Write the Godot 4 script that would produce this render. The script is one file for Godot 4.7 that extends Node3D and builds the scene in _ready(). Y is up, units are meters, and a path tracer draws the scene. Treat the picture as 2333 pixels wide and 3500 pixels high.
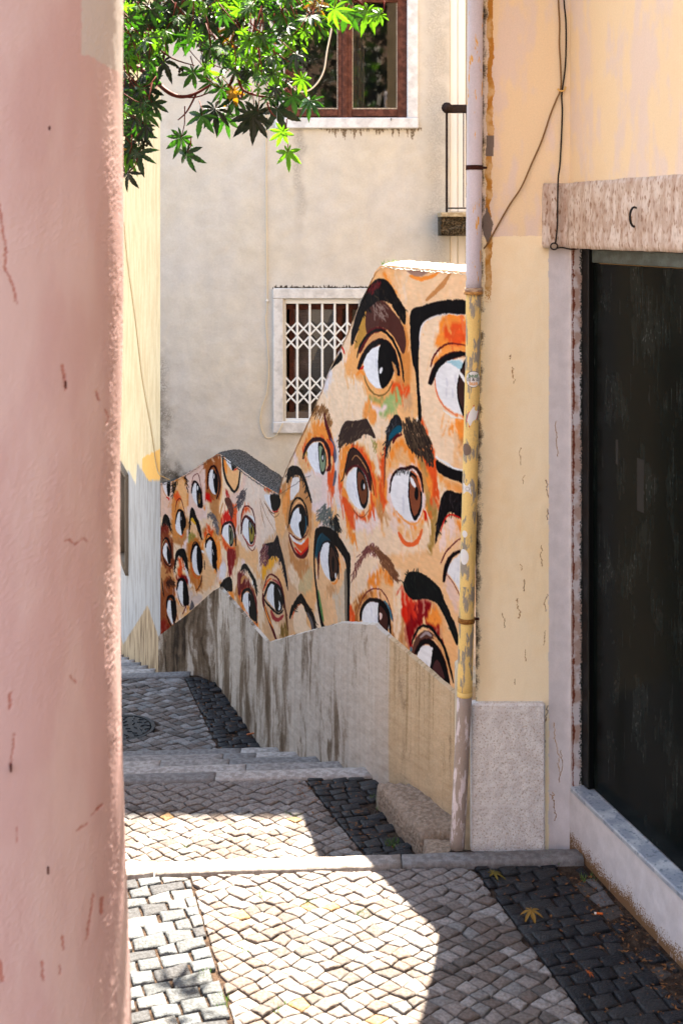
extends Node3D

# ---------------------------------------------------------------- measures
# A photograph pixel (2333 x 3500) gives a direction; depth d (metres in front of the
# camera) comes from the ground, wall or thing that the pixel lies on.
const CX := 1166.5
const HY := 775.0
const F := 4200.0
const EYE := 2.5
const FRONT_D := 4.97          # plane of the yellow house's narrow front
const BACK_D := 9.72           # plane of the grey house's front
const CORNER := Vector2(0.921, 4.97)   # corner of the yellow house (x, d)
const DOORDIR := Vector2(0.275, -0.9615)
# plan of the mural wall (x, d), right to left
const W := [Vector2(0.62, 5.15), Vector2(0.183, 6.008), Vector2(-0.922, 9.16), Vector2(-1.431, 9.72)]

var rng := RandomNumberGenerator.new()
var WS: Array = []             # running length at each corner of the mural wall

func P(u: float, v: float, d: float) -> Vector3:
	return Vector3((u - CX) / F * d, EYE - (v - HY) / F * d, -d)

func G(x: float, y: float, d: float) -> Vector3:
	return Vector3(x, y, -d)

func Y_at(v: float, d: float) -> float:
	return EYE - (v - HY) / F * d

# ---------------------------------------------------------------- nodes
func numbered(called: String) -> String:
	if not has_node(NodePath(called)):
		return called
	var i := 1
	while has_node(NodePath("%s_%03d" % [called, i])):
		i += 1
	return "%s_%03d" % [called, i]

func node(called: String, at: Vector3 = Vector3.ZERO) -> Node3D:
	var o := Node3D.new()
	o.name = numbered(called)
	add_child(o)
	o.position = at
	return o

func tag(o: Node, label: String, category: String, group: String = "") -> Node:
	o.set_meta("label", label)
	o.set_meta("category", category)
	if group != "":
		o.set_meta("group", group)
	return o

func obj(called: String, mesh: Mesh, m: Material, parent: Node = null) -> MeshInstance3D:
	var o := MeshInstance3D.new()
	o.mesh = mesh
	o.material_override = m
	if parent == null:
		o.name = numbered(called)
		add_child(o)
	else:
		o.name = called
		parent.add_child(o, true)
	return o

func structure(called: String, mesh: Mesh, m: Material) -> MeshInstance3D:
	var o := obj(called, mesh, m)
	o.set_meta("kind", "structure")
	return o

# ---------------------------------------------------------------- mesh helpers
func begin() -> SurfaceTool:
	var st := SurfaceTool.new()
	st.begin(Mesh.PRIMITIVE_TRIANGLES)
	return st

func done(st: SurfaceTool, smooth: bool = false) -> ArrayMesh:
	if smooth:
		st.index()
	st.generate_normals()
	return st.commit()

func tri(st: SurfaceTool, a: Vector3, b: Vector3, c: Vector3, hint: Vector3, ua := Vector2.ZERO, ub := Vector2.ZERO, uc := Vector2.ZERO) -> void:
	if (c - a).cross(b - a).dot(hint) < 0.0:
		var t := b
		b = c
		c = t
		var tu := ub
		ub = uc
		uc = tu
	st.set_uv(ua)
	st.add_vertex(a)
	st.set_uv(ub)
	st.add_vertex(b)
	st.set_uv(uc)
	st.add_vertex(c)

func quad(st: SurfaceTool, a: Vector3, b: Vector3, c: Vector3, d: Vector3, hint: Vector3, uv: Array = []) -> void:
	if uv.size() == 4:
		tri(st, a, b, c, hint, uv[0], uv[1], uv[2])
		tri(st, a, c, d, hint, uv[0], uv[2], uv[3])
	else:
		tri(st, a, b, c, hint)
		tri(st, a, c, d, hint)

# chamfered box, size s, centred on xf
func cbox(st: SurfaceTool, xf: Transform3D, s: Vector3, bev: float = 0.004) -> void:
	st.set_smooth_group(-1)
	var h := s * 0.5
	var b := minf(bev, minf(h.x, minf(h.y, h.z)) * 0.6)
	var axes := [Vector3.RIGHT, Vector3.UP, Vector3.BACK]
	for ax in 3:
		for sg in [-1.0, 1.0]:
			var n: Vector3 = axes[ax] * sg
			var p: Vector3 = axes[(ax + 1) % 3]
			var q: Vector3 = axes[(ax + 2) % 3]
			var c: Vector3 = n * h[ax]
			var pp: Vector3 = p * (h[(ax + 1) % 3] - b)
			var qq: Vector3 = q * (h[(ax + 2) % 3] - b)
			quad(st, xf * (c - pp - qq), xf * (c + pp - qq), xf * (c + pp + qq), xf * (c - pp + qq), xf.basis * n)
			# bevel strips toward +p and +q neighbours (each edge once)
			for s2 in [-1.0, 1.0]:
				var n2: Vector3 = p * s2
				var e1: Vector3 = c + p * s2 * (h[(ax + 1) % 3] - b)
				var e2: Vector3 = n * (h[ax] - b) + p * s2 * h[(ax + 1) % 3]
				quad(st, xf * (e1 - qq), xf * (e1 + qq), xf * (e2 + qq), xf * (e2 - qq), xf.basis * (n + n2))
	for sx in [-1.0, 1.0]:
		for sy in [-1.0, 1.0]:
			for sz in [-1.0, 1.0]:
				tri(st, xf * Vector3(sx * h.x, sy * (h.y - b), sz * (h.z - b)), xf * Vector3(sx * (h.x - b), sy * h.y, sz * (h.z - b)), xf * Vector3(sx * (h.x - b), sy * (h.y - b), sz * h.z), xf.basis * Vector3(sx, sy, sz))

func box_mesh(xf: Transform3D, s: Vector3, bev: float = 0.004) -> ArrayMesh:
	var st := begin()
	cbox(st, xf, s, bev)
	return done(st)

func at(p: Vector3) -> Transform3D:
	return Transform3D(Basis(), p)

func yaw(p: Vector3, a: float) -> Transform3D:
	return Transform3D(Basis(Vector3.UP, a), p)

# a box given by two opposite corners
func bb(a: Vector3, b: Vector3, bev: float = 0.004) -> ArrayMesh:
	return box_mesh(at((a + b) * 0.5), (b - a).abs(), bev)

# tube along a polyline
func tube(st: SurfaceTool, pts: Array, r0: float, r1: float, n: int = 8) -> void:
	st.set_smooth_group(0)
	var rings: Array = []
	var up := Vector3(0.13, 0.31, 0.94).normalized()
	for i in pts.size():
		var a: Vector3 = pts[maxi(i - 1, 0)]
		var b: Vector3 = pts[mini(i + 1, pts.size() - 1)]
		var t := (b - a).normalized()
		var x := up.cross(t)
		if x.length() < 0.1:
			x = Vector3.RIGHT.cross(t)
		x = x.normalized()
		var y := t.cross(x).normalized()
		var r := lerpf(r0, r1, float(i) / maxf(1.0, pts.size() - 1))
		var ring: Array = []
		for k in n:
			var an := TAU * k / n
			ring.append([pts[i] + (x * cos(an) + y * sin(an)) * r, x * cos(an) + y * sin(an)])
		rings.append(ring)
	for i in rings.size() - 1:
		for k in n:
			var k2 := (k + 1) % n
			quad(st, rings[i][k][0], rings[i + 1][k][0], rings[i + 1][k2][0], rings[i][k2][0], rings[i][k][1] + rings[i][k2][1])
	for e in [0, rings.size() - 1]:
		var c: Vector3 = pts[e]
		var nb: Vector3 = pts[1] if e == 0 else pts[e - 1]
		for k in n:
			tri(st, c, rings[e][k][0], rings[e][(k + 1) % n][0], c - nb)

func smooth_line(pts: Array, sub: int = 6) -> Array:
	var out: Array = []
	for i in pts.size() - 1:
		var p0 = pts[maxi(i - 1, 0)]
		var p1 = pts[i]
		var p2 = pts[i + 1]
		var p3 = pts[mini(i + 2, pts.size() - 1)]
		for k in sub:
			var t := float(k) / sub
			out.append(p1.cubic_interpolate(p2, p0, p3, t))
	out.append(pts[pts.size() - 1])
	return out

# ---------------------------------------------------------------- textures
func noise(sd: int, freq: float, oct: int = 4, kind: int = FastNoiseLite.TYPE_SIMPLEX_SMOOTH) -> FastNoiseLite:
	var n := FastNoiseLite.new()
	n.seed = sd
	n.frequency = freq
	n.noise_type = kind
	n.fractal_octaves = oct
	return n

func grey(sd: int, freq: float, w: int = 256, oct: int = 4, kind: int = FastNoiseLite.TYPE_SIMPLEX_SMOOTH) -> Image:
	var im := noise(sd, freq, oct, kind).get_seamless_image(w, w)
	im.convert(Image.FORMAT_L8)
	return im

# two noises through three colours (sRGB): a mottled tint
func mottle(sd: int, f1: float, f2: float, c0: Color, c1: Color, c2: Color, spots: float = 0.0, w: int = 256) -> ImageTexture:
	var a := grey(sd, f1, w, 4).get_data()
	var b := grey(sd + 7, f2, w, 3).get_data()
	var out := PackedByteArray()
	out.resize(w * w * 3)
	for i in w * w:
		var x := a[i] / 255.0
		var y := b[i] / 255.0
		var c := c0.lerp(c1, smoothstep(0.25, 0.75, x))
		c = c.lerp(c2, spots * smoothstep(0.55, 0.85, y))
		c = c * (0.94 + 0.12 * y)
		out[i * 3] = clampi(int(c.r * 255.0), 0, 255)
		out[i * 3 + 1] = clampi(int(c.g * 255.0), 0, 255)
		out[i * 3 + 2] = clampi(int(c.b * 255.0), 0, 255)
	var im := Image.create_from_data(w, w, false, Image.FORMAT_RGB8, out)
	im.generate_mipmaps()
	return ImageTexture.create_from_image(im)

var bump_cache := {}
func bump(sd: int, freq: float, oct: int = 4) -> ImageTexture:
	var k := [sd, freq, oct]
	if not bump_cache.has(k):
		bump_cache[k] = ImageTexture.create_from_image(grey(sd, freq, 256, oct))
	return bump_cache[k]

# tinted material: colour c (sRGB) times a mottled texture laid on by world position
func mat(c: Color, rough: float = 0.85, tint: Texture2D = null, per_m: float = 1.0, relief: Texture2D = null, relief_cm: float = 0.0) -> StandardMaterial3D:
	var m := StandardMaterial3D.new()
	m.albedo_color = c
	m.roughness = rough
	m.metallic_specular = 0.35
	if tint:
		m.albedo_texture = tint
	if relief:
		m.heightmap_enabled = true
		m.heightmap_texture = relief
		m.heightmap_scale = relief_cm
	if tint or relief:
		m.uv1_triplanar = true
		m.uv1_world_triplanar = true
		m.uv1_scale = Vector3.ONE * per_m
	return m

func uvmat(tex: Texture2D, rough: float = 0.85, relief: Texture2D = null, relief_cm: float = 0.0) -> StandardMaterial3D:
	var m := StandardMaterial3D.new()
	m.albedo_texture = tex
	m.roughness = rough
	m.metallic_specular = 0.3
	if relief:
		m.heightmap_enabled = true
		m.heightmap_texture = relief
		m.heightmap_scale = relief_cm
	return m

func S(r: float, g: float, b: float) -> Color:
	return Color(r, g, b)

# ================================================================ the painted wall: paint
const MR := 400.0              # texels per metre of the painting
const MY0 := -0.95
const MY1 := 2.40
# frames in which the outlines of the painting were read off the photograph: origin and pixel step
const FR := [[0, 0, 1.0], [1100, 880, 0.3444], [900, 1380, 0.2551], [1250, 1380, 0.2551], [900, 1750, 0.2551], [1250, 1850, 0.2551], [540, 1520, 0.1913], [740, 1700, 0.2211], [540, 1820, 0.1658]]
var canvas: Image
var CW := 0
var CH := 0
var soft_scale := 1.0
var halo := false

const PK := Color(0.06, 0.048, 0.052)
const PW := Color(0.90, 0.89, 0.89)
const CREAM := Color(0.93, 0.80, 0.67)
const PEACH := Color(0.92, 0.69, 0.46)
const ORANGE := Color(0.93, 0.55, 0.22)
const REDOR := Color(0.88, 0.33, 0.13)
const RED := Color(0.80, 0.10, 0.07)
const MAROON := Color(0.33, 0.07, 0.09)
const BROWN := Color(0.40, 0.23, 0.14)
const TAN := Color(0.76, 0.52, 0.31)
const OLIVE := Color(0.58, 0.49, 0.22)
const GREEN := Color(0.62, 0.68, 0.42)
const TEAL := Color(0.07, 0.30, 0.38)
const PINK := Color(0.92, 0.80, 0.76)
const PALE := Color(0.86, 0.82, 0.82)
const GREYB := Color(0.36, 0.33, 0.33)
const EYEBR := Color(0.20, 0.13, 0.11)

# a pixel of the photograph -> (s, y) on the wall
func on_wall(u: float, v: float) -> Vector2:
	var k := (u - CX) / F
	var i := 0 if u > 1294.0 else (1 if u > 744.0 else 2)
	var a: Vector2 = W[i]
	var b: Vector2 = W[i + 1]
	var slope := (b.x - a.x) / (b.y - a.y)
	var d := (a.x - slope * a.y) / (k - slope)
	return Vector2(WS[i] + (d - a.y) / (b.y - a.y) * (WS[i + 1] - WS[i]), Y_at(v, d))

func texel(f: int, x: float, y: float) -> Vector2:
	var o: Array = FR[f]
	var p := on_wall(o[0] + x * o[2], o[1] + y * o[2])
	return Vector2(p.x * MR, (MY1 - p.y) * MR) * soft_scale

func scan(pts: PackedVector2Array, c: Color) -> void:
	var lo := 1e9
	var hi := -1e9
	for p in pts:
		lo = minf(lo, p.y)
		hi = maxf(hi, p.y)
	var w := canvas.get_width()
	var n := pts.size()
	for y in range(maxi(0, int(floor(lo))), mini(canvas.get_height(), int(ceil(hi)) + 1)):
		var yy := y + 0.5
		var xs: Array[float] = []
		for i in n:
			var a := pts[i]
			var b := pts[(i + 1) % n]
			if (a.y <= yy) != (b.y <= yy):
				xs.append(a.x + (yy - a.y) / (b.y - a.y) * (b.x - a.x))
		xs.sort()
		for i in range(0, xs.size() - 1, 2):
			var x0 := clampi(int(round(xs[i])), 0, w)
			var x1 := clampi(int(round(xs[i + 1])), 0, w)
			if x1 > x0:
				canvas.fill_rect(Rect2i(x0, y, x1 - x0, 1), c)

func curve_closed(f: int, q: Array) -> PackedVector2Array:
	var n := q.size() / 2
	var pts: Array[Vector2] = []
	for i in n:
		pts.append(texel(f, q[2 * i], q[2 * i + 1]))
	var out := PackedVector2Array()
	for i in n:
		for k in 4:
			out.append(pts[i].cubic_interpolate(pts[(i + 1) % n], pts[(i + n - 1) % n], pts[(i + 2) % n], k / 4.0))
	return out

func vary(c: Color, a: float) -> Color:
	var t := rng.randf_range(-a, a)
	return Color(clampf(c.r + t, 0, 1), clampf(c.g + t, 0, 1), clampf(c.b + t, 0, 1))

# filled shape
func fl(f: int, c: Color, q: Array) -> void:
	if halo:
		return
	scan(curve_closed(f, q), c)

# brush stroke with tapering ends; w is in the frame's own units
func br(f: int, c: Color, w: float, q: Array, taper: float = 0.25) -> void:
	if halo:
		return
	var n := q.size() / 2
	var pts: Array = []
	for i in n:
		pts.append(Vector2(q[2 * i], q[2 * i + 1]))
	var line := smooth_line(pts, 5)
	var left := PackedVector2Array()
	var right := PackedVector2Array()
	var m := line.size()
	for i in m:
		var t: Vector2 = (line[mini(i + 1, m - 1)] - line[maxi(i - 1, 0)]).normalized()
		var nn := Vector2(-t.y, t.x)
		var g := float(i) / (m - 1)
		var ww := w * 0.5 * (taper + (1.0 - taper) * pow(sin(PI * clampf(g, 0.02, 0.98)), 0.6)) * rng.randf_range(0.93, 1.07)
		var a: Vector2 = line[i] + nn * ww
		var b: Vector2 = line[i] - nn * ww
		left.append(texel(f, a.x, a.y))
		right.append(texel(f, b.x, b.y))
	right.reverse()
	left.append_array(right)
	scan(left, c)

# short bristle marks inside and around an outline, along direction dir (degrees, 0 = right, 90 = down)
func hairs(f: int, q: Array, c: Color, c2: Color, count: int, length: float, dir: float, spread: float = 30.0) -> void:
	if halo:
		return
	var n := q.size() / 2
	var poly := PackedVector2Array()
	var lo := Vector2(1e9, 1e9)
	var hi := -lo
	for i in n:
		var p := Vector2(q[2 * i], q[2 * i + 1])
		poly.append(p)
		lo = lo.min(p)
		hi = hi.max(p)
	var made := 0
	var tries := 0
	while made < count and tries < count * 12:
		tries += 1
		var p := Vector2(rng.randf_range(lo.x, hi.x), rng.randf_range(lo.y, hi.y))
		if not Geometry2D.is_point_in_polygon(p, poly):
			continue
		made += 1
		var an := deg_to_rad(dir + rng.randf_range(-spread, spread))
		var e := p + Vector2(cos(an), sin(an)) * length * rng.randf_range(0.5, 1.2)
		var m := (p + e) * 0.5 + Vector2(rng.randf_range(-1, 1), rng.randf_range(-1, 1)) * length * 0.1
		br(f, c.lerp(c2, rng.randf() * rng.randf()), length * 0.13, [p.x, p.y, m.x, m.y, e.x, e.y], 0.2)

func brow(f: int, q: Array, dir: float, c: Color = PK, c2: Color = Color(0.30, 0.22, 0.16), length: float = 70.0) -> void:
	fl(f, c, q)
	hairs(f, q, c, c2, 60, length, dir)

func oval(f: int, c: Color, x: float, y: float, rx: float, ry: float, lean: float = 0.0) -> void:
	if halo:
		return
	var pts := PackedVector2Array()
	for i in 28:
		var a := TAU * i / 28.0
		var py := sin(a) * ry
		pts.append(texel(f, x + cos(a) * rx + py * lean, y + py))
	scan(pts, c)

# an eye: lid line, white, iris, highlight
func eye(f: int, white: Array, iris: Array, lid: Array, lid_w: float, iris_c: Color = PK, lid_c: Color = PK) -> void:
	if halo:
		# the flush of colour that the painter laid round every eye before drawing it
		var m := white.size() / 2
		var c := Vector2.ZERO
		for i in m:
			c += Vector2(white[2 * i], white[2 * i + 1]) / m
		var up: float = (white[0] - c.x) * 0.35
		for e in [[2.1, [PEACH, PEACH, PINK, TAN][rng.randi() % 4], 0.0], [1.7, [ORANGE, PEACH, TAN, REDOR, BROWN.lerp(ORANGE, 0.5)][rng.randi() % 5], 1.0], [1.42, [ORANGE, REDOR, TAN][rng.randi() % 3], 0.7], [1.22, [PEACH, CREAM, PINK][rng.randi() % 3], 0.2]]:
			var pts := PackedVector2Array()
			for i in m:
				var p: Vector2 = c + (Vector2(white[2 * i], white[2 * i + 1]) - c) * e[0] + Vector2(0, up * e[2])
				pts.append(texel(f, p.x, p.y))
			scan(pts, e[1])
		return
	br(f, lid_c.lerp(MAROON, 0.5), lid_w * 1.5, lid, 0.3)
	fl(f, PW, white)
	var n := white.size() / 2
	var wc := Vector2.ZERO
	for i in n:
		wc += Vector2(white[2 * i], white[2 * i + 1]) / n
	var sc := absf(white[0] - wc.x)
	for i in 5:  # grey brush marks on the white
		var p := wc + Vector2(rng.randf_range(-0.4, 0.4), rng.randf_range(-0.8, 0.8)) * sc
		br(f, Color(0.84, 0.83, 0.85), sc * 0.12, [p.x, p.y, p.x + sc * 0.04, p.y + sc * 0.6], 0.2)
	fl(f, PK, iris)
	if iris_c != PK:
		var m := iris.size() / 2
		var c := Vector2.ZERO
		for i in m:
			c += Vector2(iris[2 * i], iris[2 * i + 1]) / m
		var q: Array = []
		for i in m:
			var p := c + (Vector2(iris[2 * i], iris[2 * i + 1]) - c) * 0.80
			q.append_array([p.x, p.y])
		fl(f, iris_c, q)
	br(f, lid_c, lid_w, lid, 0.3)

func paint_soft() -> void:
	canvas.fill(CREAM)
	for i in 260:
		var x := rng.randf_range(0, canvas.get_width())
		var y := rng.randf_range(0, canvas.get_height())
		var c: Color = [CREAM, PEACH, PINK, PALE, Color(0.96, 0.92, 0.88)][rng.randi() % 5]
		scan(PackedVector2Array([Vector2(x - 4, y), Vector2(x + 1, y - 9), Vector2(x + 5, y + 2), Vector2(x, y + 10)]), c)
	halo = true
	paint_crisp()
	halo = false
	# broad fields of colour, right part
	fl(0, PEACH, [1295, 900, 1420, 900, 1420, 1500, 1300, 1560, 1180, 1500, 1180, 1250])
	fl(0, CREAM.lerp(PEACH, 0.35), [1360, 890, 1620, 890, 1620, 1080, 1400, 1080])
	fl(0, CREAM, [1150, 1290, 1260, 1300, 1330, 1480, 1200, 1520, 1120, 1480, 1080, 1420])
	fl(0, PEACH.lerp(CREAM, 0.3), [1320, 1900, 1560, 1850, 1560, 2350, 1450, 2270, 1330, 2120, 1300, 2000])
	fl(0, PEACH.lerp(CREAM, 0.4), [1500, 1650, 1620, 1600, 1620, 2100, 1520, 2000])
	fl(0, PEACH, [950, 1700, 1060, 1700, 1080, 2000, 1060, 2160, 960, 2190, 940, 1900])
	fl(0, CREAM.lerp(PALE, 0.4), [830, 1620, 960, 1740, 990, 1900, 880, 1950, 820, 1830])
	fl(0, CREAM.lerp(TAN, 0.45), [900, 1860, 1000, 1800, 1030, 1900, 1020, 2140, 920, 2180, 900, 2020])
	fl(0, PINK.lerp(PALE, 0.3), [1040, 1620, 1130, 1600, 1140, 1720, 1080, 1760, 1040, 1700])
	# around the great eye
	fl(1, PEACH.lerp(ORANGE, 0.3), [300, 900, 230, 1250, 420, 1480, 700, 1480, 880, 1300, 860, 760, 760, 640, 420, 700])
	fl(1, TAN.lerp(ORANGE, 0.5), [800, 640, 870, 900, 860, 1350, 780, 1400, 720, 1200, 790, 900])
	fl(1, CREAM, [180, 1230, 400, 1230, 460, 1600, 140, 1640])
	fl(1, REDOR, [690, 1250, 850, 1250, 870, 1390, 730, 1410])
	fl(1, GREEN, [600, 1440, 720, 1320, 780, 1390, 700, 1540, 560, 1570])
	fl(1, GREEN.lerp(OLIVE, 0.5), [470, 1350, 560, 1390, 620, 1370, 560, 1440, 480, 1420])
	fl(1, ORANGE.lerp(PEACH, 0.3), [440, 1420, 560, 1490, 520, 1660, 420, 1610])
	fl(1, PINK, [480, 1420, 560, 1490, 650, 1440, 620, 1520, 540, 1540])
	fl(1, ORANGE, [600, 110, 640, 170, 740, 340, 680, 300, 610, 190])
	fl(1, TAN.lerp(CREAM, 0.4), [820, 1380, 890, 1380, 880, 1500, 810, 1480])
	# behind the spectacle lens
	fl(1, CREAM, [1000, 620, 1420, 560, 1420, 1742, 1050, 1742, 960, 1200])
	fl(1, ORANGE, [1190, 590, 1420, 570, 1420, 870, 1120, 870, 1150, 760])
	fl(1, REDOR, [1220, 700, 1420, 640, 1420, 840, 1260, 850])
	fl(1, ORANGE.lerp(PEACH, 0.3), [1100, 1050, 1180, 930, 1300, 870, 1420, 890, 1420, 960, 1240, 980, 1140, 1080])
	fl(1, ORANGE, [1260, 1660, 1430, 1590, 1430, 1760, 1290, 1760])
	# green eye
	fl(2, ORANGE, [590, 560, 600, 400, 660, 280, 780, 210, 880, 300, 960, 540, 960, 760, 880, 620, 830, 470, 700, 440])
	fl(2, PINK, [560, 980, 880, 950, 900, 1200, 720, 1300, 600, 1150])
	fl(2, CREAM.lerp(PALE, 0.5), [560, 1000, 760, 960, 780, 1250, 640, 1300])
	fl(2, REDOR, [860, 920, 960, 880, 950, 1100, 920, 1300, 890, 1200])
	# brown eye
	fl(2, ORANGE, [1030, 620, 1200, 520, 1340, 590, 1470, 800, 1540, 1050, 1530, 1400, 1440, 1240, 1400, 1000, 1300, 800, 1130, 640, 1080, 1000, 1020, 1000])
	fl(2, REDOR, [1150, 560, 1280, 560, 1420, 760, 1510, 1050, 1490, 1200, 1400, 900, 1290, 700])
	fl(2, CREAM, [1330, 420, 1440, 440, 1540, 700, 1560, 1000, 1450, 760])
	fl(2, REDOR, [1040, 1260, 1150, 1310, 1210, 1500, 1240, 1660, 1150, 1600, 1080, 1450])
	fl(2, ORANGE, [1080, 1440, 1140, 1560, 1240, 1800, 1190, 1860, 1120, 1680])
	# eye below it
	fl(2, TAN, [250, 1100, 420, 960, 560, 1000, 650, 1320, 640, 1750, 590, 1760, 340, 1700, 280, 1500])
	fl(2, ORANGE, [300, 1200, 370, 1100, 350, 1320, 310, 1500, 290, 1740, 262, 1620, 270, 1400])
	fl(4, TAN, [340, 400, 440, 600, 600, 620, 620, 740, 560, 880, 450, 860, 380, 700])
	fl(4, CREAM, [340, 700, 420, 740, 500, 960, 480, 1060, 360, 900])
	fl(4, CREAM.lerp(OLIVE, 0.35), [520, 880, 640, 720, 670, 980, 560, 1080, 470, 1020])
	# oval spectacles
	fl(4, PEACH.lerp(CREAM, 0.35), [720, 380, 760, 300, 850, 310, 1000, 480, 1090, 640, 1120, 800, 1140, 1480, 820, 1520, 760, 1200, 720, 900])
	fl(4, TAN.lerp(CREAM, 0.3), [860, 960, 960, 980, 940, 1090, 870, 1130])
	fl(4, CREAM.lerp(TEAL, 0.12), [930, 1080, 1010, 1050, 1090, 900, 1095, 1450, 1000, 1470, 950, 1240])
	fl(4, REDOR, [1160, 1250, 1220, 1320, 1225, 1480, 1140, 1480])
	# arch to the right of them
	fl(4, CREAM, [1290, 780, 1420, 600, 1540, 520, 1560, 640, 1430, 820, 1320, 970, 1250, 1020])
	fl(4, ORANGE, [1390, 970, 1430, 860, 1568, 760, 1568, 960, 1430, 1000])
	fl(5, ORANGE, [50, 530, 200, 360, 330, 420, 375, 590, 320, 580, 200, 450, 80, 600])
	fl(5, ORANGE.lerp(PEACH, 0.4), [110, 640, 170, 650, 160, 760, 100, 750])
	# big eye of the right part
	fl(3, PEACH, [300, 560, 430, 480, 540, 510, 640, 620, 760, 950, 860, 1150, 860, 1400, 760, 1150, 700, 860, 480, 820, 340, 900, 260, 1000])
	fl(3, ORANGE, [330, 640, 430, 490, 540, 520, 640, 620, 680, 800, 620, 800, 540, 640, 430, 600, 340, 800, 300, 900])
	fl(3, REDOR, [690, 190, 740, 200, 830, 400, 890, 580, 940, 720, 960, 900, 950, 1050, 990, 1260, 960, 1390, 890, 1200, 830, 960, 760, 860, 640, 620, 720, 640, 860, 740, 850, 560, 780, 380])
	fl(3, ORANGE, [640, 640, 760, 780, 880, 1000, 900, 1240, 820, 1120, 740, 930, 660, 800])
	fl(3, OLIVE.lerp(TAN, 0.4), [760, 1020, 830, 1130, 890, 1400, 965, 1400, 945, 1650, 930, 1800, 890, 1960, 820, 1960, 815, 1720, 870, 1650, 840, 1450])
	fl(3, OLIVE.lerp(TAN, 0.6), [660, 640, 720, 640, 800, 860, 840, 1000, 790, 960, 720, 800])
	fl(3, CREAM, [250, 1400, 330, 1380, 430, 1560, 640, 1680, 800, 1560, 850, 1700, 780, 1960, 300, 1960])
	fl(3, PINK.lerp(CREAM, 0.4), [270, 1400, 340, 1420, 440, 1580, 420, 1720, 330, 1640])
	fl(3, PEACH, [430, 1620, 600, 1680, 750, 1600, 740, 1760, 590, 1830, 470, 1770])
	fl(3, ORANGE.lerp(PEACH, 0.5), [950, 900, 1050, 970, 1300, 1080, 1300, 1180, 1100, 1110, 1000, 1040])
	fl(3, CREAM, [970, 1120, 1080, 1080, 1060, 1200, 1000, 1280])
	fl(3, ORANGE, [1100, 1500, 1300, 1560, 1300, 1720, 1230, 1620])
	fl(3, PINK, [1010, 1760, 1080, 1560, 1200, 1560, 1260, 1700, 1120, 1800, 1000, 1950])
	# red eye
	fl(5, RED.lerp(REDOR, 0.3), [470, 600, 530, 640, 640, 780, 700, 780, 680, 880, 600, 980, 540, 1100, 480, 1000])
	fl(5, Color(0.52, 0.06, 0.08), [690, 780, 870, 790, 860, 1080, 950, 1150, 1030, 1320, 900, 1180, 760, 1120, 660, 1180, 620, 1300, 600, 1410, 555, 1360, 535, 1150, 620, 950])
	fl(5, ORANGE, [850, 890, 960, 860, 1010, 1000, 1000, 1160, 920, 1110, 815, 1060])
	fl(5, TAN, [465, 700, 500, 1100, 545, 1350, 600, 1430, 480, 1390, 455, 1300])
	fl(5, PEACH, [940, 830, 1060, 1000, 1200, 1300, 1230, 1900, 1150, 1850, 1080, 1500, 1000, 1250, 1000, 1000])
	fl(5, CREAM, [380, 420, 470, 420, 460, 1300, 380, 1240, 370, 800])
	fl(5, PINK.lerp(TAN, 0.2), [1060, 430, 1150, 540, 1270, 760, 1270, 1000, 1170, 860, 1080, 620])
	# the part past the stairs
	fl(7, PINK.lerp(CREAM, 0.5), [600, 60, 700, 60, 700, 700, 640, 1000, 600, 700])
	fl(7, PINK.lerp(TAN, 0.3), [40, 1000, 140, 950, 150, 1160, 60, 1300, 10, 1250])
	fl(7, PEACH.lerp(CREAM, 0.2), [330, 650, 480, 820, 640, 800, 620, 1150, 480, 1000, 340, 900])
	fl(7, CREAM, [620, 1300, 700, 1280, 720, 1600, 760, 2000, 660, 1960, 640, 1600])
	fl(7, TAN, [270, 740, 350, 760, 340, 980, 280, 1060])
	fl(7, RED, [80, 330, 150, 200, 230, 270, 310, 430, 290, 470, 200, 380, 90, 450])
	fl(7, REDOR, [255, 90, 315, 70, 325, 300, 300, 540, 265, 430])
	fl(7, REDOR, [80, 600, 140, 700, 240, 790, 300, 800, 280, 860, 180, 850, 110, 720])
	fl(7, Color(0.5, 0.06, 0.08), [175, 800, 295, 800, 295, 950, 262, 1100, 215, 1220, 185, 1050])
	fl(7, ORANGE, [-20, 640, 40, 620, 40, 1000, 0, 1120, -30, 900])
	fl(7, REDOR, [385, 360, 400, 200, 480, 140, 560, 210, 500, 200, 430, 270, 400, 350])
	fl(7, ORANGE.lerp(Color(0.95, 0.75, 0.1), 0.5), [740, 1010, 860, 920, 960, 930, 860, 1070, 800, 1130, 720, 1260])
	fl(7, CREAM, [870, 1060, 960, 1010, 985, 1130, 900, 1170])
	fl(7, PEACH, [900, 1160, 1000, 1080, 1060, 1300, 1080, 1600, 1020, 1400, 960, 1250])
	fl(7, Color(0.42, 0.12, 0.12), [330, 1220, 380, 1120, 460, 1200, 550, 1380, 625, 1560, 645, 1800, 630, 1970, 590, 1700, 540, 1480, 470, 1390, 400, 1440, 355, 1520])
	fl(7, OLIVE.lerp(BROWN, 0.4), [1000, 1990, 1095, 1950, 1105, 2150, 1020, 2160])
	fl(7, CREAM, [840, 1900, 960, 1950, 1000, 2080, 940, 2140, 860, 2000])
	fl(7, CREAM.lerp(TAN, 0.5), [720, 1900, 840, 2100, 840, 2260, 740, 2160])
	fl(7, ORANGE, [150, 1470, 210, 1400, 275, 1500, 275, 1610, 200, 1540])
	fl(7, ORANGE.lerp(PEACH, 0.4), [1030, 20, 1100, 20, 1060, 540, 1020, 500])
	fl(7, PEACH, [900, 230, 1040, 200, 1060, 560, 960, 600])
	# left panel, round the corner
	fl(6, Color(0.62, 0.34, 0.16), [840, 330, 1110, 140, 1150, 600, 1110, 960, 1040, 1020, 890, 930, 850, 600])
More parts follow.
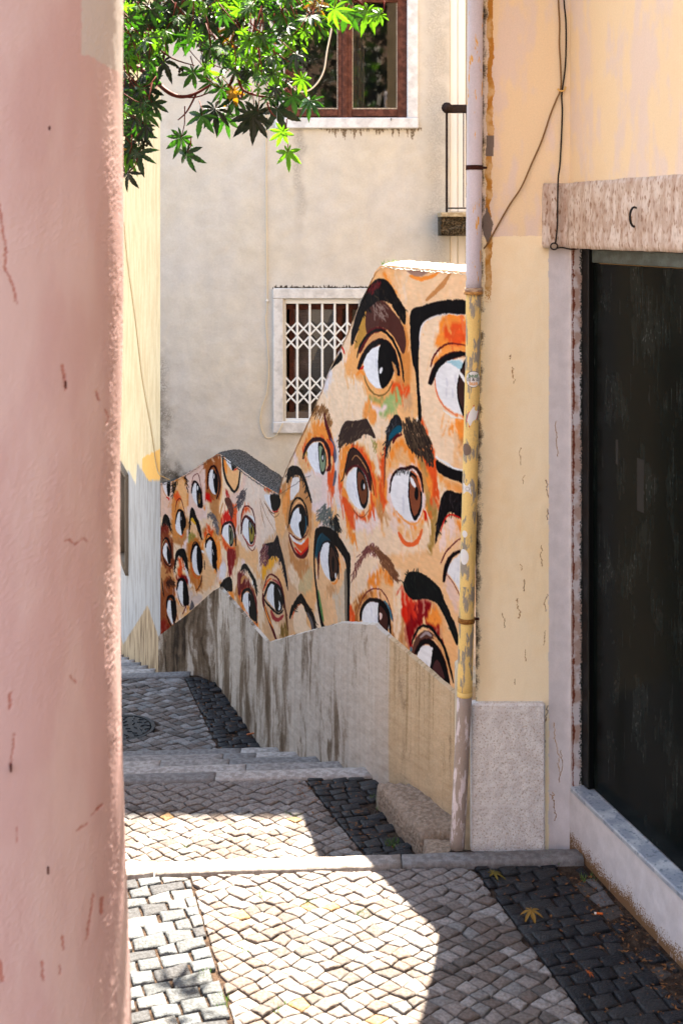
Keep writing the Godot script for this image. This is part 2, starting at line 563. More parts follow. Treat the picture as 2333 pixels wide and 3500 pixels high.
	fl(6, PINK.lerp(TAN, 0.15), [500, 480, 840, 340, 860, 1000, 800, 1300, 560, 1200])
	fl(6, PINK.lerp(TAN, 0.2), [1130, 700, 1240, 900, 1460, 760, 1568, 400, 1568, 700, 1420, 1050, 1250, 1000])
	fl(6, ORANGE.lerp(TAN, 0.5), [270, 640, 400, 580, 520, 600, 560, 1000, 500, 1500, 430, 1640, 290, 1620, 260, 1200])
	fl(6, PEACH, [390, 590, 480, 610, 535, 900, 530, 1300, 460, 1100, 400, 900, 360, 760])
	fl(6, PINK.lerp(TAN, 0.3), [40, 640, 270, 640, 260, 1250, 60, 1250])
	fl(6, REDOR, [300, 880, 390, 880, 430, 960, 340, 990])
	fl(6, TAN, [960, 1000, 1100, 1000, 1090, 1500, 1010, 1300])
	fl(6, REDOR, [850, 1640, 880, 1480, 950, 1450, 1015, 1560, 1005, 1650, 940, 1600])
	fl(6, Color(0.45, 0.15, 0.1), [60, 1480, 130, 1390, 200, 1440, 245, 1560, 235, 1740, 150, 1640, 75, 1700])
	fl(6, PEACH.lerp(CREAM, 0.3), [580, 1360, 640, 1340, 720, 1520, 740, 1640, 580, 1640])
	fl(6, RED, [880, 830, 950, 900, 985, 1030, 885, 970])
	fl(6, Color(0.7, 0.1, 0.1), [1215, 830, 1250, 810, 1290, 940, 1240, 960])
	fl(6, OLIVE.lerp(GREEN, 0.4), [560, 1600, 640, 1560, 720, 1640, 760, 1800, 600, 1829])
	fl(8, Color(0.48, 0.22, 0.12), [65, 60, 200, -20, 340, 200, 345, 900, 130, 780, 80, 400])
	fl(8, TAN, [80, 700, 200, 720, 340, 940, 340, 1300, 120, 1350, 80, 1000])
	fl(8, Color(0.55, 0.28, 0.14), [120, 1000, 340, 940, 370, 1300, 380, 1700, 260, 1970, 95, 2110, 90, 1500])
	fl(8, Color(0.5, 0.13, 0.08), [95, 1800, 260, 1850, 200, 2040, 90, 2120])
	fl(8, ORANGE.lerp(BROWN, 0.35), [650, 300, 720, 140, 820, 100, 900, 190, 945, 400, 935, 700, 905, 900, 885, 1110, 790, 1260, 735, 1000, 695, 760])
	fl(8, OLIVE, [690, 60, 760, 20, 800, 80, 760, 140])
	fl(8, PEACH.lerp(CREAM, 0.3), [960, 420, 1120, 720, 1230, 820, 1230, 1000, 960, 1200, 930, 1000])
	fl(8, ORANGE, [1210, 300, 1290, 160, 1320, 600, 1250, 740, 1220, 500])
	fl(8, PALE, [1300, 650, 1400, 620, 1400, 900, 1280, 960])
	fl(8, CREAM.lerp(TAN, 0.4), [380, 1400, 520, 1520, 620, 1520, 600, 1640, 420, 1800, 380, 1600])
	fl(8, PALE.lerp(TAN, 0.3), [640, 1150, 760, 1240, 930, 1260, 900, 1400, 720, 1540, 640, 1400])
	fl(8, MAROON.lerp(RED, 0.3), [410, 900, 500, 830, 600, 890, 650, 1010, 600, 1060, 500, 940, 415, 990])
	fl(8, REDOR, [430, 510, 500, 550, 535, 700, 505, 860, 425, 890, 460, 680])
	fl(8, CREAM, [365, 640, 430, 535, 455, 640, 400, 800, 365, 960])

func paint_crisp() -> void:
	# --- great eye with its brow (next to the barred window)
	br(1, TAN, 46, [1270, 150, 1200, 260, 1110, 350, 1030, 430], 0.3)
	br(1, ORANGE, 40, [860, 180, 960, 210, 1080, 190, 1160, 140], 0.3)
	fl(1, Color(0.62, 0.48, 0.42), [830, 125, 900, 180, 980, 185, 1050, 140, 940, 120])
	fl(1, OLIVE.lerp(ORANGE, 0.35), [440, 500, 480, 540, 460, 700, 380, 860, 320, 900, 380, 660])
	fl(1, Color(0.30, 0.16, 0.13), [470, 470, 600, 430, 690, 520, 790, 660, 830, 840, 800, 960, 740, 840, 650, 720, 540, 690, 450, 760, 430, 620])
	hairs(1, [480, 450, 600, 440, 650, 540, 520, 620], Color(0.55, 0.46, 0.42), Color(0.35, 0.2, 0.16), 40, 70, 60)
	fl(1, MAROON, [420, 800, 470, 720, 560, 690, 640, 720, 560, 740, 470, 790, 380, 950, 370, 900])
	brow(1, [480, 270, 540, 215, 620, 215, 690, 280, 750, 400, 820, 510, 825, 640, 805, 660, 740, 560, 700, 480, 640, 440, 560, 430, 490, 480, 430, 540, 390, 640, 330, 800, 290, 880, 285, 800, 300, 700, 340, 560, 370, 480, 410, 380], 70)
	hairs(1, [470, 280, 540, 220, 590, 230, 520, 330, 440, 350], MAROON, Color(0.5, 0.08, 0.1), 40, 60, 110)
	br(1, PK, 26, [350, 990, 380, 880, 450, 775, 560, 720, 660, 765, 730, 880, 780, 1020, 812, 1240], 0.2)
	br(1, TAN.lerp(PEACH, 0.4), 46, [400, 950, 470, 840, 560, 770, 640, 800], 0.3)
	eye(1, [408, 1060, 440, 970, 500, 900, 575, 868, 650, 870, 710, 960, 725, 1080, 690, 1190, 640, 1270, 580, 1300, 500, 1265, 440, 1180], [575, 868, 640, 860, 700, 940, 722, 1060, 690, 1190, 640, 1270, 590, 1297, 562, 1200, 552, 1080, 556, 970], [362, 1110, 400, 1010, 460, 905, 560, 835, 640, 855, 700, 940, 735, 1050, 760, 1170], 42)
	fl(1, PW, [568, 1105, 592, 1088, 597, 1112, 580, 1150, 566, 1140])
	fl(1, TAN, [690, 1030, 730, 1090, 745, 1150, 710, 1130])
	br(1, RED, 18, [412, 1075, 395, 1100, 370, 1120], 0.3)
	br(1, BROWN.lerp(OLIVE, 0.5), 16, [408, 1140, 440, 1250, 500, 1340, 570, 1370, 640, 1340, 700, 1230])
	br(1, ORANGE, 30, [345, 1170, 380, 1130, 420, 1170], 0.4)
	# --- spectacles at the drainpipe
	fl(1, PK, [880, 530, 1000, 480, 1180, 430, 1430, 430, 1430, 560, 1220, 555, 1080, 590, 1010, 640, 975, 720, 960, 900, 955, 1050, 965, 1300, 985, 1590, 955, 1600, 945, 1400, 925, 1150, 890, 1000, 870, 750])
	br(1, PALE, 16, [1425, 568, 1200, 562, 1060, 612, 1000, 664, 970, 760, 964, 900])
	br(1, MAROON, 18, [1075, 1085, 1110, 980, 1180, 890, 1280, 852, 1430, 872])
	eye(1, [1128, 1180, 1160, 1100, 1240, 1030, 1330, 1010, 1400, 1030, 1430, 1200, 1430, 1550, 1380, 1552, 1300, 1530, 1200, 1440, 1140, 1320], [1390, 1060, 1440, 1040, 1440, 1570, 1390, 1552, 1350, 1430, 1335, 1290, 1355, 1170], [1070, 1262, 1110, 1150, 1160, 1060, 1250, 990, 1340, 962, 1440, 962], 52, Color(0.22, 0.13, 0.11))
	fl(1, Color(0.62, 0.76, 0.80), [1230, 1042, 1330, 1018, 1392, 1042, 1366, 1110, 1300, 1066])
	br(1, PW, 30, [1352, 1130, 1390, 1180, 1430, 1250], 0.6)
	br(1, REDOR.lerp(PINK, 0.3), 16, [1122, 1200, 1130, 1320, 1190, 1450, 1290, 1540, 1410, 1574])
	br(1, PW, 14, [1200, 1510, 1300, 1580, 1420, 1600])
	# --- slivers at the sloping edge
	fl(1, PK, [85, 1110, 180, 945, 196, 1010, 110, 1092])
	br(1, RED, 16, [192, 880, 210, 920, 226, 960])
	# --- green eye
	hairs(2, [690, 90, 700, 20, 800, -20, 880, 80, 940, 260, 900, 300, 840, 120, 760, 100], Color(0.45, 0.30, 0.17), TAN, 90, 110, 105, 15)
	br(2, MAROON, 42, [820, 120, 838, 260, 885, 400, 930, 600, 955, 790])
	br(2, Color(0.36, 0.35, 0.42), 34, [900, 450, 940, 560, 962, 700, 955, 790])
	br(2, Color(0.36, 0.35, 0.40), 34, [965, 890, 955, 1000, 935, 1110])
	br(2, REDOR, 50, [850, 470, 910, 560, 915, 700])
	eye(2, [582, 690, 590, 610, 640, 540, 730, 505, 790, 560, 835, 680, 835, 800, 800, 940, 760, 930, 690, 900, 630, 815], [735, 520, 790, 545, 835, 660, 845, 780, 830, 900, 795, 955, 762, 905, 742, 780, 733, 640], [530, 740, 560, 620, 620, 520, 700, 475, 790, 485, 850, 560, 882, 680, 884, 890], 34, Color(0.50, 0.56, 0.44), Color(0.16, 0.06, 0.08))
	oval(2, PK, 795, 690, 24, 92)
	oval(2, PW, 792, 720, 9, 34)
	fl(2, MAROON, [845, 880, 900, 790, 905, 870, 860, 910])
	br(2, OLIVE, 14, [540, 720, 575, 640, 585, 700])
	# --- brow and brown eye
	brow(2, [1000, 520, 1040, 330, 1110, 230, 1240, 230, 1370, 200, 1420, 270, 1460, 340, 1500, 460, 1420, 420, 1340, 410, 1260, 480, 1180, 520, 1080, 540, 1020, 600], 120, Color(0.20, 0.14, 0.12), Color(0.52, 0.42, 0.30), 90)
	hairs(2, [1440, 420, 1520, 520, 1500, 640, 1460, 560], OLIVE, GREEN, 26, 60, 80)
	fl(2, Color(0.20, 0.10, 0.08), [1108, 960, 1098, 880, 1130, 740, 1180, 600, 1275, 640, 1365, 760, 1425, 900, 1446, 1060, 1444, 1190, 1400, 1000, 1330, 860, 1250, 815, 1180, 850, 1130, 930])
	br(2, TAN, 14, [1180, 760, 1240, 690, 1330, 780, 1400, 920], 0.3)
	br(2, PK, 18, [1030, 1050, 1070, 990, 1110, 800, 1160, 615, 1240, 610, 1350, 740, 1430, 930, 1482, 1220])
	eye(2, [1108, 1060, 1140, 940, 1220, 860, 1270, 850, 1330, 900, 1380, 1000, 1412, 1200, 1390, 1350, 1340, 1412, 1250, 1390, 1170, 1290, 1120, 1180], [1255, 850, 1320, 890, 1380, 1010, 1408, 1200, 1392, 1340, 1345, 1402, 1290, 1300, 1255, 1130, 1245, 980], [1110, 960, 1150, 880, 1230, 830, 1320, 870, 1390, 980, 1425, 1160], 22, Color(0.40, 0.21, 0.12), MAROON)
	oval(2, PK, 1335, 1090, 30, 78)
	oval(2, PW, 1352, 1105, 10, 40)
	fl(2, ORANGE, [1045, 1215, 1078, 1125, 1118, 1200, 1132, 1262, 1080, 1245])
	br(2, Color(0.5, 0.2, 0.12), 12, [1185, 1390, 1250, 1480, 1330, 1520, 1415, 1420])
	br(2, REDOR, 24, [1440, 1180, 1455, 1400, 1490, 1560])
	# --- eye at the foot of the slope
	brow(2, [310, 1060, 320, 940, 340, 850, 430, 830, 500, 870, 560, 990, 600, 1100, 640, 1250, 652, 1325, 608, 1230, 550, 1060, 480, 960, 400, 960, 350, 1010], 100)
	fl(2, PW.lerp(PEACH, 0.15), [380, 1020, 450, 980, 480, 1010, 480, 1150, 450, 1200, 360, 1290])
	br(2, PK, 26, [328, 1660, 360, 1420, 410, 1290, 480, 1260, 550, 1340, 592, 1480, 602, 1650])
	br(2, PEACH, 26, [370, 1520, 410, 1380, 480, 1300, 540, 1370], 0.4)
	eye(2, [353, 1600, 380, 1480, 430, 1410, 480, 1395, 540, 1430, 575, 1540, 580, 1660, 520, 1795, 460, 1780, 400, 1720], [478, 1400, 530, 1418, 572, 1520, 582, 1640, 552, 1750, 516, 1797, 490, 1700, 474, 1600, 500, 1560], [350, 1610, 380, 1470, 430, 1390, 490, 1362, 540, 1420, 572, 1520, 592, 1630], 28)
	oval(2, PW, 492, 1520, 16, 56)
	br(2, TEAL, 16, [560, 1500, 572, 1620, 548, 1740])
	br(2, MAROON, 16, [338, 1720, 400, 1772, 480, 1822, 560, 1772, 602, 1680])
	fl(4, MAROON, [340, 285, 380, 400, 430, 530, 510, 570, 560, 520, 604, 430, 602, 520, 570, 600, 510, 622, 440, 590, 380, 480, 345, 370])
	fl(4, REDOR, [380, 340, 440, 400, 510, 440, 596, 340, 604, 440, 555, 520, 505, 525, 440, 455])
	br(4, PW, 30, [360, 310, 430, 390, 510, 420, 550, 370], 0.3)
	br(4, RED, 34, [420, 470, 500, 560, 590, 470], 0.3)
	# --- grey brow over the oval spectacles
	hairs(2, [760, 1540, 780, 1400, 800, 1320, 850, 1330, 920, 1400, 980, 1520, 1010, 1640, 1000, 1740, 960, 1680, 900, 1600, 830, 1560], Color(0.32, 0.34, 0.33), Color(0.55, 0.55, 0.5), 160, 90, 120)
	hairs(2, [870, 1530, 970, 1470, 1015, 1620, 990, 1740, 940, 1640], PK, Color(0.2, 0.22, 0.2), 80, 80, 70)
	# --- oval spectacles
	fl(4, TEAL.lerp(PK, 0.35), [715, 400, 760, 285, 840, 290, 940, 400, 900, 430, 800, 430, 760, 520, 732, 720, 715, 600])
	br(4, TEAL, 20, [705, 620, 715, 420, 770, 290], 0.4)
	br(4, MAROON, 22, [752, 520, 738, 650, 736, 900])
	br(4, Color(0.36, 0.52, 0.28), 26, [735, 1040, 770, 1280, 805, 1460])
	fl(4, Color(0.50, 0.45, 0.38), [1085, 800, 1120, 830, 1130, 1460, 1095, 1460, 1085, 1150])
	eye(4, [757, 560, 780, 470, 820, 412, 890, 425, 960, 540, 990, 700, 985, 830, 930, 915, 885, 905, 840, 860, 790, 760, 760, 650], [887, 420, 930, 450, 972, 560, 997, 700, 990, 820, 950, 912, 903, 917, 880, 800, 868, 640], [758, 530, 790, 432, 850, 392, 920, 422, 982, 540, 1002, 660, 1002, 900], 20, Color(0.24, 0.15, 0.12))
	oval(4, PK, 932, 690, 18, 110)
	oval(4, PW, 962, 850, 10, 40)
	br(4, ORANGE, 26, [912, 945, 955, 955, 992, 890], 0.3)
	br(4, ORANGE, 14, [1000, 600, 1022, 700, 1032, 820])
	fl(4, PK, [700, 230, 770, 190, 860, 200, 950, 250, 1040, 370, 1110, 490, 1166, 590, 1166, 800, 1162, 1100, 1150, 1500, 1124, 1500, 1125, 1000, 1110, 760, 1080, 620, 1000, 500, 900, 380, 820, 300, 760, 285, 720, 380, 697, 560, 697, 800, 722, 1000, 762, 1300, 802, 1480, 835, 1580, 792, 1580, 740, 1350, 700, 1050, 675, 750, 675, 480, 685, 330])
	# --- arch brow left of them, eye hidden below
	fl(4, CREAM, [400, 1380, 450, 1270, 510, 1230, 570, 1350, 580, 1500, 640, 1590, 430, 1620])
	br(4, REDOR, 16, [380, 1420, 430, 1290, 500, 1225], 0.3)
	brow(4, [365, 1400, 400, 1230, 490, 1095, 530, 1115, 600, 1240, 660, 1340, 700, 1440, 705, 1600, 665, 1600, 620, 1440, 570, 1320, 520, 1230, 460, 1240, 405, 1320], 60)
	br(4, GREYB, 40, [580, 1340, 640, 1460, 670, 1590], 0.5)
	# --- maroon arch and the eye on the ledge
	hairs(4, [1195, 900, 1230, 720, 1300, 560, 1400, 430, 1480, 400, 1540, 460, 1530, 560, 1450, 500, 1350, 590, 1270, 720], Color(0.40, 0.2, 0.2), Color(0.62, 0.42, 0.34), 150, 80, 115)
	hairs(5, [30, 40, 160, 60, 280, 200, 380, 340, 400, 480, 330, 470, 220, 300, 130, 140], Color(0.42, 0.26, 0.18), Color(0.60, 0.42, 0.26), 150, 110, 62, 15)
	br(5, MAROON, 14, [-113, 968, -60, 800, 0, 690, 110, 630, 200, 650, 270, 740, 330, 900, 372, 1080])
	fl(5, TEAL.lerp(PALE, 0.2), [225, 800, 290, 830, 345, 960, 355, 1070, 300, 950])
	eye(5, [-45, 1080, -50, 960, -10, 860, 70, 810, 150, 815, 240, 870, 290, 1000, 290, 1200, 60, 1200], [165, 830, 230, 860, 285, 960, 305, 1080, 290, 1260, 240, 1230, 167, 1140], [-72, 1060, -66, 960, -28, 860, 40, 792, 110, 778, 200, 812, 262, 880, 302, 1000, 332, 1240], 38, Color(0.25, 0.14, 0.12))
	fl(5, PINK, [178, 960, 216, 970, 216, 1020, 190, 1052])
	# --- bluish brow, shaggy brow, big brown eye
	fl(3, Color(0.48, 0.28, 0.2), [262, 540, 300, 480, 270, 700, 262, 900, 250, 1100, 238, 1100, 236, 800])
	brow(3, [262, 520, 290, 320, 340, 200, 400, 140, 460, 200, 482, 340, 420, 400, 360, 470, 300, 600, 256, 740, 250, 640], 110, Color(0.12, 0.11, 0.12), Color(0.42, 0.42, 0.45), 90)
	fl(3, TEAL, [372, 330, 430, 288, 472, 310, 472, 372, 400, 402, 362, 450, 300, 490, 330, 390])
	br(3, MAROON, 40, [360, 530, 400, 440, 480, 410], 0.3)
	hairs(3, [480, 200, 560, 170, 700, 180, 770, 300, 840, 460, 870, 600, 890, 780, 830, 750, 760, 670, 680, 620, 600, 570, 540, 480, 500, 380], Color(0.16, 0.12, 0.10), Color(0.46, 0.36, 0.26), 320, 130, 72, 14)
	br(3, REDOR, 18, [262, 560, 236, 800, 234, 1100, 246, 1440])
	eye(3, [325, 1200, 350, 1000, 430, 900, 580, 890, 680, 930, 720, 1050, 752, 1250, 742, 1420, 700, 1540, 640, 1572, 540, 1560, 440, 1480, 370, 1380], [585, 905, 650, 918, 712, 1010, 748, 1200, 742, 1400, 692, 1530, 640, 1558, 590, 1430, 564, 1250, 564, 1080], [318, 1190, 350, 1000, 420, 892, 530, 862, 640, 852, 700, 900, 742, 1010, 764, 1190], 30, Color(0.50, 0.27, 0.17), Color(0.14, 0.06, 0.06))
	hairs(3, [400, 870, 560, 850, 580, 900, 420, 910], Color(0.2, 0.2, 0.2), Color(0.6, 0.6, 0.6), 26, 60, 95, 12)
	br(3, REDOR.lerp(PEACH, 0.3), 24, [600, 900, 680, 960, 720, 1080, 740, 1180], 0.3)
	oval(3, PK, 675, 1200, 28, 88)
	fl(3, PW, [586, 975, 620, 1000, 667, 1090, 650, 1132, 600, 1062])
	br(3, ORANGE.lerp(PEACH, 0.4), 26, [400, 1430, 500, 1550, 620, 1612, 710, 1572, 772, 1400])
	br(3, REDOR.lerp(PEACH, 0.15), 66, [428, 1715, 500, 1842, 590, 1885, 690, 1832, 748, 1685], 0.15)
	br(3, CREAM, 26, [790, 1400, 850, 1580, 870, 1760], 0.3)
	br(3, RED, 30, [770, 1420, 800, 1480, 790, 1560], 0.3)
	# --- lower rim of the spectacles
	fl(3, PK, [940, 750, 1010, 790, 1120, 850, 1320, 915, 1320, 1065, 1150, 1010, 1020, 950, 945, 870])
	br(3, PW, 30, [926, 705, 1040, 772, 1160, 852, 1320, 900], 0.5)
	br(3, REDOR, 20, [940, 1000, 960, 1180, 985, 1290], 0.3)
	# --- dark brow at the drainpipe and the eye under it
	brow(3, [930, 1880, 950, 1600, 990, 1350, 1040, 1200, 1120, 1150, 1200, 1190, 1320, 1220, 1320, 1560, 1220, 1480, 1130, 1440, 1070, 1500, 1000, 1660], 95, PK, Color(0.3, 0.24, 0.26), 110)
	br(3, RED, 22, [996, 1710, 1060, 1535, 1130, 1482, 1230, 1510, 1320, 1570])
	br(5, MAROON, 20, [1000, 300, 1060, 160, 1140, 60, 1290, -55])
	eye(5, [1088, 400, 1130, 290, 1220, 200, 1290, 180, 1290, 720, 1220, 600, 1150, 500], [1300, 300, 1330, 300, 1330, 600, 1300, 600], [1040, 545, 1060, 400, 1100, 270, 1180, 170, 1300, 118], 38)
	br(5, MAROON, 10, [1070, 430, 1150, 535, 1220, 650, 1280, 780])
	# --- shaggy black brow and the red eye by the pipe
	brow(5, [500, 540, 560, 430, 640, 400, 740, 430, 850, 490, 930, 560, 1000, 640, 1030, 740, 1090, 880, 1160, 1040, 1220, 1200, 1240, 1320, 1215, 1390, 1150, 1250, 1080, 1070, 1010, 930, 960, 840, 880, 790, 780, 770, 700, 780, 610, 770, 540, 700, 505, 620], 250, Color(0.075, 0.08, 0.08), Color(0.17, 0.19, 0.16), 90)
	fl(5, Color(0.36, 0.22, 0.18), [615, 1480, 650, 1330, 720, 1230, 820, 1190, 940, 1280, 860, 1310, 760, 1320, 700, 1430, 630, 1560])
	br(5, Color(0.62, 0.56, 0.56), 44, [720, 1290, 800, 1225, 880, 1270], 0.2)
	br(5, TAN.lerp(PEACH, 0.5), 44, [900, 1260, 1000, 1400, 1080, 1600, 1140, 1820], 0.2)
	br(5, PK, 40, [615, 1370, 660, 1230, 720, 1150, 810, 1130, 890, 1180, 980, 1300, 1060, 1450, 1130, 1700, 1172, 1900], 0.2)
	eye(5, [680, 1540, 720, 1430, 800, 1388, 900, 1430, 1000, 1560, 1080, 1780, 1110, 1930, 1040, 1930, 800, 1720, 680, 1620], [897, 1435, 960, 1480, 1040, 1640, 1085, 1800, 1130, 1930, 1040, 1960, 855, 1780, 878, 1590], [665, 1520, 690, 1450, 740, 1365, 810, 1335, 890, 1372, 980, 1500, 1050, 1660, 1110, 1890], 56)
	fl(5, Color(0.27, 0.15, 0.15), [950, 1580, 1020, 1700, 1052, 1840, 930, 1790, 892, 1690])
	br(5, TEAL.lerp(PALE, 0.3), 26, [590, 1500, 606, 1450, 600, 1410], 0.4)
	# --- beyond the stairs: green eye with the red lid
	fl(7, Color(0.36, 0.18, 0.14), [125, 40, 180, 0, 235, 60, 265, 200, 235, 335, 200, 250])
	hairs(7, [130, 40, 180, 10, 230, 60, 255, 200, 230, 310, 200, 230], Color(0.25, 0.1, 0.1), Color(0.6, 0.42, 0.36), 40, 60, 70)
	eye(7, [92, 540, 120, 440, 185, 415, 240, 470, 266, 580, 262, 690, 230, 742, 200, 725, 150, 670, 110, 600], [188, 430, 230, 450, 262, 560, 268, 680, 236, 745, 204, 732, 188, 600, 182, 500], [78, 570, 100, 440, 160, 392, 220, 384, 262, 450, 287, 560, 302, 750], 28, Color(0.40, 0.42, 0.32), Color(0.15, 0.05, 0.07))
	oval(7, PK, 220, 580, 15, 82)
	br(7, REDOR, 26, [84, 580, 130, 690, 190, 762, 245, 782, 296, 772])
	br(7, TAN, 20, [100, 80, 60, 260, 50, 560], 0.3)
	br(7, TAN, 18, [40, 640, 70, 660, 84, 600], 0.4)
	# green-gold eye
	br(7, MAROON, 18, [373, 450, 390, 280, 420, 160, 480, 130, 550, 180, 582, 300, 602, 460])
	br(7, PW, 40, [470, 300, 540, 300, 585, 400], 0.2)
	eye(7, [403, 540, 410, 400, 450, 318, 500, 340, 560, 400, 585, 520, 580, 640, 550, 720, 512, 712, 450, 640], [500, 345, 552, 400, 584, 500, 584, 620, 552, 715, 514, 705, 498, 560], [378, 565, 400, 400, 450, 294, 520, 332, 580, 430, 602, 570], 26, Color(0.58, 0.50, 0.20), Color(0.25, 0.06, 0.08))
	oval(7, PK, 542, 505, 14, 62)
	oval(7, Color(0.45, 0.5, 0.5), 522, 430, 14, 50)
	br(7, Color(0.66, 0.3, 0.26), 24, [400, 572, 450, 662, 520, 745, 572, 722, 602, 580])
	br(7, MAROON, 12, [440, 640, 490, 762, 560, 822, 602, 740])
	# eye cut by the coping
	eye(7, [735, -40, 835, -40, 960, -20, 970, 100, 920, 200, 860, 190, 800, 115], [836, -40, 962, -40, 974, 100, 922, 208, 860, 184, 842, 100], [930, 200, 975, 120, 985, 20], 16)
	br(7, BROWN, 14, [736, 60, 820, 192, 880, 244, 965, 210])
	br(7, BROWN, 9, [800, 190, 900, 302, 975, 236])
	br(7, Color(0.6, 0.4, 0.3), 7, [670, 10, 720, 150, 780, 300, 905, 525])
	br(7, Color(0.6, 0.4, 0.3), 7, [672, 60, 700, 260, 760, 470])
	br(7, RED, 16, [860, 205, 920, 222, 962, 170], 0.3)
	# brow and staring eye above the ledge
	brow(7, [760, 720, 880, 680, 940, 580, 990, 760, 1030, 900, 1070, 1080, 1100, 1280, 1107, 1450, 1060, 1250, 1000, 1010, 940, 920, 860, 905, 800, 960, 760, 900], 95, Color(0.10, 0.08, 0.10), Color(0.3, 0.22, 0.24), 80)
	hairs(7, [680, 960, 690, 720, 740, 690, 800, 740, 800, 960, 740, 1010], Color(0.36, 0.16, 0.18), Color(0.66, 0.5, 0.5), 90, 90, 100)
	br(7, MAROON, 26, [718, 1450, 770, 1260, 830, 1190, 920, 1230, 990, 1330, 1030, 1480, 1060, 1700, 1092, 1830])
	br(7, REDOR, 22, [722, 1440, 790, 1290, 850, 1250], 0.3)
	br(7, Color(0.62, 0.26, 0.26), 34, [860, 1260, 950, 1320, 1000, 1460, 1020, 1600], 0.3)
	eye(7, [776, 1560, 790, 1420, 840, 1328, 900, 1350, 980, 1450, 1015, 1640, 1005, 1740, 910, 1735, 840, 1652], [888, 1360, 950, 1405, 1002, 1540, 1018, 1690, 985, 1765, 912, 1745, 888, 1600], [733, 1545, 780, 1405, 840, 1315, 900, 1340, 980, 1405, 1022, 1560, 1042, 1710], 32)
	fl(7, PW, [965, 1595, 992, 1660, 986, 1742, 955, 1730, 972, 1670])
	br(7, PK, 32, [733, 1560, 780, 1640, 840, 1700, 910, 1772, 980, 1792, 1032, 1730])
	br(7, Color(0.62, 0.2, 0.2), 60, [840, 1740, 890, 1862, 970, 1885, 1034, 1810], 0.15)
	br(7, MAROON, 38, [718, 1480, 730, 1640, 800, 1850, 900, 2130, 935, 2210])
	br(7, ORANGE, 22, [745, 1670, 800, 1860, 880, 2020], 0.3)
	br(7, BROWN, 24, [1040, 1640, 1080, 1850, 1097, 2060])
	# eye sinking into the slope
	brow(7, [372, 1140, 400, 1040, 460, 1028, 520, 1120, 590, 1240, 622, 1350, 632, 1530, 600, 1440, 570, 1300, 500, 1150, 430, 1100], 70, PK, Color(0.25, 0.25, 0.22), 70)
	br(7, TAN, 40, [390, 1330, 420, 1220, 480, 1260], 0.3)
	eye(7, [400, 1580, 430, 1488, 490, 1468, 550, 1540, 590, 1740, 605, 1900, 545, 1870, 450, 1730], [493, 1480, 545, 1540, 585, 1700, 605, 1900, 560, 1890, 508, 1820, 496, 1640], [392, 1610, 410, 1480, 460, 1422, 520, 1442, 572, 1580, 602, 1760, 622, 1940], 36)
	oval(7, PALE, 512, 1640, 8, 46)
	br(7, PINK, 30, [430, 1750, 500, 1860, 590, 1980], 0.3)
	brow(7, [55, 1360, 120, 1260, 210, 1228, 242, 1300, 245, 1450, 180, 1440, 110, 1440, 70, 1400], 120, PK, Color(0.2, 0.22, 0.22), 60)
	br(7, PK, 30, [1170, 1660, 1140, 1800, 1130, 1870], 0.4)
	# --- panel round the corner
	br(6, MAROON, 12, [598, 720, 640, 560, 720, 520, 762, 700, 792, 870])
	eye(6, [603, 860, 630, 720, 690, 688, 740, 770, 785, 930, 800, 1100, 740, 1115, 700, 1085, 650, 1000], [690, 700, 740, 770, 785, 930, 805, 1115, 740, 1122, 708, 1090, 690, 900], [602, 870, 620, 720, 660, 652, 720, 722, 772, 862, 804, 1110], 24)
	oval(6, OLIVE.lerp(BROWN, 0.5), 742, 960, 22, 95)
	oval(6, PK, 740, 930, 10, 60)
	oval(6, PW, 710, 770, 12, 45)
	eye(6, [908, 640, 930, 480, 985, 440, 1050, 520, 1078, 640, 1072, 780, 1040, 885, 980, 860, 920, 760], [993, 445, 1050, 520, 1080, 640, 1074, 780, 1042, 880, 1010, 780, 990, 620], [888, 790, 898, 560, 940, 420, 1010, 382, 1062, 480, 1104, 640, 1094, 820, 1050, 970], 28, PK, Color(0.14, 0.05, 0.05))
	oval(6, PALE, 1006, 560, 9, 50)
	fl(6, PEACH, [1170, 220, 1230, 330, 1340, 470, 1430, 405, 1425, 640, 1362, 790, 1260, 690, 1190, 450])
	fl(6, ORANGE, [1166, 200, 1230, 350, 1235, 520, 1190, 420])
	fl(6, PW, [1208, 230, 1300, 280, 1322, 440, 1250, 360])
	fl(6, PK, [1303, 285, 1420, 340, 1350, 455, 1320, 430])
	br(6, RED, 18, [1350, 470, 1400, 430, 1430, 400])
	br(6, PK, 42, [1155, 180, 1170, 400, 1220, 620, 1300, 765, 1370, 835, 1432, 720, 1468, 440], 0.5)
	fl(6, PALE, [72, 640, 160, 660, 166, 895, 108, 800])
	fl(6, PK, [163, 700, 225, 660, 222, 880, 180, 908])
	br(6, TAN, 10, [80, 760, 120, 870, 170, 930], 0.3)
	br(6, RED, 24, [150, 930, 200, 960, 200, 990], 0.3)
	hairs(6, [268, 660, 340, 640, 390, 600, 340, 720, 290, 880, 268, 980], PK, Color(0.2, 0.2, 0.14), 60, 70, 115)
	hairs(6, [470, 560, 500, 520, 535, 760, 530, 820], PK, BROWN, 30, 70, 80)
	br(6, MAROON, 14, [308, 1210, 340, 1020, 380, 960, 430, 1020, 484, 1230])
	eye(6, [316, 1460, 340, 1300, 380, 1198, 440, 1235, 485, 1390, 460, 1545, 430, 1612, 360, 1580], [403, 1200, 450, 1235, 488, 1380, 463, 1545, 432, 1608, 412, 1480, 401, 1330], [318, 1410, 350, 1230, 390, 1162, 450, 1222, 492, 1385, 482, 1490], 26)
	oval(6, PALE, 418, 1310, 6, 40)
	brow(6, [556, 1600, 560, 1350, 590, 1130, 640, 1150, 700, 1300, 762, 1460, 795, 1700, 740, 1600, 680, 1420, 620, 1300, 590, 1350, 578, 1500], 75, PK, Color(0.26, 0.22, 0.18), 60)
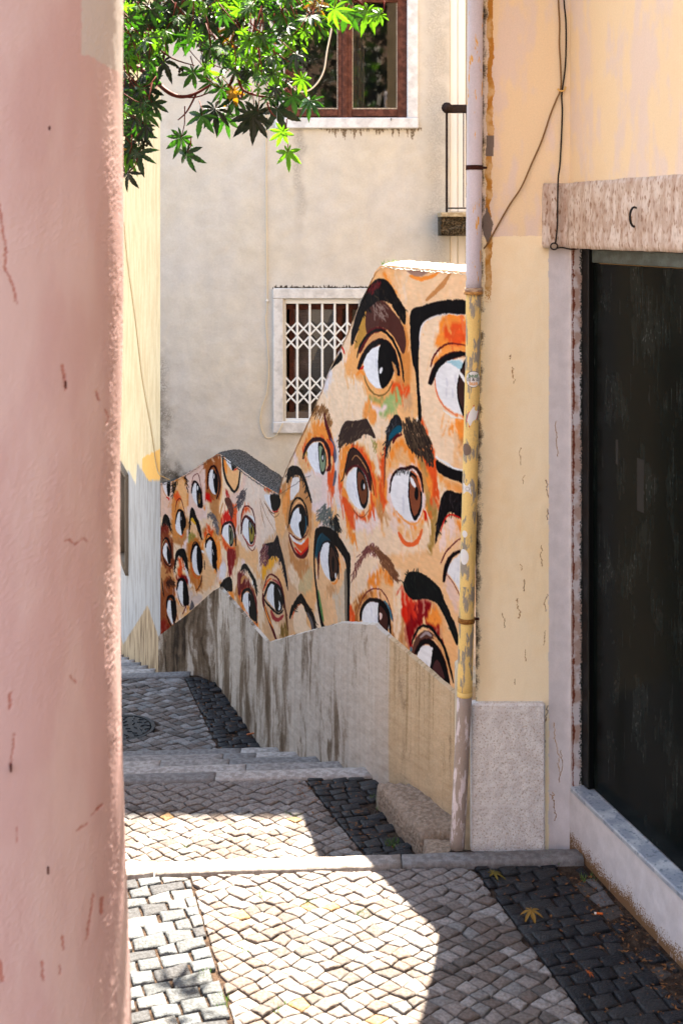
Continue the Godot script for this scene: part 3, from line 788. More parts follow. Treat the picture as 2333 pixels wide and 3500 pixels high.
	fl(6, Color(0.85, 0.65, 0.15), [590, 1340, 620, 1300, 690, 1430, 640, 1400])
	brow(6, [66, 1440, 100, 1280, 150, 1236, 200, 1300, 232, 1420, 242, 1570, 190, 1440, 130, 1385], 80)
	hairs(6, [860, 1290, 920, 1180, 1000, 1220, 1060, 1360, 1090, 1620, 1040, 1500, 980, 1320, 920, 1260], GREYB, Color(0.6, 0.58, 0.58), 120, 80, 80)
	hairs(6, [1420, 1100, 1450, 900, 1540, 740, 1600, 760, 1580, 900, 1480, 1080], Color(0.24, 0.21, 0.24), Color(0.5, 0.46, 0.42), 110, 90, 115)
	eye(8, [102, 380, 130, 260, 180, 208, 230, 320, 265, 500, 262, 600, 240, 668, 170, 562, 120, 470], [188, 260, 240, 350, 268, 520, 258, 620, 222, 648, 195, 520, 186, 400], [92, 340, 120, 180, 170, 112, 220, 172, 262, 320, 284, 540], 32)
	br(8, PEACH, 14, [82, 320, 110, 210, 160, 130], 0.3)
	br(8, PK, 20, [88, 390, 130, 560, 200, 672, 260, 692, 292, 630])
	brow(8, [338, 830, 350, 560, 380, 390, 480, 325, 560, 360, 602, 500, 625, 700, 625, 810, 560, 660, 500, 520, 430, 480, 390, 560, 370, 700], 85, PK, Color(0.2, 0.22, 0.18), 70)
	eye(8, [408, 1180, 430, 1060, 480, 988, 550, 1060, 600, 1230, 615, 1420, 600, 1490, 530, 1485, 480, 1440, 430, 1330], [523, 1020, 582, 1150, 618, 1400, 614, 1500, 530, 1492, 520, 1280], [398, 1190, 420, 1040, 470, 955, 530, 978, 582, 1100, 624, 1380, 618, 1500], 42)
	br(8, Color(0.35, 0.26, 0.16), 16, [398, 1212, 440, 1380, 500, 1505, 565, 1525])
	br(8, MAROON, 22, [590, 1500, 560, 1580, 510, 1680], 0.3)
	hairs(8, [160, 1020, 240, 890, 340, 1000, 335, 1140, 240, 1050, 190, 1110], Color(0.18, 0.09, 0.06), BROWN, 80, 80, 70)
	eye(8, [188, 1560, 210, 1420, 260, 1383, 320, 1450, 345, 1600, 330, 1780, 300, 1890, 250, 1800, 205, 1690], [268, 1390, 330, 1455, 348, 1600, 333, 1770, 310, 1850, 285, 1700, 273, 1540], [186, 1570, 200, 1390, 250, 1305, 320, 1355, 354, 1520, 364, 1700, 330, 1900], 42)
	br(8, PK, 26, [186, 1700, 240, 1860, 290, 1930, 350, 1880])
	br(8, PK, 22, [80, 930, 100, 1140, 130, 1320], 0.3)
	br(8, PK, 18, [698, 430, 720, 260, 770, 190, 830, 232, 872, 320])
	br(8, TAN, 18, [712, 400, 750, 250, 800, 215], 0.3)
	eye(8, [708, 560, 720, 420, 770, 288, 830, 290, 890, 460, 914, 700, 880, 840, 850, 880, 780, 835, 730, 720], [813, 285, 870, 375, 902, 540, 918, 740, 872, 862, 840, 810, 811, 680, 804, 480], [690, 610, 700, 420, 750, 282, 800, 240, 862, 340, 902, 500, 918, 720], 36)
	br(8, REDOR, 20, [700, 700, 750, 870, 820, 940, 880, 900], 0.3)
	br(8, BROWN, 30, [910, 880, 880, 1060, 800, 1190], 0.3)
	br(8, PK, 16, [983, 190, 1010, 60, 1060, 28, 1112, 92])
	eye(8, [988, 340, 1010, 230, 1060, 162, 1130, 185, 1180, 330, 1205, 560, 1205, 740, 1135, 705, 1080, 620, 1020, 450], [1122, 190, 1172, 285, 1203, 460, 1219, 800, 1180, 750, 1128, 705, 1117, 500], [988, 310, 1010, 170, 1080, 108, 1140, 170, 1192, 320, 1218, 570], 38)
	br(8, PW, 12, [1124, 330, 1138, 390, 1152, 470], 0.4)
	fl(8, PW, [903, 360, 940, 372, 950, 425, 908, 400])
	br(8, PK, 22, [958, 570, 964, 660, 960, 750], 0.3)
	fl(8, GREYB, [655, 1600, 690, 1430, 710, 1396, 756, 1530])
	# --- crack across the joint
	br(2, Color(0.25, 0.18, 0.15), 5, [200, 1225, 330, 1140, 450, 1060, 560, 990, 640, 960], 0.6)

func mural_texture() -> ImageTexture:
	CW = int(WS[3] * MR)
	CH = int((MY1 - MY0) * MR)
	rng.seed = 41
	# 1: wet, blended fields: painted small, then enlarged
	soft_scale = 0.125
	canvas = Image.create(int(CW * soft_scale), int(CH * soft_scale), false, Image.FORMAT_RGB8)
	paint_soft()
	canvas.resize(CW, CH, Image.INTERPOLATE_CUBIC)
	# 2: drag the brush through the fields: short marks that pick up the colour beside them
	soft_scale = 1.0
	var src := canvas.duplicate() as Image
	for i in 7000:
		var x := rng.randi_range(4, CW - 5)
		var y := rng.randi_range(4, CH - 5)
		var c := src.get_pixel(clampi(x + rng.randi_range(-14, 14), 0, CW - 1), clampi(y + rng.randi_range(-16, 16), 0, CH - 1))
		c = c.lerp([CREAM, PEACH, PINK, PALE, ORANGE][rng.randi() % 5], rng.randf() * rng.randf() * 0.5)
		c = src.get_pixel(x, y).lerp(c, 0.7)
		var l := rng.randi_range(10, 46)
		var w := rng.randf_range(2.0, 9.0)
		var lean := rng.randf_range(-22.0, 22.0)
		scan(PackedVector2Array([Vector2(x, y - l * 0.5), Vector2(x + w, y - l * 0.3), Vector2(x + w + lean, y + l * 0.5), Vector2(x + lean, y + l * 0.4)]), c)
	canvas.resize(CW / 3, CH / 3, Image.INTERPOLATE_BILINEAR)
	canvas.resize(CW, CH, Image.INTERPOLATE_BILINEAR)
	# 3: drawing
	paint_crisp()
	canvas.resize(CW * 5 / 9, CH * 5 / 9, Image.INTERPOLATE_LANCZOS)
	canvas.resize(CW, CH, Image.INTERPOLATE_BILINEAR)
	# 4: the wall's grain: edges that follow it, thin and thick paint
	var w := CW
	var h := CH
	var dx := noise(71, 0.035, 3).get_image(w, h)
	var dy := noise(72, 0.035, 3).get_image(w, h)
	var sh := noise(73, 0.10, 4).get_image(w / 3, h)
	var br2 := noise(74, 0.012, 3).get_image(w, h)
	sh.resize(w, h, Image.INTERPOLATE_BILINEAR)
	var ax := dx.get_data()
	var ay := dy.get_data()
	var ash := sh.get_data()
	var abr := br2.get_data()
	var from := canvas.get_data()
	var out := PackedByteArray()
	out.resize(w * h * 3)
	for y in h:
		for x in w:
			var i := y * w + x
			var sx := clampi(x + (ax[i] - 128) / 48, 0, w - 1)
			var sy := clampi(y + (ay[i] - 128) / 48, 0, h - 1)
			var j := (sy * w + sx) * 3
			var k := 234 + ash[i] / 11 + (abr[i] - 128) / 14
			out[i * 3] = mini(255, (from[j] * k >> 8) + (255 - k) / 20)
			out[i * 3 + 1] = mini(255, (from[j + 1] * k >> 8) + (255 - k) / 20)
			out[i * 3 + 2] = mini(255, (from[j + 2] * k >> 8) + (255 - k) / 20)
	canvas = Image.create_from_data(w, h, false, Image.FORMAT_RGB8, out)
	canvas.generate_mipmaps()
	var t := ImageTexture.create_from_image(canvas)
	return t

# ================================================================ the painted wall: body
func corner_off(i: int, off: float) -> Vector2:
	var n := Vector2.ZERO
	var c: Vector2 = W[i]
	if i > 0:
		var a: Vector2 = (c - W[i - 1]).normalized()
		n += Vector2(-a.y, a.x)
	if i < 3:
		var b: Vector2 = (W[i + 1] - c).normalized()
		n += Vector2(-b.y, b.x)
	var m := n.normalized()
	var e: Vector2 = (c - W[i - 1]).normalized() if i > 0 else (W[1] - W[0]).normalized()
	return c + m * off / maxf(0.3, m.dot(Vector2(-e.y, e.x)))

func wallpt(s: float, y: float, off: float) -> Vector3:
	var i := 0
	while i < 2 and s > WS[i + 1]:
		i += 1
	var t: float = (s - WS[i]) / (WS[i + 1] - WS[i])
	var p := corner_off(i, off).lerp(corner_off(i + 1, off), t)
	return Vector3(p.x, y, -p.y)

func profile(line: Array, s: float) -> float:
	for i in line.size() - 1:
		if s <= line[i + 1].x:
			return lerpf(line[i].y, line[i + 1].y, clampf((s - line[i].x) / maxf(0.0001, line[i + 1].x - line[i].x), 0, 1))
	return line[line.size() - 1].y

func build_mural_wall() -> void:
	var top: Array = [Vector2(0, 2.31)]
	for p in [[1600, 929], [1440, 917], [1318, 906], [1298, 910], [1279, 930], [1262, 970], [1220, 1059], [1169, 1176], [1127, 1262], [1076, 1388], [1033, 1482], [997, 1559], [964, 1635], [951, 1688], [886, 1650], [825, 1606], [752, 1552]]:
		top.append(on_wall(p[0], p[1]))
	for p in [[744, 1551], [700, 1578], [640, 1618], [592, 1645], [549, 1652]]:
		top.append(on_wall(p[0], p[1]))
	top.append(Vector2(WS[3], top[top.size() - 1].y - 0.005))
	var low: Array = [Vector2(0, 0.43)]
	for p in [[1558, 2365], [1430, 2255], [1330, 2170], [1294, 2135], [1240, 2131], [1180, 2128], [1111, 2145], [1002, 2174], [923, 2196], [850, 2112], [760, 2008], [740, 2015], [650, 2096], [555, 2168]]:
		low.append(on_wall(p[0], p[1]))
	low.append(Vector2(WS[3], low[low.size() - 1].y - 0.02))
	var ss: Array = []
	var s := 0.0
	while s < WS[3]:
		ss.append(s)
		s += 0.04
	for p in top:
		ss.append(p.x)
	for p in low:
		ss.append(p.x)
	for c in WS:
		ss.append(c)
	ss.sort()
	var clean: Array = [0.0]
	for x in ss:
		if x - clean[clean.size() - 1] > 0.004:
			clean.append(minf(x, WS[3]))
	ss = clean
	var root := node("mural_wall", G(W[1].x, -0.2, W[1].y))
	tag(root, "stepped retaining wall painted all over with huge staring eyes above a stained concrete base", "wall")
	var off0 := -root.position
	var lump := noise(77, 9.0, 3)
	# painted face
	var st := begin()
	st.set_smooth_group(-1)
	for i in ss.size() - 1:
		var a: float = ss[i]
		var b: float = ss[i + 1]
		var ya := profile(low, a)
		var yb := profile(low, b)
		var ta := profile(top, a)
		var tb := profile(top, b)
		var rows := 6
		for r in rows:
			var f0 := float(r) / rows
			var f1 := float(r + 1) / rows
			var q := [Vector2(a, lerpf(ya, ta, f0)), Vector2(b, lerpf(yb, tb, f0)), Vector2(b, lerpf(yb, tb, f1)), Vector2(a, lerpf(ya, ta, f1))]
			var pv: Array = []
			var uv: Array = []
			for k in q:
				pv.append(wallpt(k.x, k.y, 0.004 * lump.get_noise_2d(k.x * 0.35, k.y * 0.35)) + off0)
				uv.append(Vector2(k.x / WS[3], (MY1 - k.y) / (MY1 - MY0)))
			quad(st, pv[0], pv[1], pv[2], pv[3], Vector3(-0.9, 0, 0.4), uv)
	var mm := uvmat(mural_texture(), 0.75, null)
	mm.metallic_specular = 0.12
	var rel := grey(5, 0.09, 512, 4)
	mm.normal_enabled = true
	rel.bump_map_to_normal_map(1.2)
	mm.normal_texture = ImageTexture.create_from_image(rel)
	mm.normal_scale = 0.2
	var face := obj("painted_face", done(st), mm, root)
	face.set_meta("label", "mural of dozens of wide open eyes, brows and spectacles in orange, cream and black")
	# core of the wall: back, ends
	st = begin()
	st.set_smooth_group(-1)
	for i in ss.size() - 1:
		var a: float = ss[i]
		var b: float = ss[i + 1]
		quad(st, wallpt(a, -1.9, -0.2) + off0, wallpt(b, -1.9, -0.2) + off0, wallpt(b, profile(top, b) - 0.003, -0.2) + off0, wallpt(a, profile(top, a) - 0.003, -0.2) + off0, Vector3(0.9, 0, -0.4))
		quad(st, wallpt(a, profile(top, a) - 0.003, -0.001) + off0, wallpt(b, profile(top, b) - 0.003, -0.001) + off0, wallpt(b, profile(top, b) - 0.003, -0.2) + off0, wallpt(a, profile(top, a) - 0.003, -0.2) + off0, Vector3.UP)
	obj("wall_core", done(st), mat(S(0.66, 0.60, 0.53), 0.9, null, 1.0, bump(11, 0.03), 0.4), root)
	# coping: rough bedded mortar, painted sunlit pale high up, dark with shade and lichen below
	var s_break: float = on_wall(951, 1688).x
	var n2 := noise(31, 26.0, 4)
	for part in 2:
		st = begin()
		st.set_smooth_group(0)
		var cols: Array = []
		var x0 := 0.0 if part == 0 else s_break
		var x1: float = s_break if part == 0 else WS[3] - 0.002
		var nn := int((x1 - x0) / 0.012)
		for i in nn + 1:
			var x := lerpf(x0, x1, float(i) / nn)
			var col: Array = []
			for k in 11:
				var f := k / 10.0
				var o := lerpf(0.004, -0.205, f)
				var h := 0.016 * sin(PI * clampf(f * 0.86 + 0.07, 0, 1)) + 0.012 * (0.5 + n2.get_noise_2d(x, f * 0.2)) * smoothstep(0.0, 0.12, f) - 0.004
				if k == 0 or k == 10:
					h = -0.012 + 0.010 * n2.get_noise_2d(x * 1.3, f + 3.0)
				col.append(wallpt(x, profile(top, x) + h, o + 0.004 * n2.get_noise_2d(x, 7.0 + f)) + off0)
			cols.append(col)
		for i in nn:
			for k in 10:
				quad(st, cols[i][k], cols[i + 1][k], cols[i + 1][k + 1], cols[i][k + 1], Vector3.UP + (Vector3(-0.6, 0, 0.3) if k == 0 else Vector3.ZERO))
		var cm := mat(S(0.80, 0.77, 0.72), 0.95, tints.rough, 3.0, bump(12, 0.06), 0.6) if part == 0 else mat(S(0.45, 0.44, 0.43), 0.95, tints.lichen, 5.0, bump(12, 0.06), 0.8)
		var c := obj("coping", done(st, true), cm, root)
		c.set_meta("label", "rough mortar coping painted sunlit pale" if part == 0 else "coping dark with lichen and painted shade")
	# concrete base, 2 cm proud, with its ledge
	st = begin()
	st.set_smooth_group(-1)
	var bo := 0.022
	for i in ss.size() - 1:
		var a: float = ss[i]
		var b: float = ss[i + 1]
		var la := profile(low, a) + 0.004 * lump.get_noise_1d(a * 8.0)
		var lb := profile(low, b) + 0.004 * lump.get_noise_1d(b * 8.0)
		var rows := 6
		for r in rows:
			var pv: Array = []
			var uv: Array = []
			for k in [[a, la, r], [b, lb, r], [b, lb, r + 1], [a, la, r + 1]]:
				var y := lerpf(-1.6, k[1], float(k[2]) / rows)
				var o := bo + 0.006 * lump.get_noise_2d(k[0] * 0.3 + 4.0, y * 0.3)
				if k[2] == rows:
					o = bo - 0.003
				pv.append(wallpt(k[0], y, o) + off0)
				uv.append(Vector2(k[0] / WS[3], (0.75 - y) / 2.35))
			quad(st, pv[0], pv[1], pv[2], pv[3], Vector3(-0.9, 0, 0.4), uv)
		quad(st, wallpt(a, la, bo - 0.003) + off0, wallpt(b, lb, bo - 0.003) + off0, wallpt(b, lb + 0.010, -0.004) + off0, wallpt(a, la + 0.010, -0.004) + off0, Vector3.UP, [Vector2(a / WS[3], 0.02), Vector2(b / WS[3], 0.02), Vector2(b / WS[3], 0.03), Vector2(a / WS[3], 0.03)])
	var bm := uvmat(base_texture(), 0.9)
	var rb := grey(6, 0.06, 512, 4)
	rb.bump_map_to_normal_map(2.0)
	bm.normal_enabled = true
	bm.normal_texture = ImageTexture.create_from_image(rb)
	bm.normal_scale = 0.5
	var base := obj("concrete_base", done(st), bm, root)
	base.set_meta("label", "grey concrete base with brown damp streaks")
	# tie to the yellow house: a narrow plastered return behind the drainpipe
	obj("end_return", bb(G(0.49, -0.22, 5.345) + off0, G(0.62, 0.62, 5.05) + off0, 0.01), mat(S(0.82, 0.75, 0.64), 0.9, tints.plaster, 2.0, bump(11, 0.03), 0.4), root)

# damp streaks and patches of the concrete base, texels along (s, y)
func base_texture() -> ImageTexture:
	var w := 1240
	var h := 590
	var streak := noise(101, 0.05, 4)
	var fine := noise(102, 0.9, 3)
	var broad := noise(103, 0.014, 4)
	var out := PackedByteArray()
	out.resize(w * h * 3)
	var s1: float = WS[1]
	var s2: float = WS[2]
	var pale := S(0.79, 0.735, 0.675)
	var tan_c := S(0.79, 0.685, 0.55)
	var brown := S(0.36, 0.28, 0.20)
	var dark := S(0.20, 0.155, 0.115)
	for x in w:
		var s: float = float(x) / w * WS[3]
		var st1 := streak.get_noise_1d(x * 1.0)
		var st2 := streak.get_noise_1d(x * 4.0 + 900.0)
		var amount := 0.0
		var base := pale
		amount = profile([Vector2(0, 0.14), Vector2(s1, 0.02), Vector2(s1 + 0.3, 0.08), Vector2(s1 + 0.7, 0.33), Vector2(s1 + 1.2, 0.36), Vector2(s1 + 2.0, 0.46), Vector2(s2 - 0.2, 0.62), Vector2(s2 + 0.4, 0.85), Vector2(9, 0.7)], s)
		base = tan_c.lerp(pale, smoothstep(s1 - 0.16, s1 - 0.13, s + 0.012 * st1))
		for y in h:
			var yy := 0.75 - float(y) / h * 2.35
			var wig := broad.get_noise_2d(x * 1.0, y * 0.6)
			var k := amount + 0.50 * streak.get_noise_2d(x * 0.8 + wig * 26.0, y * 0.05) + 0.22 * st2 * amount + 0.75 * broad.get_noise_2d(x * 0.9 + 500.0, y * 0.28) - 0.08
			k += 0.24 * fine.get_noise_2d(x, y * 0.5)
			var c := base.lerp(brown, smoothstep(0.25, 0.85, k) * 0.85)
			c = c.lerp(dark, smoothstep(0.85, 1.35, k))
			if s < s1 - 0.10 and yy > 0.05:  # moss-brown drip marks under the ledge
				var drip := smoothstep(0.1, 0.5, streak.get_noise_2d(x * 2.6, y * 0.02) + 0.5 * fine.get_noise_2d(x, y))
				c = c.lerp(S(0.45, 0.36, 0.2), drip * (0.42 if yy > 0.22 + 0.5 * streak.get_noise_1d(x * 3.0 + 77.0) else 0.12))
			c = c * (0.97 + 0.10 * fine.get_noise_2d(x * 1.7, y * 1.7) + 0.05 * st1)
			var i := (y * w + x) * 3
			out[i] = clampi(int(c.r * 255.0), 0, 255)
			out[i + 1] = clampi(int(c.g * 255.0), 0, 255)
			out[i + 2] = clampi(int(c.b * 255.0), 0, 255)
	var im := Image.create_from_data(w, h, false, Image.FORMAT_RGB8, out)
	# board joints and hairline cracks
	for u in [1180.0, 1240.0, 1092.0, 1018.0, 870.0, 800.0]:
		var x := int(on_wall(u, 2200).x / WS[3] * w)
		for y in range(40, h):
			if hash(Vector2i(x, y / 5)) % 5 > 0:
				im.set_pixel(x, y, im.get_pixel(x, y) * 0.72)
				im.set_pixel(x + 1, y, im.get_pixel(x + 1, y) * 1.1)
	im.generate_mipmaps()
	return ImageTexture.create_from_image(im)

# ================================================================ grey house behind the wall
const GX0 := -1.431
const GX1 := 2.6
const GY0 := 0.2
const GY1 := 4.6

func grey_uv(p: Vector3) -> Vector2:
	return Vector2((p.x - GX0) / (GX1 - GX0), (GY1 - p.y) / (GY1 - GY0))

func front(st: SurfaceTool, u0: float, v0: float, u1: float, v1: float, d: float) -> void:
	var a := P(u0, v0, d)
	var b := P(u1, v1, d)
	var q := [Vector3(a.x, a.y, -d), Vector3(b.x, a.y, -d), Vector3(b.x, b.y, -d), Vector3(a.x, b.y, -d)]
	quad(st, q[0], q[1], q[2], q[3], Vector3.BACK, [grey_uv(q[0]), grey_uv(q[1]), grey_uv(q[2]), grey_uv(q[3])])

func px_box(u0: float, v0: float, u1: float, v1: float, d_near: float, d_far: float, bev := 0.004) -> ArrayMesh:
	# the front face lies at d_near and shows between the given pixels
	var a := P(u0, v0, d_near)
	var b := P(u1, v1, d_near)
	return bb(Vector3(a.x, b.y, -d_far), Vector3(b.x, a.y, -d_near), bev)

func grey_texture() -> ImageTexture:
	var w := 900
	var h := 980
	var a := noise(201, 0.006, 4)
	var b := noise(202, 0.02, 4)
	var c2 := noise(203, 0.25, 3)
	var str := noise(204, 0.035, 3)
	var base := S(0.775, 0.77, 0.745)
	var warm := S(0.775, 0.755, 0.695)
	var cool := S(0.74, 0.735, 0.72)
	var out := PackedByteArray()
	out.resize(w * h * 3)
	for y in h:
		var wy := GY1 - float(y) / h * (GY1 - GY0)
		var v := HY + (EYE - wy) * F / BACK_D
		for x in w:
			var wx := GX0 + float(x) / w * (GX1 - GX0)
			var u := CX + wx * F / BACK_D
			var n1 := a.get_noise_2d(x, y)
			var n2 := b.get_noise_2d(x, y)
			var n3 := c2.get_noise_2d(x, y)
			var c := base.lerp(warm, clampf(0.4 + 0.9 * n1, 0, 1) * 0.7)
			c = c.lerp(cool, clampf(0.25 + 1.2 * str.get_noise_2d(x * 0.7, y * 0.10) - 0.3 * n1, 0, 1) * 0.32)
			c = c * (1.0 + 0.035 * n3 + 0.05 * n2)
			# black mould along the house corner, thick above the mural wall
			var edge := smoothstep(52.0, 0.0, (u - 548.0) + 45.0 * n2 + 18.0 * n3) * smoothstep(800.0, 900.0, v)
			edge = maxf(edge * 0.5 * smoothstep(1000.0, 1500.0, v + 300.0 * n1), smoothstep(90.0, -40.0, (1655.0 - v) + absf(u - 600.0) * 0.55 + 110.0 * n2 + 40.0 * n3) * (1.0 if u < 790.0 else 0.0))
			c = c.lerp(S(0.16, 0.135, 0.10), clampf(edge, 0, 1) * smoothstep(-0.35, 0.25, n3 + 0.8 * n2 + edge * 0.7) * 0.92)
			# drips under the sill of the big window, grime over the barred window
			var run := 440.0 + 60.0 * maxf(0.0, str.get_noise_2d(x * 2.2, 40.0)) + 14.0 * c2.get_noise_2d(x, 5.0)
			var drip := (1.0 if v > 436.0 and v < run and u > 1090.0 and u < 1440.0 else 0.0) * clampf(0.7 + n3, 0, 1)
			c = c.lerp(S(0.30, 0.24, 0.17), drip * 0.8)
			# soot-black lichen growing in clumps on the top of the barred window's stone
			if u > 930.0 and u < 1275.0 and v < 990.0 and v > 979.0 - 9.0 * c2.get_noise_2d(x * 0.9, 77.0) - 6.0 * n3:
				c = S(0.22, 0.19, 0.15)
			# long damp streaks from the ends of the sill
			var damp := smoothstep(26.0, 4.0, absf(u - 1022.0 + 20.0 * n2)) * smoothstep(1000.0, 460.0, v) * (1.0 if v > 440.0 else 0.0)
			damp = maxf(damp, smoothstep(60.0, 10.0, absf(u - 1490.0 + 30.0 * n2)) * 0.7)
			c = c.lerp(S(0.56, 0.545, 0.52), damp * clampf(0.6 + n3, 0, 1) * 0.7)
			var i := (y * w + x) * 3
			out[i] = clampi(int(c.r * 255.0), 0, 255)
			out[i + 1] = clampi(int(c.g * 255.0), 0, 255)
			out[i + 2] = clampi(int(c.b * 255.0), 0, 255)
	var im := Image.create_from_data(w, h, false, Image.FORMAT_RGB8, out)
	im.generate_mipmaps()
	return ImageTexture.create_from_image(im)

# side of the grey house, along the lane that runs off to the left: (q metres back from the corner, y)
func side_at(u: float, v: float) -> Vector2:
	var d := 1.349 / ((u - CX) / F + 0.286)
	return Vector2(d - BACK_D, Y_at(v, d))

func side_pt(q: float, y: float, off: float = 0.0) -> Vector3:
	return Vector3(GX0 - 0.286 * q - 0.9615 * off, y, -(BACK_D + q) + 0.275 * off)

func side_texture() -> ImageTexture:
	var w := 360
	var h := 900
	var n1 := noise(301, 0.02, 4)
	var n2 := noise(302, 0.3, 3)
	var zig: Array = []
	for p in [[548, 1641], [508, 1641], [469, 1580], [465, 1655], [440, 1605], [426, 1640]]:
		zig.append(side_at(p[0], p[1]))
	var tan_z: Array = []
	for p in [[548, 2190], [545, 2183], [505, 2067], [470, 2125], [422, 2201]]:
		tan_z.append(side_at(p[0], p[1]))
	var yellow := S(0.86, 0.78, 0.62)
	var orange := S(0.90, 0.68, 0.34)
	var white := S(0.66, 0.645, 0.63)
	var tan_c := S(0.70, 0.60, 0.47)
	var p0 := side_at(487, 1453)
	var p1 := side_at(545, 1700)
	var out := PackedByteArray()
	out.resize(w * h * 3)
	for y in h:
		var wy := 4.8 - float(y) / h * 7.2
		for x in w:
			var q := float(x) / w * 3.6
			var k := n1.get_noise_2d(x * 3.0, y * 0.8)
			var f := n2.get_noise_2d(x, y * 0.4)
			var c := yellow.lerp(S(0.76, 0.65, 0.48), clampf(0.3 + k, 0, 1) * 0.6)
			if q < p0.x and wy < p0.y - 0.25 * q + 0.02 * k:
				c = orange
			if wy < profile(zig, q) + 0.03 * f:
				c = white.lerp(S(0.54, 0.52, 0.495), clampf(0.2 + k, 0, 1))
			if wy < profile(tan_z, q) + 0.02 * f:
				c = tan_c.lerp(S(0.45, 0.36, 0.26), clampf(0.25 + 1.3 * k, 0, 1))
			c = c * (1.0 + 0.05 * f)
			var i := (y * w + x) * 3
			out[i] = clampi(int(c.r * 255.0), 0, 255)
			out[i + 1] = clampi(int(c.g * 255.0), 0, 255)
			out[i + 2] = clampi(int(c.b * 255.0), 0, 255)
	var im := Image.create_from_data(w, h, false, Image.FORMAT_RGB8, out)
	im.generate_mipmaps()
	return ImageTexture.create_from_image(im)

const ROOF_Y := 9.3

func build_grey_house() -> void:
	var root := node("grey_house")
	tag(root, "tall grey plastered house behind the mural wall, with a yellow washed side", "house")
	# front wall, built round its openings
	var gt := grey_texture()
	var wm := uvmat(gt, 0.92)
	var nb := grey(8, 0.05, 512, 4)
	nb.bump_map_to_normal_map(1.5)
	wm.normal_enabled = true
	wm.normal_texture = ImageTexture.create_from_image(nb)
	wm.normal_scale = 0.4
	var st := begin()
	st.set_smooth_group(-1)
	var us := [548.0, 972.0, 976.0, 1226.0, 1391.0, 1536.0, 1660.0, 2289.0]
	var vs := [-132.0, -18.0, 402.0, 724.0, 806.0, 1022.0, 1040.0, 1443.0, 1768.0]
	# openings: big window, barred window, balcony door, door below it
	var open := [[972.0, -18.0, 1391.0, 402.0], [976.0, 1022.0, 1226.0, 1443.0], [1536.0, -132.0, 1660.0, 724.0], [1536.0, 806.0, 1660.0, 1443.0]]
	for i in us.size() - 1:
		for j in vs.size() - 1:
			var mu: float = (us[i] + us[i + 1]) * 0.5
			var mv: float = (vs[j] + vs[j + 1]) * 0.5
			var hole := false
			for o in open:
				if mu > o[0] and mu < o[2] and mv > o[1] and mv < o[3]:
					hole = true
			if not hole:
				front(st, us[i], vs[j], us[i + 1], vs[j + 1], BACK_D)
	var wl := obj("front_wall", done(st), wm, root)
	wl.set_meta("label", "pale grey plaster front with black mould at its corner")
	var plain := mat(S(0.84, 0.80, 0.74), 0.92, tints.plaster, 0.8, bump(11, 0.03), 0.4)
	# reveals
	st = begin()
	for o in open:
		var a := P(o[0], o[1], BACK_D)
		var b := P(o[2], o[3], BACK_D)
		var e := 0.3
		for k in 4:
			var c := [Vector3(a.x, a.y, -BACK_D), Vector3(b.x, a.y, -BACK_D), Vector3(b.x, b.y, -BACK_D), Vector3(a.x, b.y, -BACK_D)]
			var p: Vector3 = c[k]
			var q: Vector3 = c[(k + 1) % 4]
			quad(st, p, q, q + Vector3(0, 0, -e), p + Vector3(0, 0, -e), (a + b) * 0.5 - (p + q) * 0.5)
	obj("reveal", done(st), plain, root)
	# rest of the body above and to the right, out of the picture
	var y_top: float = P(0, -132, BACK_D).y
	st = begin()
	st.set_smooth_group(-1)
	var xr := P(2289, 0, BACK_D).x
	quad(st, G(GX0, y_top, BACK_D), G(7, y_top, BACK_D), G(7, ROOF_Y, BACK_D), G(GX0, ROOF_Y, BACK_D), Vector3.BACK)
	quad(st, G(xr, 0.2, BACK_D), G(7, 0.2, BACK_D), G(7, y_top, BACK_D), G(xr, y_top, BACK_D), Vector3.BACK)
	quad(st, G(GX0, -2.6, BACK_D), G(7, -2.6, BACK_D), G(7, 0.205, BACK_D), G(GX0, 0.205, BACK_D), Vector3.BACK)
	quad(st, G(7, -2.6, BACK_D), G(7, -2.6, 17), G(7, ROOF_Y, 17), G(7, ROOF_Y, BACK_D), Vector3.RIGHT)
	var far := side_pt(7.28, 0)
	quad(st, G(far.x, -2.6, 17), G(7, -2.6, 17), G(7, ROOF_Y, 17), G(far.x, ROOF_Y, 17), Vector3.FORWARD)
	obj("upper_wall", done(st), plain, root)
	# side wall
	st = begin()
	st.set_smooth_group(-1)
	var wq := [side_at(440, 1640), side_at(413, 1600), side_at(440, 1950)]
	var q0: float = wq[0].x
	var q1: float = wq[1].x
	var y1: float = wq[0].y
	var y0: float = wq[2].y
	for r in [[0.0, q0, -2.4, 4.8], [q0, q1, y1, 4.8], [q0, q1, -2.4, y0], [q1, 3.6, -2.4, 4.8]]:
		quad(st, side_pt(r[0], r[2]), side_pt(r[1], r[2]), side_pt(r[1], r[3]), side_pt(r[0], r[3]), Vector3(-1, 0, 0.3), [Vector2(r[0] / 3.6, (4.8 - r[2]) / 7.2), Vector2(r[1] / 3.6, (4.8 - r[2]) / 7.2), Vector2(r[1] / 3.6, (4.8 - r[3]) / 7.2), Vector2(r[0] / 3.6, (4.8 - r[3]) / 7.2)])
	var sw := obj("side_wall", done(st), uvmat(side_texture(), 0.9), root)
	sw.set_meta("label", "yellow washed side wall with a white band below a ragged edge")
	st = begin()
	quad(st, side_pt(0, 4.8), side_pt(7.28, 4.8), side_pt(7.28, ROOF_Y), side_pt(0, ROOF_Y), Vector3(-1, 0, 0.3))
	quad(st, side_pt(3.6, -2.6), side_pt(7.28, -2.6), side_pt(7.28, 4.8), side_pt(3.6, 4.8), Vector3(-1, 0, 0.3))
	obj("side_wall", done(st), mat(S(0.90, 0.80, 0.60), 0.9, tints.plaster, 0.8), root)
	# narrow window in the side wall
	var sww := Node3D.new()
	sww.name = "side_window"
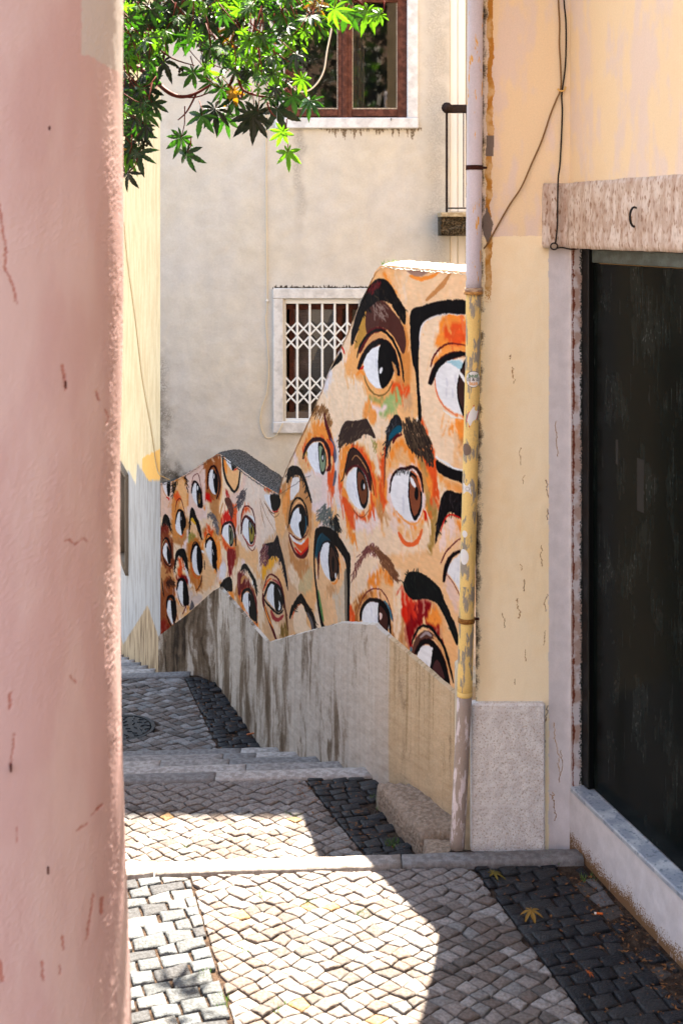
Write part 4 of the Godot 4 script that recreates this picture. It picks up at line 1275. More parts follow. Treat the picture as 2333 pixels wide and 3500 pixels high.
	root.add_child(sww, true)
	st = begin()
	for e in [[q0, q0 + 0.06, y0, y1], [q1 - 0.06, q1, y0, y1], [q0, q1, y0 - 0.05, y0], [q0, q1, y1, y1 + 0.05]]:
		for o in [[-0.1, 0.03]]:
			quad(st, side_pt(e[0], e[2], 0.03), side_pt(e[1], e[2], 0.03), side_pt(e[1], e[3], 0.03), side_pt(e[0], e[3], 0.03), Vector3(-1, 0, 0.3))
			quad(st, side_pt(e[0], e[2], 0.03), side_pt(e[0], e[3], 0.03), side_pt(e[0], e[3], -0.1), side_pt(e[0], e[2], -0.1), Vector3(0, 0, 1))
			quad(st, side_pt(e[1], e[2], 0.03), side_pt(e[1], e[3], 0.03), side_pt(e[1], e[3], -0.1), side_pt(e[1], e[2], -0.1), Vector3(0, 0, -1))
			quad(st, side_pt(e[0], e[3], 0.03), side_pt(e[1], e[3], 0.03), side_pt(e[1], e[3], -0.1), side_pt(e[0], e[3], -0.1), Vector3.UP)
			quad(st, side_pt(e[0], e[2], 0.03), side_pt(e[1], e[2], 0.03), side_pt(e[1], e[2], -0.1), side_pt(e[0], e[2], -0.1), Vector3.DOWN)
	obj("frame", done(st), mat(S(0.42, 0.35, 0.28), 0.8), sww)
	st = begin()
	quad(st, side_pt(q0, y0, -0.08), side_pt(q1, y0, -0.08), side_pt(q1, y1, -0.08), side_pt(q0, y1, -0.08), Vector3(-1, 0, 0.3))
	obj("pane", done(st), mat(S(0.06, 0.06, 0.07), 0.15), sww)
	# roof
	var roof := obj("roof", bb(G(GX0 - 0.25, ROOF_Y, 17.2), G(7.2, ROOF_Y + 0.25, BACK_D - 0.25), 0.02), mat(S(0.62, 0.36, 0.26), 0.9), root)
	roof.set_meta("label", "eaves of the house")
	build_big_window(root)
	build_barred_window(root)
	build_balcony(root)

func build_big_window(root: Node) -> void:
	var win := Node3D.new()
	win.name = "casement_window"
	root.add_child(win, true)
	win.set_meta("label", "brown wooden casement window in a white stone surround")
	var white := mat(S(0.86, 0.88, 0.90), 0.7, tints.plaster, 2.0)
	obj("surround", px_box(1391, -50, 1428, 402, BACK_D - 0.02, BACK_D + 0.12, 0.006), white, win)
	obj("surround", px_box(943, -50, 972, 402, BACK_D - 0.02, BACK_D + 0.12, 0.006), white, win)
	obj("surround", px_box(943, -60, 1428, -18, BACK_D - 0.022, BACK_D + 0.12, 0.006), white, win)
	obj("sill", px_box(940, 402, 1429, 438, BACK_D - 0.035, BACK_D + 0.14, 0.006), white, win)
	var wood := mat(S(0.40, 0.24, 0.19), 0.65, tints.wood, 3.0, bump(13, 0.04), 0.2)
	var D := BACK_D + 0.035
	for r in [[1357, -18, 1391, 402], [972, -18, 1009, 402], [1154, -18, 1176, 402], [1179, -18, 1203, 402]]:
		obj("stile", px_box(r[0], r[1], r[2], r[3], D, D + 0.05, 0.006), wood, win)
	obj("meeting_strip", px_box(1170, -18, 1186, 404, D - 0.02, D, 0.005), wood, win)
	for r in [[1203, 373, 1357, 398], [1009, 373, 1154, 398], [1203, -18, 1357, 8], [1009, -18, 1154, 8]]:
		obj("rail", px_box(r[0], r[1], r[2], r[3], D + 0.003, D + 0.05, 0.005), wood, win)
	var putty := mat(S(0.80, 0.76, 0.70), 0.8, tints.rough, 6.0)
	for r in [[1203, 1357], [1009, 1154]]:
		var pn := obj("pane", px_box(r[0], 8, r[1], 373, D + 0.022, D + 0.027, 0.0005), glass_mat(), win)
		obj("putty", px_box(r[0], 8, r[0] + 3, 373, D + 0.014, D + 0.0215, 0.001), putty, pn)
		obj("putty", px_box(r[1] - 3, 8, r[1], 373, D + 0.014, D + 0.0215, 0.001), putty, pn)
		obj("putty", px_box(r[0] + 3, 369, r[1] - 3, 373, D + 0.014, D + 0.0215, 0.001), putty, pn)
	for u in [1019, 1335]:
		obj("window_hook", px_box(u, 403, u + 2.5, 412, BACK_D - 0.045, BACK_D - 0.0352, 0.001), mat(S(0.1, 0.08, 0.07), 0.6), win)
	# dim room behind
	room(win, 940, -60, 1420, 430, BACK_D + 0.30, 2.6)
	var st := begin()
	for i in 15:   # a curtain hanging in folds at one side of the room
		var u := 1185.0 + i * 4.0
		quad(st, P(u, -30, D + 0.20 + 0.012 * sin(i * 1.7)), P(u + 4.0, -30, D + 0.20 + 0.012 * sin((i + 1) * 1.7)), P(u + 4.0, 400, D + 0.20 + 0.012 * sin((i + 1) * 1.7)), P(u, 400, D + 0.20 + 0.012 * sin(i * 1.7)), Vector3.BACK)
	obj("curtain", done(st), mat(S(0.30, 0.27, 0.24), 0.95), win)

# a plain furnished-dark room: floor, ceiling and three walls behind a window
func room(win: Node, u0: float, v0: float, u1: float, v1: float, d0: float, deep: float) -> void:
	var a := P(u0, v0, d0)
	var b := P(u1, v1, d0)
	var x0 := a.x - 0.5
	var x1 := b.x + 0.5
	var y0 := b.y - 0.6
	var y1 := a.y + 0.3
	var st := begin()
	st.set_smooth_group(-1)
	var d1 := d0 + deep
	quad(st, G(x0, y0, d1), G(x1, y0, d1), G(x1, y1, d1), G(x0, y1, d1), Vector3.BACK)
	quad(st, G(x0, y0, d0), G(x0, y0, d1), G(x0, y1, d1), G(x0, y1, d0), Vector3.RIGHT)
	quad(st, G(x1, y0, d0), G(x1, y0, d1), G(x1, y1, d1), G(x1, y1, d0), Vector3.LEFT)
	quad(st, G(x0, y0, d0), G(x1, y0, d0), G(x1, y0, d1), G(x0, y0, d1), Vector3.UP)
	quad(st, G(x0, y1, d0), G(x1, y1, d0), G(x1, y1, d1), G(x0, y1, d1), Vector3.DOWN)
	# inner face of the house wall round the opening
	quad(st, G(x0, y0, d0), G(x1, y0, d0), G(x1, b.y, d0), G(x0, b.y, d0), Vector3.FORWARD)
	quad(st, G(x0, a.y, d0), G(x1, a.y, d0), G(x1, y1, d0), G(x0, y1, d0), Vector3.FORWARD)
	quad(st, G(x0, b.y, d0), G(a.x, b.y, d0), G(a.x, a.y, d0), G(x0, a.y, d0), Vector3.FORWARD)
	quad(st, G(b.x, b.y, d0), G(x1, b.y, d0), G(x1, a.y, d0), G(b.x, a.y, d0), Vector3.FORWARD)
	obj("room", done(st), mat(S(0.46, 0.40, 0.36), 0.9), win)

func glass_mat() -> StandardMaterial3D:
	if tints.has("glass"):
		return tints.glass
	var m := StandardMaterial3D.new()
	m.albedo_color = Color(0.10, 0.11, 0.11, 0.10)
	m.transparency = BaseMaterial3D.TRANSPARENCY_ALPHA
	m.roughness = 0.02
	m.metallic_specular = 0.5
	tints.glass = m
	return m

func build_barred_window(root: Node) -> void:
	var win := Node3D.new()
	win.name = "barred_window"
	root.add_child(win, true)
	win.set_meta("label", "small window behind a white folding lattice grille")
	var white := mat(S(0.84, 0.85, 0.85), 0.75, tints.plaster, 2.0, bump(11, 0.03), 0.1)
	obj("surround", px_box(933, 1021, 967, 1442, BACK_D - 0.025, BACK_D + 0.1, 0.005), white, win)
	obj("surround", px_box(1233, 1021, 1267, 1442, BACK_D - 0.025, BACK_D + 0.1, 0.005), white, win)
	obj("surround", px_box(932, 985.5, 1268, 1021, BACK_D - 0.028, BACK_D + 0.1, 0.005), white, win)
	obj("sill", px_box(932, 1442.5, 1268, 1481, BACK_D - 0.035, BACK_D + 0.1, 0.005), white, win)
	var steel := mat(S(0.88, 0.90, 0.90), 0.45)
	var gd := BACK_D + 0.005
	obj("grille_frame", px_box(967.5, 1022, 1232.5, 1038, gd, gd + 0.03, 0.003), steel, win)
	obj("grille_frame", px_box(967.5, 1431, 1232.5, 1442, gd, gd + 0.03, 0.003), steel, win)
	for i in 7:
		var u := 973.0 + i * 42.6
		obj("grille_bar", px_box(u - 3.9, 1038.2, u + 3.9, 1430.8, gd + 0.002, gd + 0.02, 0.003), steel, win)
	for i in 6:
		var ua := 973.0 + i * 42.6
		for r in [[1100.5, 1146.0], [1148.0, 1194.0], [1287.0, 1333.0], [1335.0, 1381.0]]:
			for k in 2:
				var a := P(ua, r[k], gd + 0.006 + 0.006 * k)
				var b := P(ua + 42.6, r[1 - k], gd + 0.006 + 0.006 * k)
				var t := (b - a).normalized()
				var bs := Basis(t, Vector3.BACK.cross(t).normalized(), Vector3.BACK)
				obj("lattice_strip", box_mesh(Transform3D(bs, (a + b) * 0.5), Vector3((b - a).length() - 0.004, 0.0135, 0.004), 0.001), steel, win)
	var wood := mat(S(0.34, 0.16, 0.09), 0.6, tints.wood, 3.0)
	var D := BACK_D + 0.08
	for r in [[988, 1005], [1150, 1170], [1185, 1203]]:
		obj("stile", px_box(r[0], 1040, r[1], 1443, D, D + 0.04, 0.004), wood, win)
	obj("rail", px_box(976, 1040, 1226, 1058, D - 0.002, D + 0.04, 0.004), wood, win)
	obj("rail", px_box(976, 1408, 1226, 1443, D - 0.002, D + 0.04, 0.004), mat(S(0.45, 0.40, 0.36), 0.8), win)
	for r in [[1005, 1150], [1203, 1226]]:
		obj("pane", px_box(r[0], 1058, r[1], 1408, D + 0.018, D + 0.022, 0.0005), glass_mat(), win)
	# blind: too fine to pick its slats apart
	var st := begin()
	for k in 60:
		var v := 1062.0 + k * 5.75
		var a := P(1006, v, D + 0.05)
		var b := P(1226, v, D + 0.05)
		quad(st, a, b, b + Vector3(0, -0.009, -0.006), a + Vector3(0, -0.009, -0.006), Vector3(0, 1, 1))
	var bl := obj("blind_slats", done(st), mat(S(0.42, 0.38, 0.37), 0.6), win)
	bl.set_meta("kind", "stuff")
	room(win, 968, 1020, 1240, 1450, BACK_D + 0.30, 2.2)

func build_balcony(root: Node) -> void:
	var bal := Node3D.new()
	bal.name = "balcony"
	root.add_child(bal, true)
	bal.set_meta("label", "narrow balcony with a rusty rail on a crumbling slab")
	var D := BACK_D - 0.30
	var iron := mat(S(0.16, 0.12, 0.115), 0.7, tints.rust, 5.0)
	var x0 := P(1506, 0, D).x
	# slab with broken edge
	var st := begin()
	st.set_smooth_group(-1)
	var n := noise(55, 14.0, 3)
	var yt := P(0, 741, D).y
	var yb := P(0, 806, D).y
	var cols := 26
	for i in cols:
		for k in 8:
			var pv: Array = []
			for q in [[i, k], [i + 1, k], [i + 1, k + 1], [i, k + 1]]:
				var x := lerpf(x0, x0 + 1.4, float(q[0]) / cols)
				var y := lerpf(yb, yt, float(q[1]) / 8.0)
				pv.append(Vector3(x + 0.008 * n.get_noise_2d(y, x), y + (0.012 * n.get_noise_2d(x * 2.0, 9.0) if q[1] == 0 else 0.0), -D + (0.03 * n.get_noise_2d(x * 1.4, y * 1.4) - 0.01 if q[1] < 8 else 0.0)))
			quad(st, pv[0], pv[1], pv[2], pv[3], Vector3.BACK)
	quad(st, G(x0, yb, D), G(x0, yt, D), G(x0, yt, BACK_D), G(x0, yb, BACK_D), Vector3.LEFT)
	quad(st, G(x0, yb, D), G(x0 + 1.4, yb, D), G(x0 + 1.4, yb, BACK_D), G(x0, yb, BACK_D), Vector3.DOWN)
	obj("slab", done(st), mat(S(0.42, 0.38, 0.31), 0.95, tints.lichen, 4.0, bump(12, 0.06), 0.8), bal)
	obj("slab_edge", px_box(1505, 725, 1900, 741, D - 0.015, BACK_D, 0.004), mat(S(0.72, 0.68, 0.58), 0.9, tints.rough, 4.0), bal)
	obj("post", px_box(1522, 372, 1530, 725, D + 0.02, D + 0.04, 0.003), iron, bal)
	var hr := obj("handrail", px_box(1517, 357, 1900, 385, D + 0.0, D + 0.06, 0.008), iron, bal)
	st = begin()
	tube(st, [P(1526, 368, D - 0.01), P(1526, 368, D + 0.07)], 0.042, 0.042, 12)
	obj("knob", done(st), iron, hr)
	obj("bottom_rail", px_box(1530.5, 709, 1900, 714, D + 0.022, D + 0.037, 0.002), iron, bal)
	for i in 6:
		obj("baluster", px_box(1581.5 + i * 54, 386, 1585 + i * 54, 708.5, D + 0.024, D + 0.036, 0.002), iron, bal)
	# white doors behind the rail and below the slab
	var white := mat(S(0.90, 0.90, 0.89), 0.5)
	for r in [[-132.0, 724.0], [806.0, 1443.0]]:
		var dr := Node3D.new()
		dr.name = "glazed_door"
		root.add_child(dr, true)
		dr.set_meta("label", "white framed glazed door")
		for e in [[1536.0, 1562.0, 0.02], [1563.0, 1590.0, 0.035], [1640.0, 1660.0, 0.02]]:
			obj("stile", px_box(e[0], r[0], e[1], r[1], BACK_D + e[2], BACK_D + 0.09, 0.005), white, dr)
		obj("rail", px_box(1590, r[0], 1640, r[0] + 34.0, BACK_D + 0.046, BACK_D + 0.09, 0.005), white, dr)
		obj("rail", px_box(1590, r[1] - 48.0, 1640, r[1], BACK_D + 0.046, BACK_D + 0.09, 0.005), white, dr)
		obj("pane", px_box(1590, r[0] + 34.0, 1640, r[1] - 48.0, BACK_D + 0.07, BACK_D + 0.076, 0.0005), glass_mat(), dr)
		obj("curtain", px_box(1570, r[0] + 20.0, 1646, r[1] - 40.0, BACK_D + 0.12, BACK_D + 0.13, 0.001), mat(S(0.72, 0.74, 0.73), 0.95), dr)

# ================================================================ yellow house on the right
func door_pt(q: float, y: float, off: float) -> Vector3:
	return Vector3(CORNER.x + 0.275 * q - 0.9615 * off, y, -(CORNER.y - 0.9615 * q - 0.275 * off))

func dbox(q0: float, q1: float, y0: float, y1: float, o0: float, o1: float, bev := 0.004) -> ArrayMesh:
	var b := Basis(Vector3(0.275, 0, 0.9615), Vector3.UP, Vector3(-0.9615, 0, 0.275))
	return box_mesh(Transform3D(b, door_pt((q0 + q1) * 0.5, (y0 + y1) * 0.5, (o0 + o1) * 0.5)), Vector3(absf(q1 - q0), absf(y1 - y0), absf(o1 - o0)), bev)

const YX0 := 0.542
const YT := 1.58
const YH := 3.7
func yellow_uv(t: float, y: float) -> Vector2:
	return Vector2(t / YT, (YH - y) / YH)

func yellow_texture() -> ImageTexture:
	var w := 664
	var h := 1554
	var a := noise(401, 0.006, 4)
	var b := noise(402, 0.03, 4)
	var c3 := noise(403, 0.3, 3)
	var brush := noise(404, 0.02, 3)
	var ochre := S(0.92, 0.82, 0.67)
	var mauve := S(0.89, 0.805, 0.73)
	var fresh := S(0.98, 0.91, 0.77)
	var trim := S(0.82, 0.795, 0.795)
	var out := PackedByteArray()
	out.resize(w * h * 3)
	for y in h:
		var wy := YH - float(y) / h * YH
		for x in w:
			var t := float(x) / w * YT
			var on_front := t < 0.379
			var u := CX + (YX0 + t) * F / FRONT_D if on_front else 1945.0 + (t - 0.379) * 400.0
			var v := HY + (EYE - wy) * F / FRONT_D
			var n1 := a.get_noise_2d(x, y * 0.5)
			var n2 := b.get_noise_2d(x, y)
			var n3 := c3.get_noise_2d(x, y)
			var c := ochre.lerp(mauve, smoothstep(-0.15, 0.35, n1 + 0.6 * brush.get_noise_2d(x * 1.6, y * 0.35) + 0.25 * n2))
			c = c * (1.0 + 0.03 * n3)
			if on_front:
				if v > 806.0 + 4.0 * n2 and u < 1872.0:
					c = fresh.lerp(S(0.95, 0.85, 0.67), clampf(0.3 + n1 + 0.5 * n2, 0, 1) * 0.55) * (1.0 + 0.02 * n3)
				if u > 1873.0 + 3.0 * n2 and v > 846.0:
					c = trim * (1.0 + 0.025 * n3 + 0.05 * n2)
				# strip of old orange paint beside the pipe, broken by bare mortar
				var e := 1676.0 + 9.0 * brush.get_noise_1d(y * 0.8) - v * 0.012
				if absf(u - e) < 10.0 + 6.0 * n2 and v < 1010.0 + 60.0 * n3:
					c = S(0.74, 0.50, 0.20).lerp(ochre, clampf(0.2 + 1.2 * n2, 0, 0.6)) * (1.0 + 0.06 * n3)
				if (v > 462.0 and v < 532.0 and absf(u - e) < 13.0) or (v > 700.0 and v < 830.0 and absf(u - e + 4.0) < 20.0 * (1.0 - absf(v - 765.0) / 70.0) + 8.0 * n2):
					c = S(0.47, 0.41, 0.37) * (1.0 + 0.08 * n3)
				# black stain against the pipe, with the shadow of the gap painted in
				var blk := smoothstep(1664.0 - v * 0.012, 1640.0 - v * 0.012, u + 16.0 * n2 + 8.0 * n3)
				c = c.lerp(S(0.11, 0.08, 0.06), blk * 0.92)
			else:
				var q := t - 0.379
				if wy < 2.416:
					c = trim * (1.0 + 0.025 * n3 + 0.05 * n2)
					if wy > 0.26 and q > 0.15:   # the worn return of the doorway
						c = trim.lerp(S(0.70, 0.60, 0.55), smoothstep(-0.3, 0.3, n2 + 0.5 * n1))
						if absf(q - 0.208 - 0.006 * n2) < 0.003 + 0.004 * n3 + 0.004 * n2:
							c = S(0.46, 0.24, 0.17)
						if q > 0.242 + 0.012 * n3 + 0.008 * n2:
							c = S(0.15, 0.17, 0.16)
					if wy < 0.035 + 0.03 * n2 + 0.06 * n3 + 0.02 * n1:
						c = S(0.50, 0.38, 0.27)
			var i := (y * w + x) * 3
			out[i] = clampi(int(c.r * 255.0), 0, 255)
			out[i + 1] = clampi(int(c.g * 255.0), 0, 255)
			out[i + 2] = clampi(int(c.b * 255.0), 0, 255)
	var im := Image.create_from_data(w, h, false, Image.FORMAT_RGB8, out)
	# scars and cracks where the photograph shows them (pixels of the front)
	rng.seed = 9
	for m in [[1752, 1275, 14, 40], [1745, 1220, 10, 14], [1760, 1305, 5, 16], [1865, 1670, 8, 60], [1868, 1760, 6, 40], [1775, 1940, 5, 22], [1790, 2000, 8, 40], [1770, 2080, 12, 70], [1715, 2120, 5, 50], [1795, 2240, 8, 40], [1760, 2330, 6, 20], [1868, 2060, 6, 60], [1862, 2180, 5, 50], [1780, 1560, 3, 60], [1792, 1640, 4, 30], [1850, 1900, 3, 70], [1892, 2560, 3, 180], [1886, 2720, 14, 24], [1882, 2760, 8, 90], [1915, 2620, 3, 110], [1869, 2650, 6, 480], [1900, 1500, 2, 120]]:
		var uu: float = m[0]
		var tone := S(0.44, 0.30, 0.17).lerp(S(0.66, 0.50, 0.32), rng.randf())
		for k in int(m[3]):      # a crack wanders down, here and there a flake is gone
			var vv: float = m[1] - m[3] * 0.5 + k
			uu += rng.randf_range(-1.6, 1.6)
			var x := int(((uu - CX) / F * FRONT_D - YX0) / YT * w)
			var y := int((YH - Y_at(vv, FRONT_D)) / YH * h)
			var wd := 1 + (int(m[2] * 0.22 * rng.randf()) if rng.randf() < 0.5 else 0)
			if x >= 3 and y >= 0 and x < w - 8 and y < h - 4 and rng.randf() < 0.75:
				im.fill_rect(Rect2i(x - wd / 2, y, wd, 1), tone)
				im.fill_rect(Rect2i(x + wd - wd / 2, y, 1, 1), im.get_pixel(x + 5, y) * 1.06)
	im.generate_mipmaps()
	return ImageTexture.create_from_image(im)

# scratched black paint: scuffs, runs and bits of old tape
func door_texture() -> ImageTexture:
	var w := 420
	var h := 900
	var a := noise(451, 0.012, 4)
	var b := noise(452, 0.25, 3)
	var c2 := noise(453, 0.08, 3)
	var out := PackedByteArray()
	out.resize(w * h * 3)
	for y in h:
		for x in w:
			var n := a.get_noise_2d(x, y * 0.5)
			var f := b.get_noise_2d(x, y * 0.25)
			var c := S(0.05, 0.07, 0.064) * (1.0 + 0.2 * n)
			var dust := smoothstep(0.12, 0.45, n + 0.5 * c2.get_noise_2d(x * 1.4, y * 0.12) + 0.35 * f)
			c = c.lerp(S(0.26, 0.275, 0.265), dust * 0.22)
			if f + 0.6 * n > 0.78:
				c = S(0.30, 0.31, 0.30)
			var i := (y * w + x) * 3
			out[i] = clampi(int(c.r * 255.0), 0, 255)
			out[i + 1] = clampi(int(c.g * 255.0), 0, 255)
			out[i + 2] = clampi(int(c.b * 255.0), 0, 255)
	var im := Image.create_from_data(w, h, false, Image.FORMAT_RGB8, out)
	rng.seed = 77
	for k in 70:
		var x := rng.randi_range(4, w - 5)
		var y := rng.randi_range(4, h - 60)
		var l := rng.randi_range(6, 46)
		for i in l:
			if rng.randf() < 0.7:
				im.set_pixel(clampi(x + int(i * 0.05 * rng.randf_range(-1, 1)), 0, w - 1), y + i, S(0.24, 0.25, 0.24))
	for e in [[0.34, 0.34, 20, 84], [0.18, 0.32, 8, 40]]:
		im.fill_rect(Rect2i(int(e[0] * w), int(e[1] * h), e[2], e[3]), S(0.17, 0.17, 0.165))
	im.generate_mipmaps()
	return ImageTexture.create_from_image(im)

func build_yellow_house() -> void:
	var root := node("yellow_house")
	tag(root, "ochre and mauve plastered house with a stone lintel over a black metal door", "house")
	var H := 7.2
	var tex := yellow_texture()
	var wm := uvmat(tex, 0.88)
	var nb := grey(9, 0.04, 512, 4)
	nb.bump_map_to_normal_map(2.0)
	wm.normal_enabled = true
	wm.normal_texture = ImageTexture.create_from_image(nb)
	wm.normal_scale = 0.35
	wm.texture_repeat = false
	var st := begin()
	st.set_smooth_group(-1)
	var x0 := YX0
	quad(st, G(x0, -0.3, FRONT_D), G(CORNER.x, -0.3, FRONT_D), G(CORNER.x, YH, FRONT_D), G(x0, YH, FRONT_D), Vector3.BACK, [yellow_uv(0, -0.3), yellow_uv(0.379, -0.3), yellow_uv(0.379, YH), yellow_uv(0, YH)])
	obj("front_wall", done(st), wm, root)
	st = begin()
	st.set_smooth_group(-1)
	var q1 := 0.014
	var q2 := 1.15
	for r in [[0.0, q1, -0.3, YH], [q1, q2, 2.416, YH], [q1, q2, -0.3, 0.225]]:
		quad(st, door_pt(r[0], r[2], 0), door_pt(r[1], r[2], 0), door_pt(r[1], r[3], 0), door_pt(r[0], r[3], 0), Vector3(-1, 0, 0.3), [yellow_uv(0.379 + r[0], r[2]), yellow_uv(0.379 + r[1], r[2]), yellow_uv(0.379 + r[1], r[3]), yellow_uv(0.379 + r[0], r[3])])
	# reveal of the doorway
	quad(st, door_pt(q1, 0.225, 0), door_pt(q1, 2.43, 0), door_pt(q1, 2.43, -0.12), door_pt(q1, 0.225, -0.12), Vector3(0.3, 0, 1), [yellow_uv(0.379 + 0.2, 0.3), yellow_uv(0.379 + 0.2, 2.4), yellow_uv(0.379 + 0.32, 2.4), yellow_uv(0.379 + 0.32, 0.3)])
	quad(st, door_pt(q2, 0.225, 0), door_pt(q2, 2.43, 0), door_pt(q2, 2.43, -0.12), door_pt(q2, 0.225, -0.12), Vector3(-0.3, 0, -1), [yellow_uv(0.42, 0.3), yellow_uv(0.42, 2.4), yellow_uv(0.48, 2.4), yellow_uv(0.48, 0.3)])
	var dw := obj("door_wall", done(st), wm, root)
	dw.set_meta("label", "wall round the doorway with a mauve painted band at its foot")
	# the parts out of the picture
	st = begin()
	st.set_smooth_group(-1)
	var far := door_pt(9.5, 0, 0)
	quad(st, G(x0, YH, FRONT_D), G(CORNER.x, YH, FRONT_D), G(CORNER.x, H, FRONT_D), G(x0, H, FRONT_D), Vector3.BACK)
	quad(st, door_pt(0, YH, 0), door_pt(9.5, YH, 0), door_pt(9.5, H, 0), door_pt(0, H, 0), Vector3(-1, 0, 0.3))
	quad(st, door_pt(q2, -0.3, 0), door_pt(9.5, -0.3, 0), door_pt(9.5, YH, 0), door_pt(q2, YH, 0), Vector3(-1, 0, 0.3))
	quad(st, G(x0, -0.9, FRONT_D), G(1.2, -0.9, 6.43), G(1.2, H, 6.43), G(x0, H, FRONT_D), Vector3(-1, 0, -0.4))
	quad(st, G(1.2, -0.9, 6.43), G(8, -0.9, 6.6), G(8, H, 6.6), G(1.2, H, 6.43), Vector3(0, 0, -1))
	quad(st, G(8, -0.9, 6.6), G(8, -0.9, -far.z), G(8, H, -far.z), G(8, H, 6.6), Vector3.RIGHT)
	quad(st, far + Vector3(0, -0.9, 0), G(8, -0.9, -far.z), G(8, H, -far.z), far + Vector3(0, H, 0), Vector3.BACK)
	obj("upper_wall", done(st), mat(S(0.86, 0.73, 0.56), 0.9, tints.plaster, 0.8, bump(11, 0.03), 0.4), root)
	st = begin()
	quad(st, G(x0 - 0.12, H, FRONT_D + 0.1), door_pt(0, H, 0.15), door_pt(9.5, H, 0.15), G(8.2, H, -far.z), Vector3.UP)
	quad(st, G(x0 - 0.12, H, FRONT_D + 0.1), G(1.15, H, 6.53), G(8.2, H, 6.75), G(8.2, H, -far.z), Vector3.UP)
	obj("roof", done(st), mat(S(0.62, 0.36, 0.26), 0.9), root)
	# plinth: one upright slab of flecked stone, painted
	st = begin()
	var a := P(1609, 2403, FRONT_D - 0.02)
	var b := P(1861, 2912, FRONT_D - 0.02)
	cbox(st, at(Vector3((a.x + b.x) * 0.5, (a.y + b.y) * 0.5, -FRONT_D + 0.005)), Vector3(b.x - a.x, a.y - b.y, 0.05), 0.007)
	var pl := obj("plinth_slab", done(st), mat(S(0.90, 0.885, 0.87), 0.85, tints.flecks, 2.6, bump(12, 0.06), 0.25), root)
	pl.set_meta("label", "upright pale stone slab speckled with pits")
	# lintel
	st = begin()
	st.set_smooth_group(0)
	var ln := noise(66, 16.0, 4)
	var path: Array = []
	var corner_out := Vector3(door_pt(0.0, 0, 0.03).x + 0.008, 0, -(FRONT_D - 0.03))
	for i in 7:
		path.append(G(0.809, 0, FRONT_D - 0.03).lerp(corner_out, i / 6.0))
	for i in range(1, 61):
		path.append(corner_out.lerp(door_pt(1.3, 0, 0.03), i / 60.0))
	var y0 := 2.414
	var y1 := 2.676
	var back0 := Vector3(0.12, 0, -0.06)
	var grid: Array = []
	for i in path.size():
		var col: Array = []
		for k in 17:
			var f := k / 16.0
			var y := lerpf(y0, y1, f)
			var p: Vector3 = path[i]
			var n := ln.get_noise_3d(p.x, y, p.z)
			var nl := ln.get_noise_3d(p.x * 0.3, y * 0.3, p.z * 0.3)
			var rim := 0.006 * (1.0 - smoothstep(0.0, 0.07, minf(f, 1.0 - f)))
			col.append(Vector3(p.x, y + (0.004 * n if k == 0 or k == 16 else 0.0), p.z) + Vector3(-0.7, 0, 0.6) * (0.004 * n + 0.006 * nl - rim))
		grid.append(col)
	for i in path.size() - 1:
		for k in 16:
			quad(st, grid[i][k], grid[i + 1][k], grid[i + 1][k + 1], grid[i][k + 1], Vector3(-0.6, 0, 0.8))
		quad(st, grid[i][0], grid[i + 1][0], grid[i + 1][0] + back0, grid[i][0] + back0, Vector3.DOWN)
		quad(st, grid[i][16], grid[i + 1][16], grid[i + 1][16] + back0, grid[i][16] + back0, Vector3.UP)
	for k in 16:
		quad(st, grid[0][k], grid[0][k + 1], grid[0][k + 1] + Vector3(0, 0, -0.06), grid[0][k] + Vector3(0, 0, -0.06), Vector3.LEFT)
	var lm := mat(S(0.86, 0.80, 0.745), 0.92, tints.travertine, 1.5, bump(14, 0.05), 0.5)
	lm.uv1_scale = Vector3(2.4, 0.85, 2.4)
	var lt := obj("lintel", done(st, true), lm, root)
	lt.set_meta("label", "weathered pale stone lintel streaked brown")
	var iron := mat(S(0.10, 0.09, 0.085), 0.55, tints.rust, 6.0)
	st = begin()
	var hk: Array = []
	for i in 9:
		hk.append(door_pt(0.60, 2.535 - 0.022 * cos(i * 0.45) * 1.6, 0.045 + 0.018 * sin(i * 0.45)))
	tube(st, hk, 0.005, 0.004, 6)
	obj("hook", done(st), iron, lt)
	# door
	var door := Node3D.new()
	door.name = "metal_door"
	root.add_child(door, true)
	door.set_meta("label", "black painted sheet metal door, scratched and dusty")
	var blackp := mat(S(0.045, 0.05, 0.05), 0.35)
	obj("door_frame", dbox(q1, q1 + 0.055, 0.246, 2.414, -0.10, -0.047, 0.004), blackp, door)
	obj("door_frame", dbox(q2 - 0.055, q2, 0.246, 2.414, -0.10, -0.047, 0.004), blackp, door)
	var leaf_m := uvmat(door_texture(), 0.2)
	leaf_m.metallic_specular = 0.16
	st = begin()
	quad(st, door_pt(q1 + 0.056, 0.251, -0.0695), door_pt(q2 - 0.056, 0.251, -0.0695), door_pt(q2 - 0.056, 2.351, -0.0695), door_pt(q1 + 0.056, 2.351, -0.0695), Vector3(-1, 0, 0.3), [Vector2(0, 1), Vector2(1, 1), Vector2(1, 0), Vector2(0, 0)])
	obj("painted_sheet", done(st), leaf_m, door)
	obj("door_leaf", dbox(q1 + 0.0552, q2 - 0.0552, 0.25, 2.352, -0.095, -0.0705, 0.003), blackp, door)
	obj("top_rail", dbox(q1 + 0.0552, q2 - 0.0552, 2.356, 2.41, -0.095, -0.062, 0.004), mat(S(0.36, 0.40, 0.38), 0.4, tints.rough, 2.0), door)
	# marble sill
	obj("sill", dbox(q1 + 0.001, q2 - 0.001, 0.222, 0.244, -0.118, 0.006, 0.004), mat(S(0.74, 0.75, 0.76), 0.6, tints.marble, 2.0), root)

# ================================================================ drainpipe and what is stuck to it
const PIPE_D := 4.925
func pipe_u(v: float) -> float:
	return profile([Vector2(-600, 1626), Vector2(0, 1623), Vector2(1000, 1617), Vector2(1200, 1616), Vector2(2400, 1586), Vector2(2900, 1561)], v)

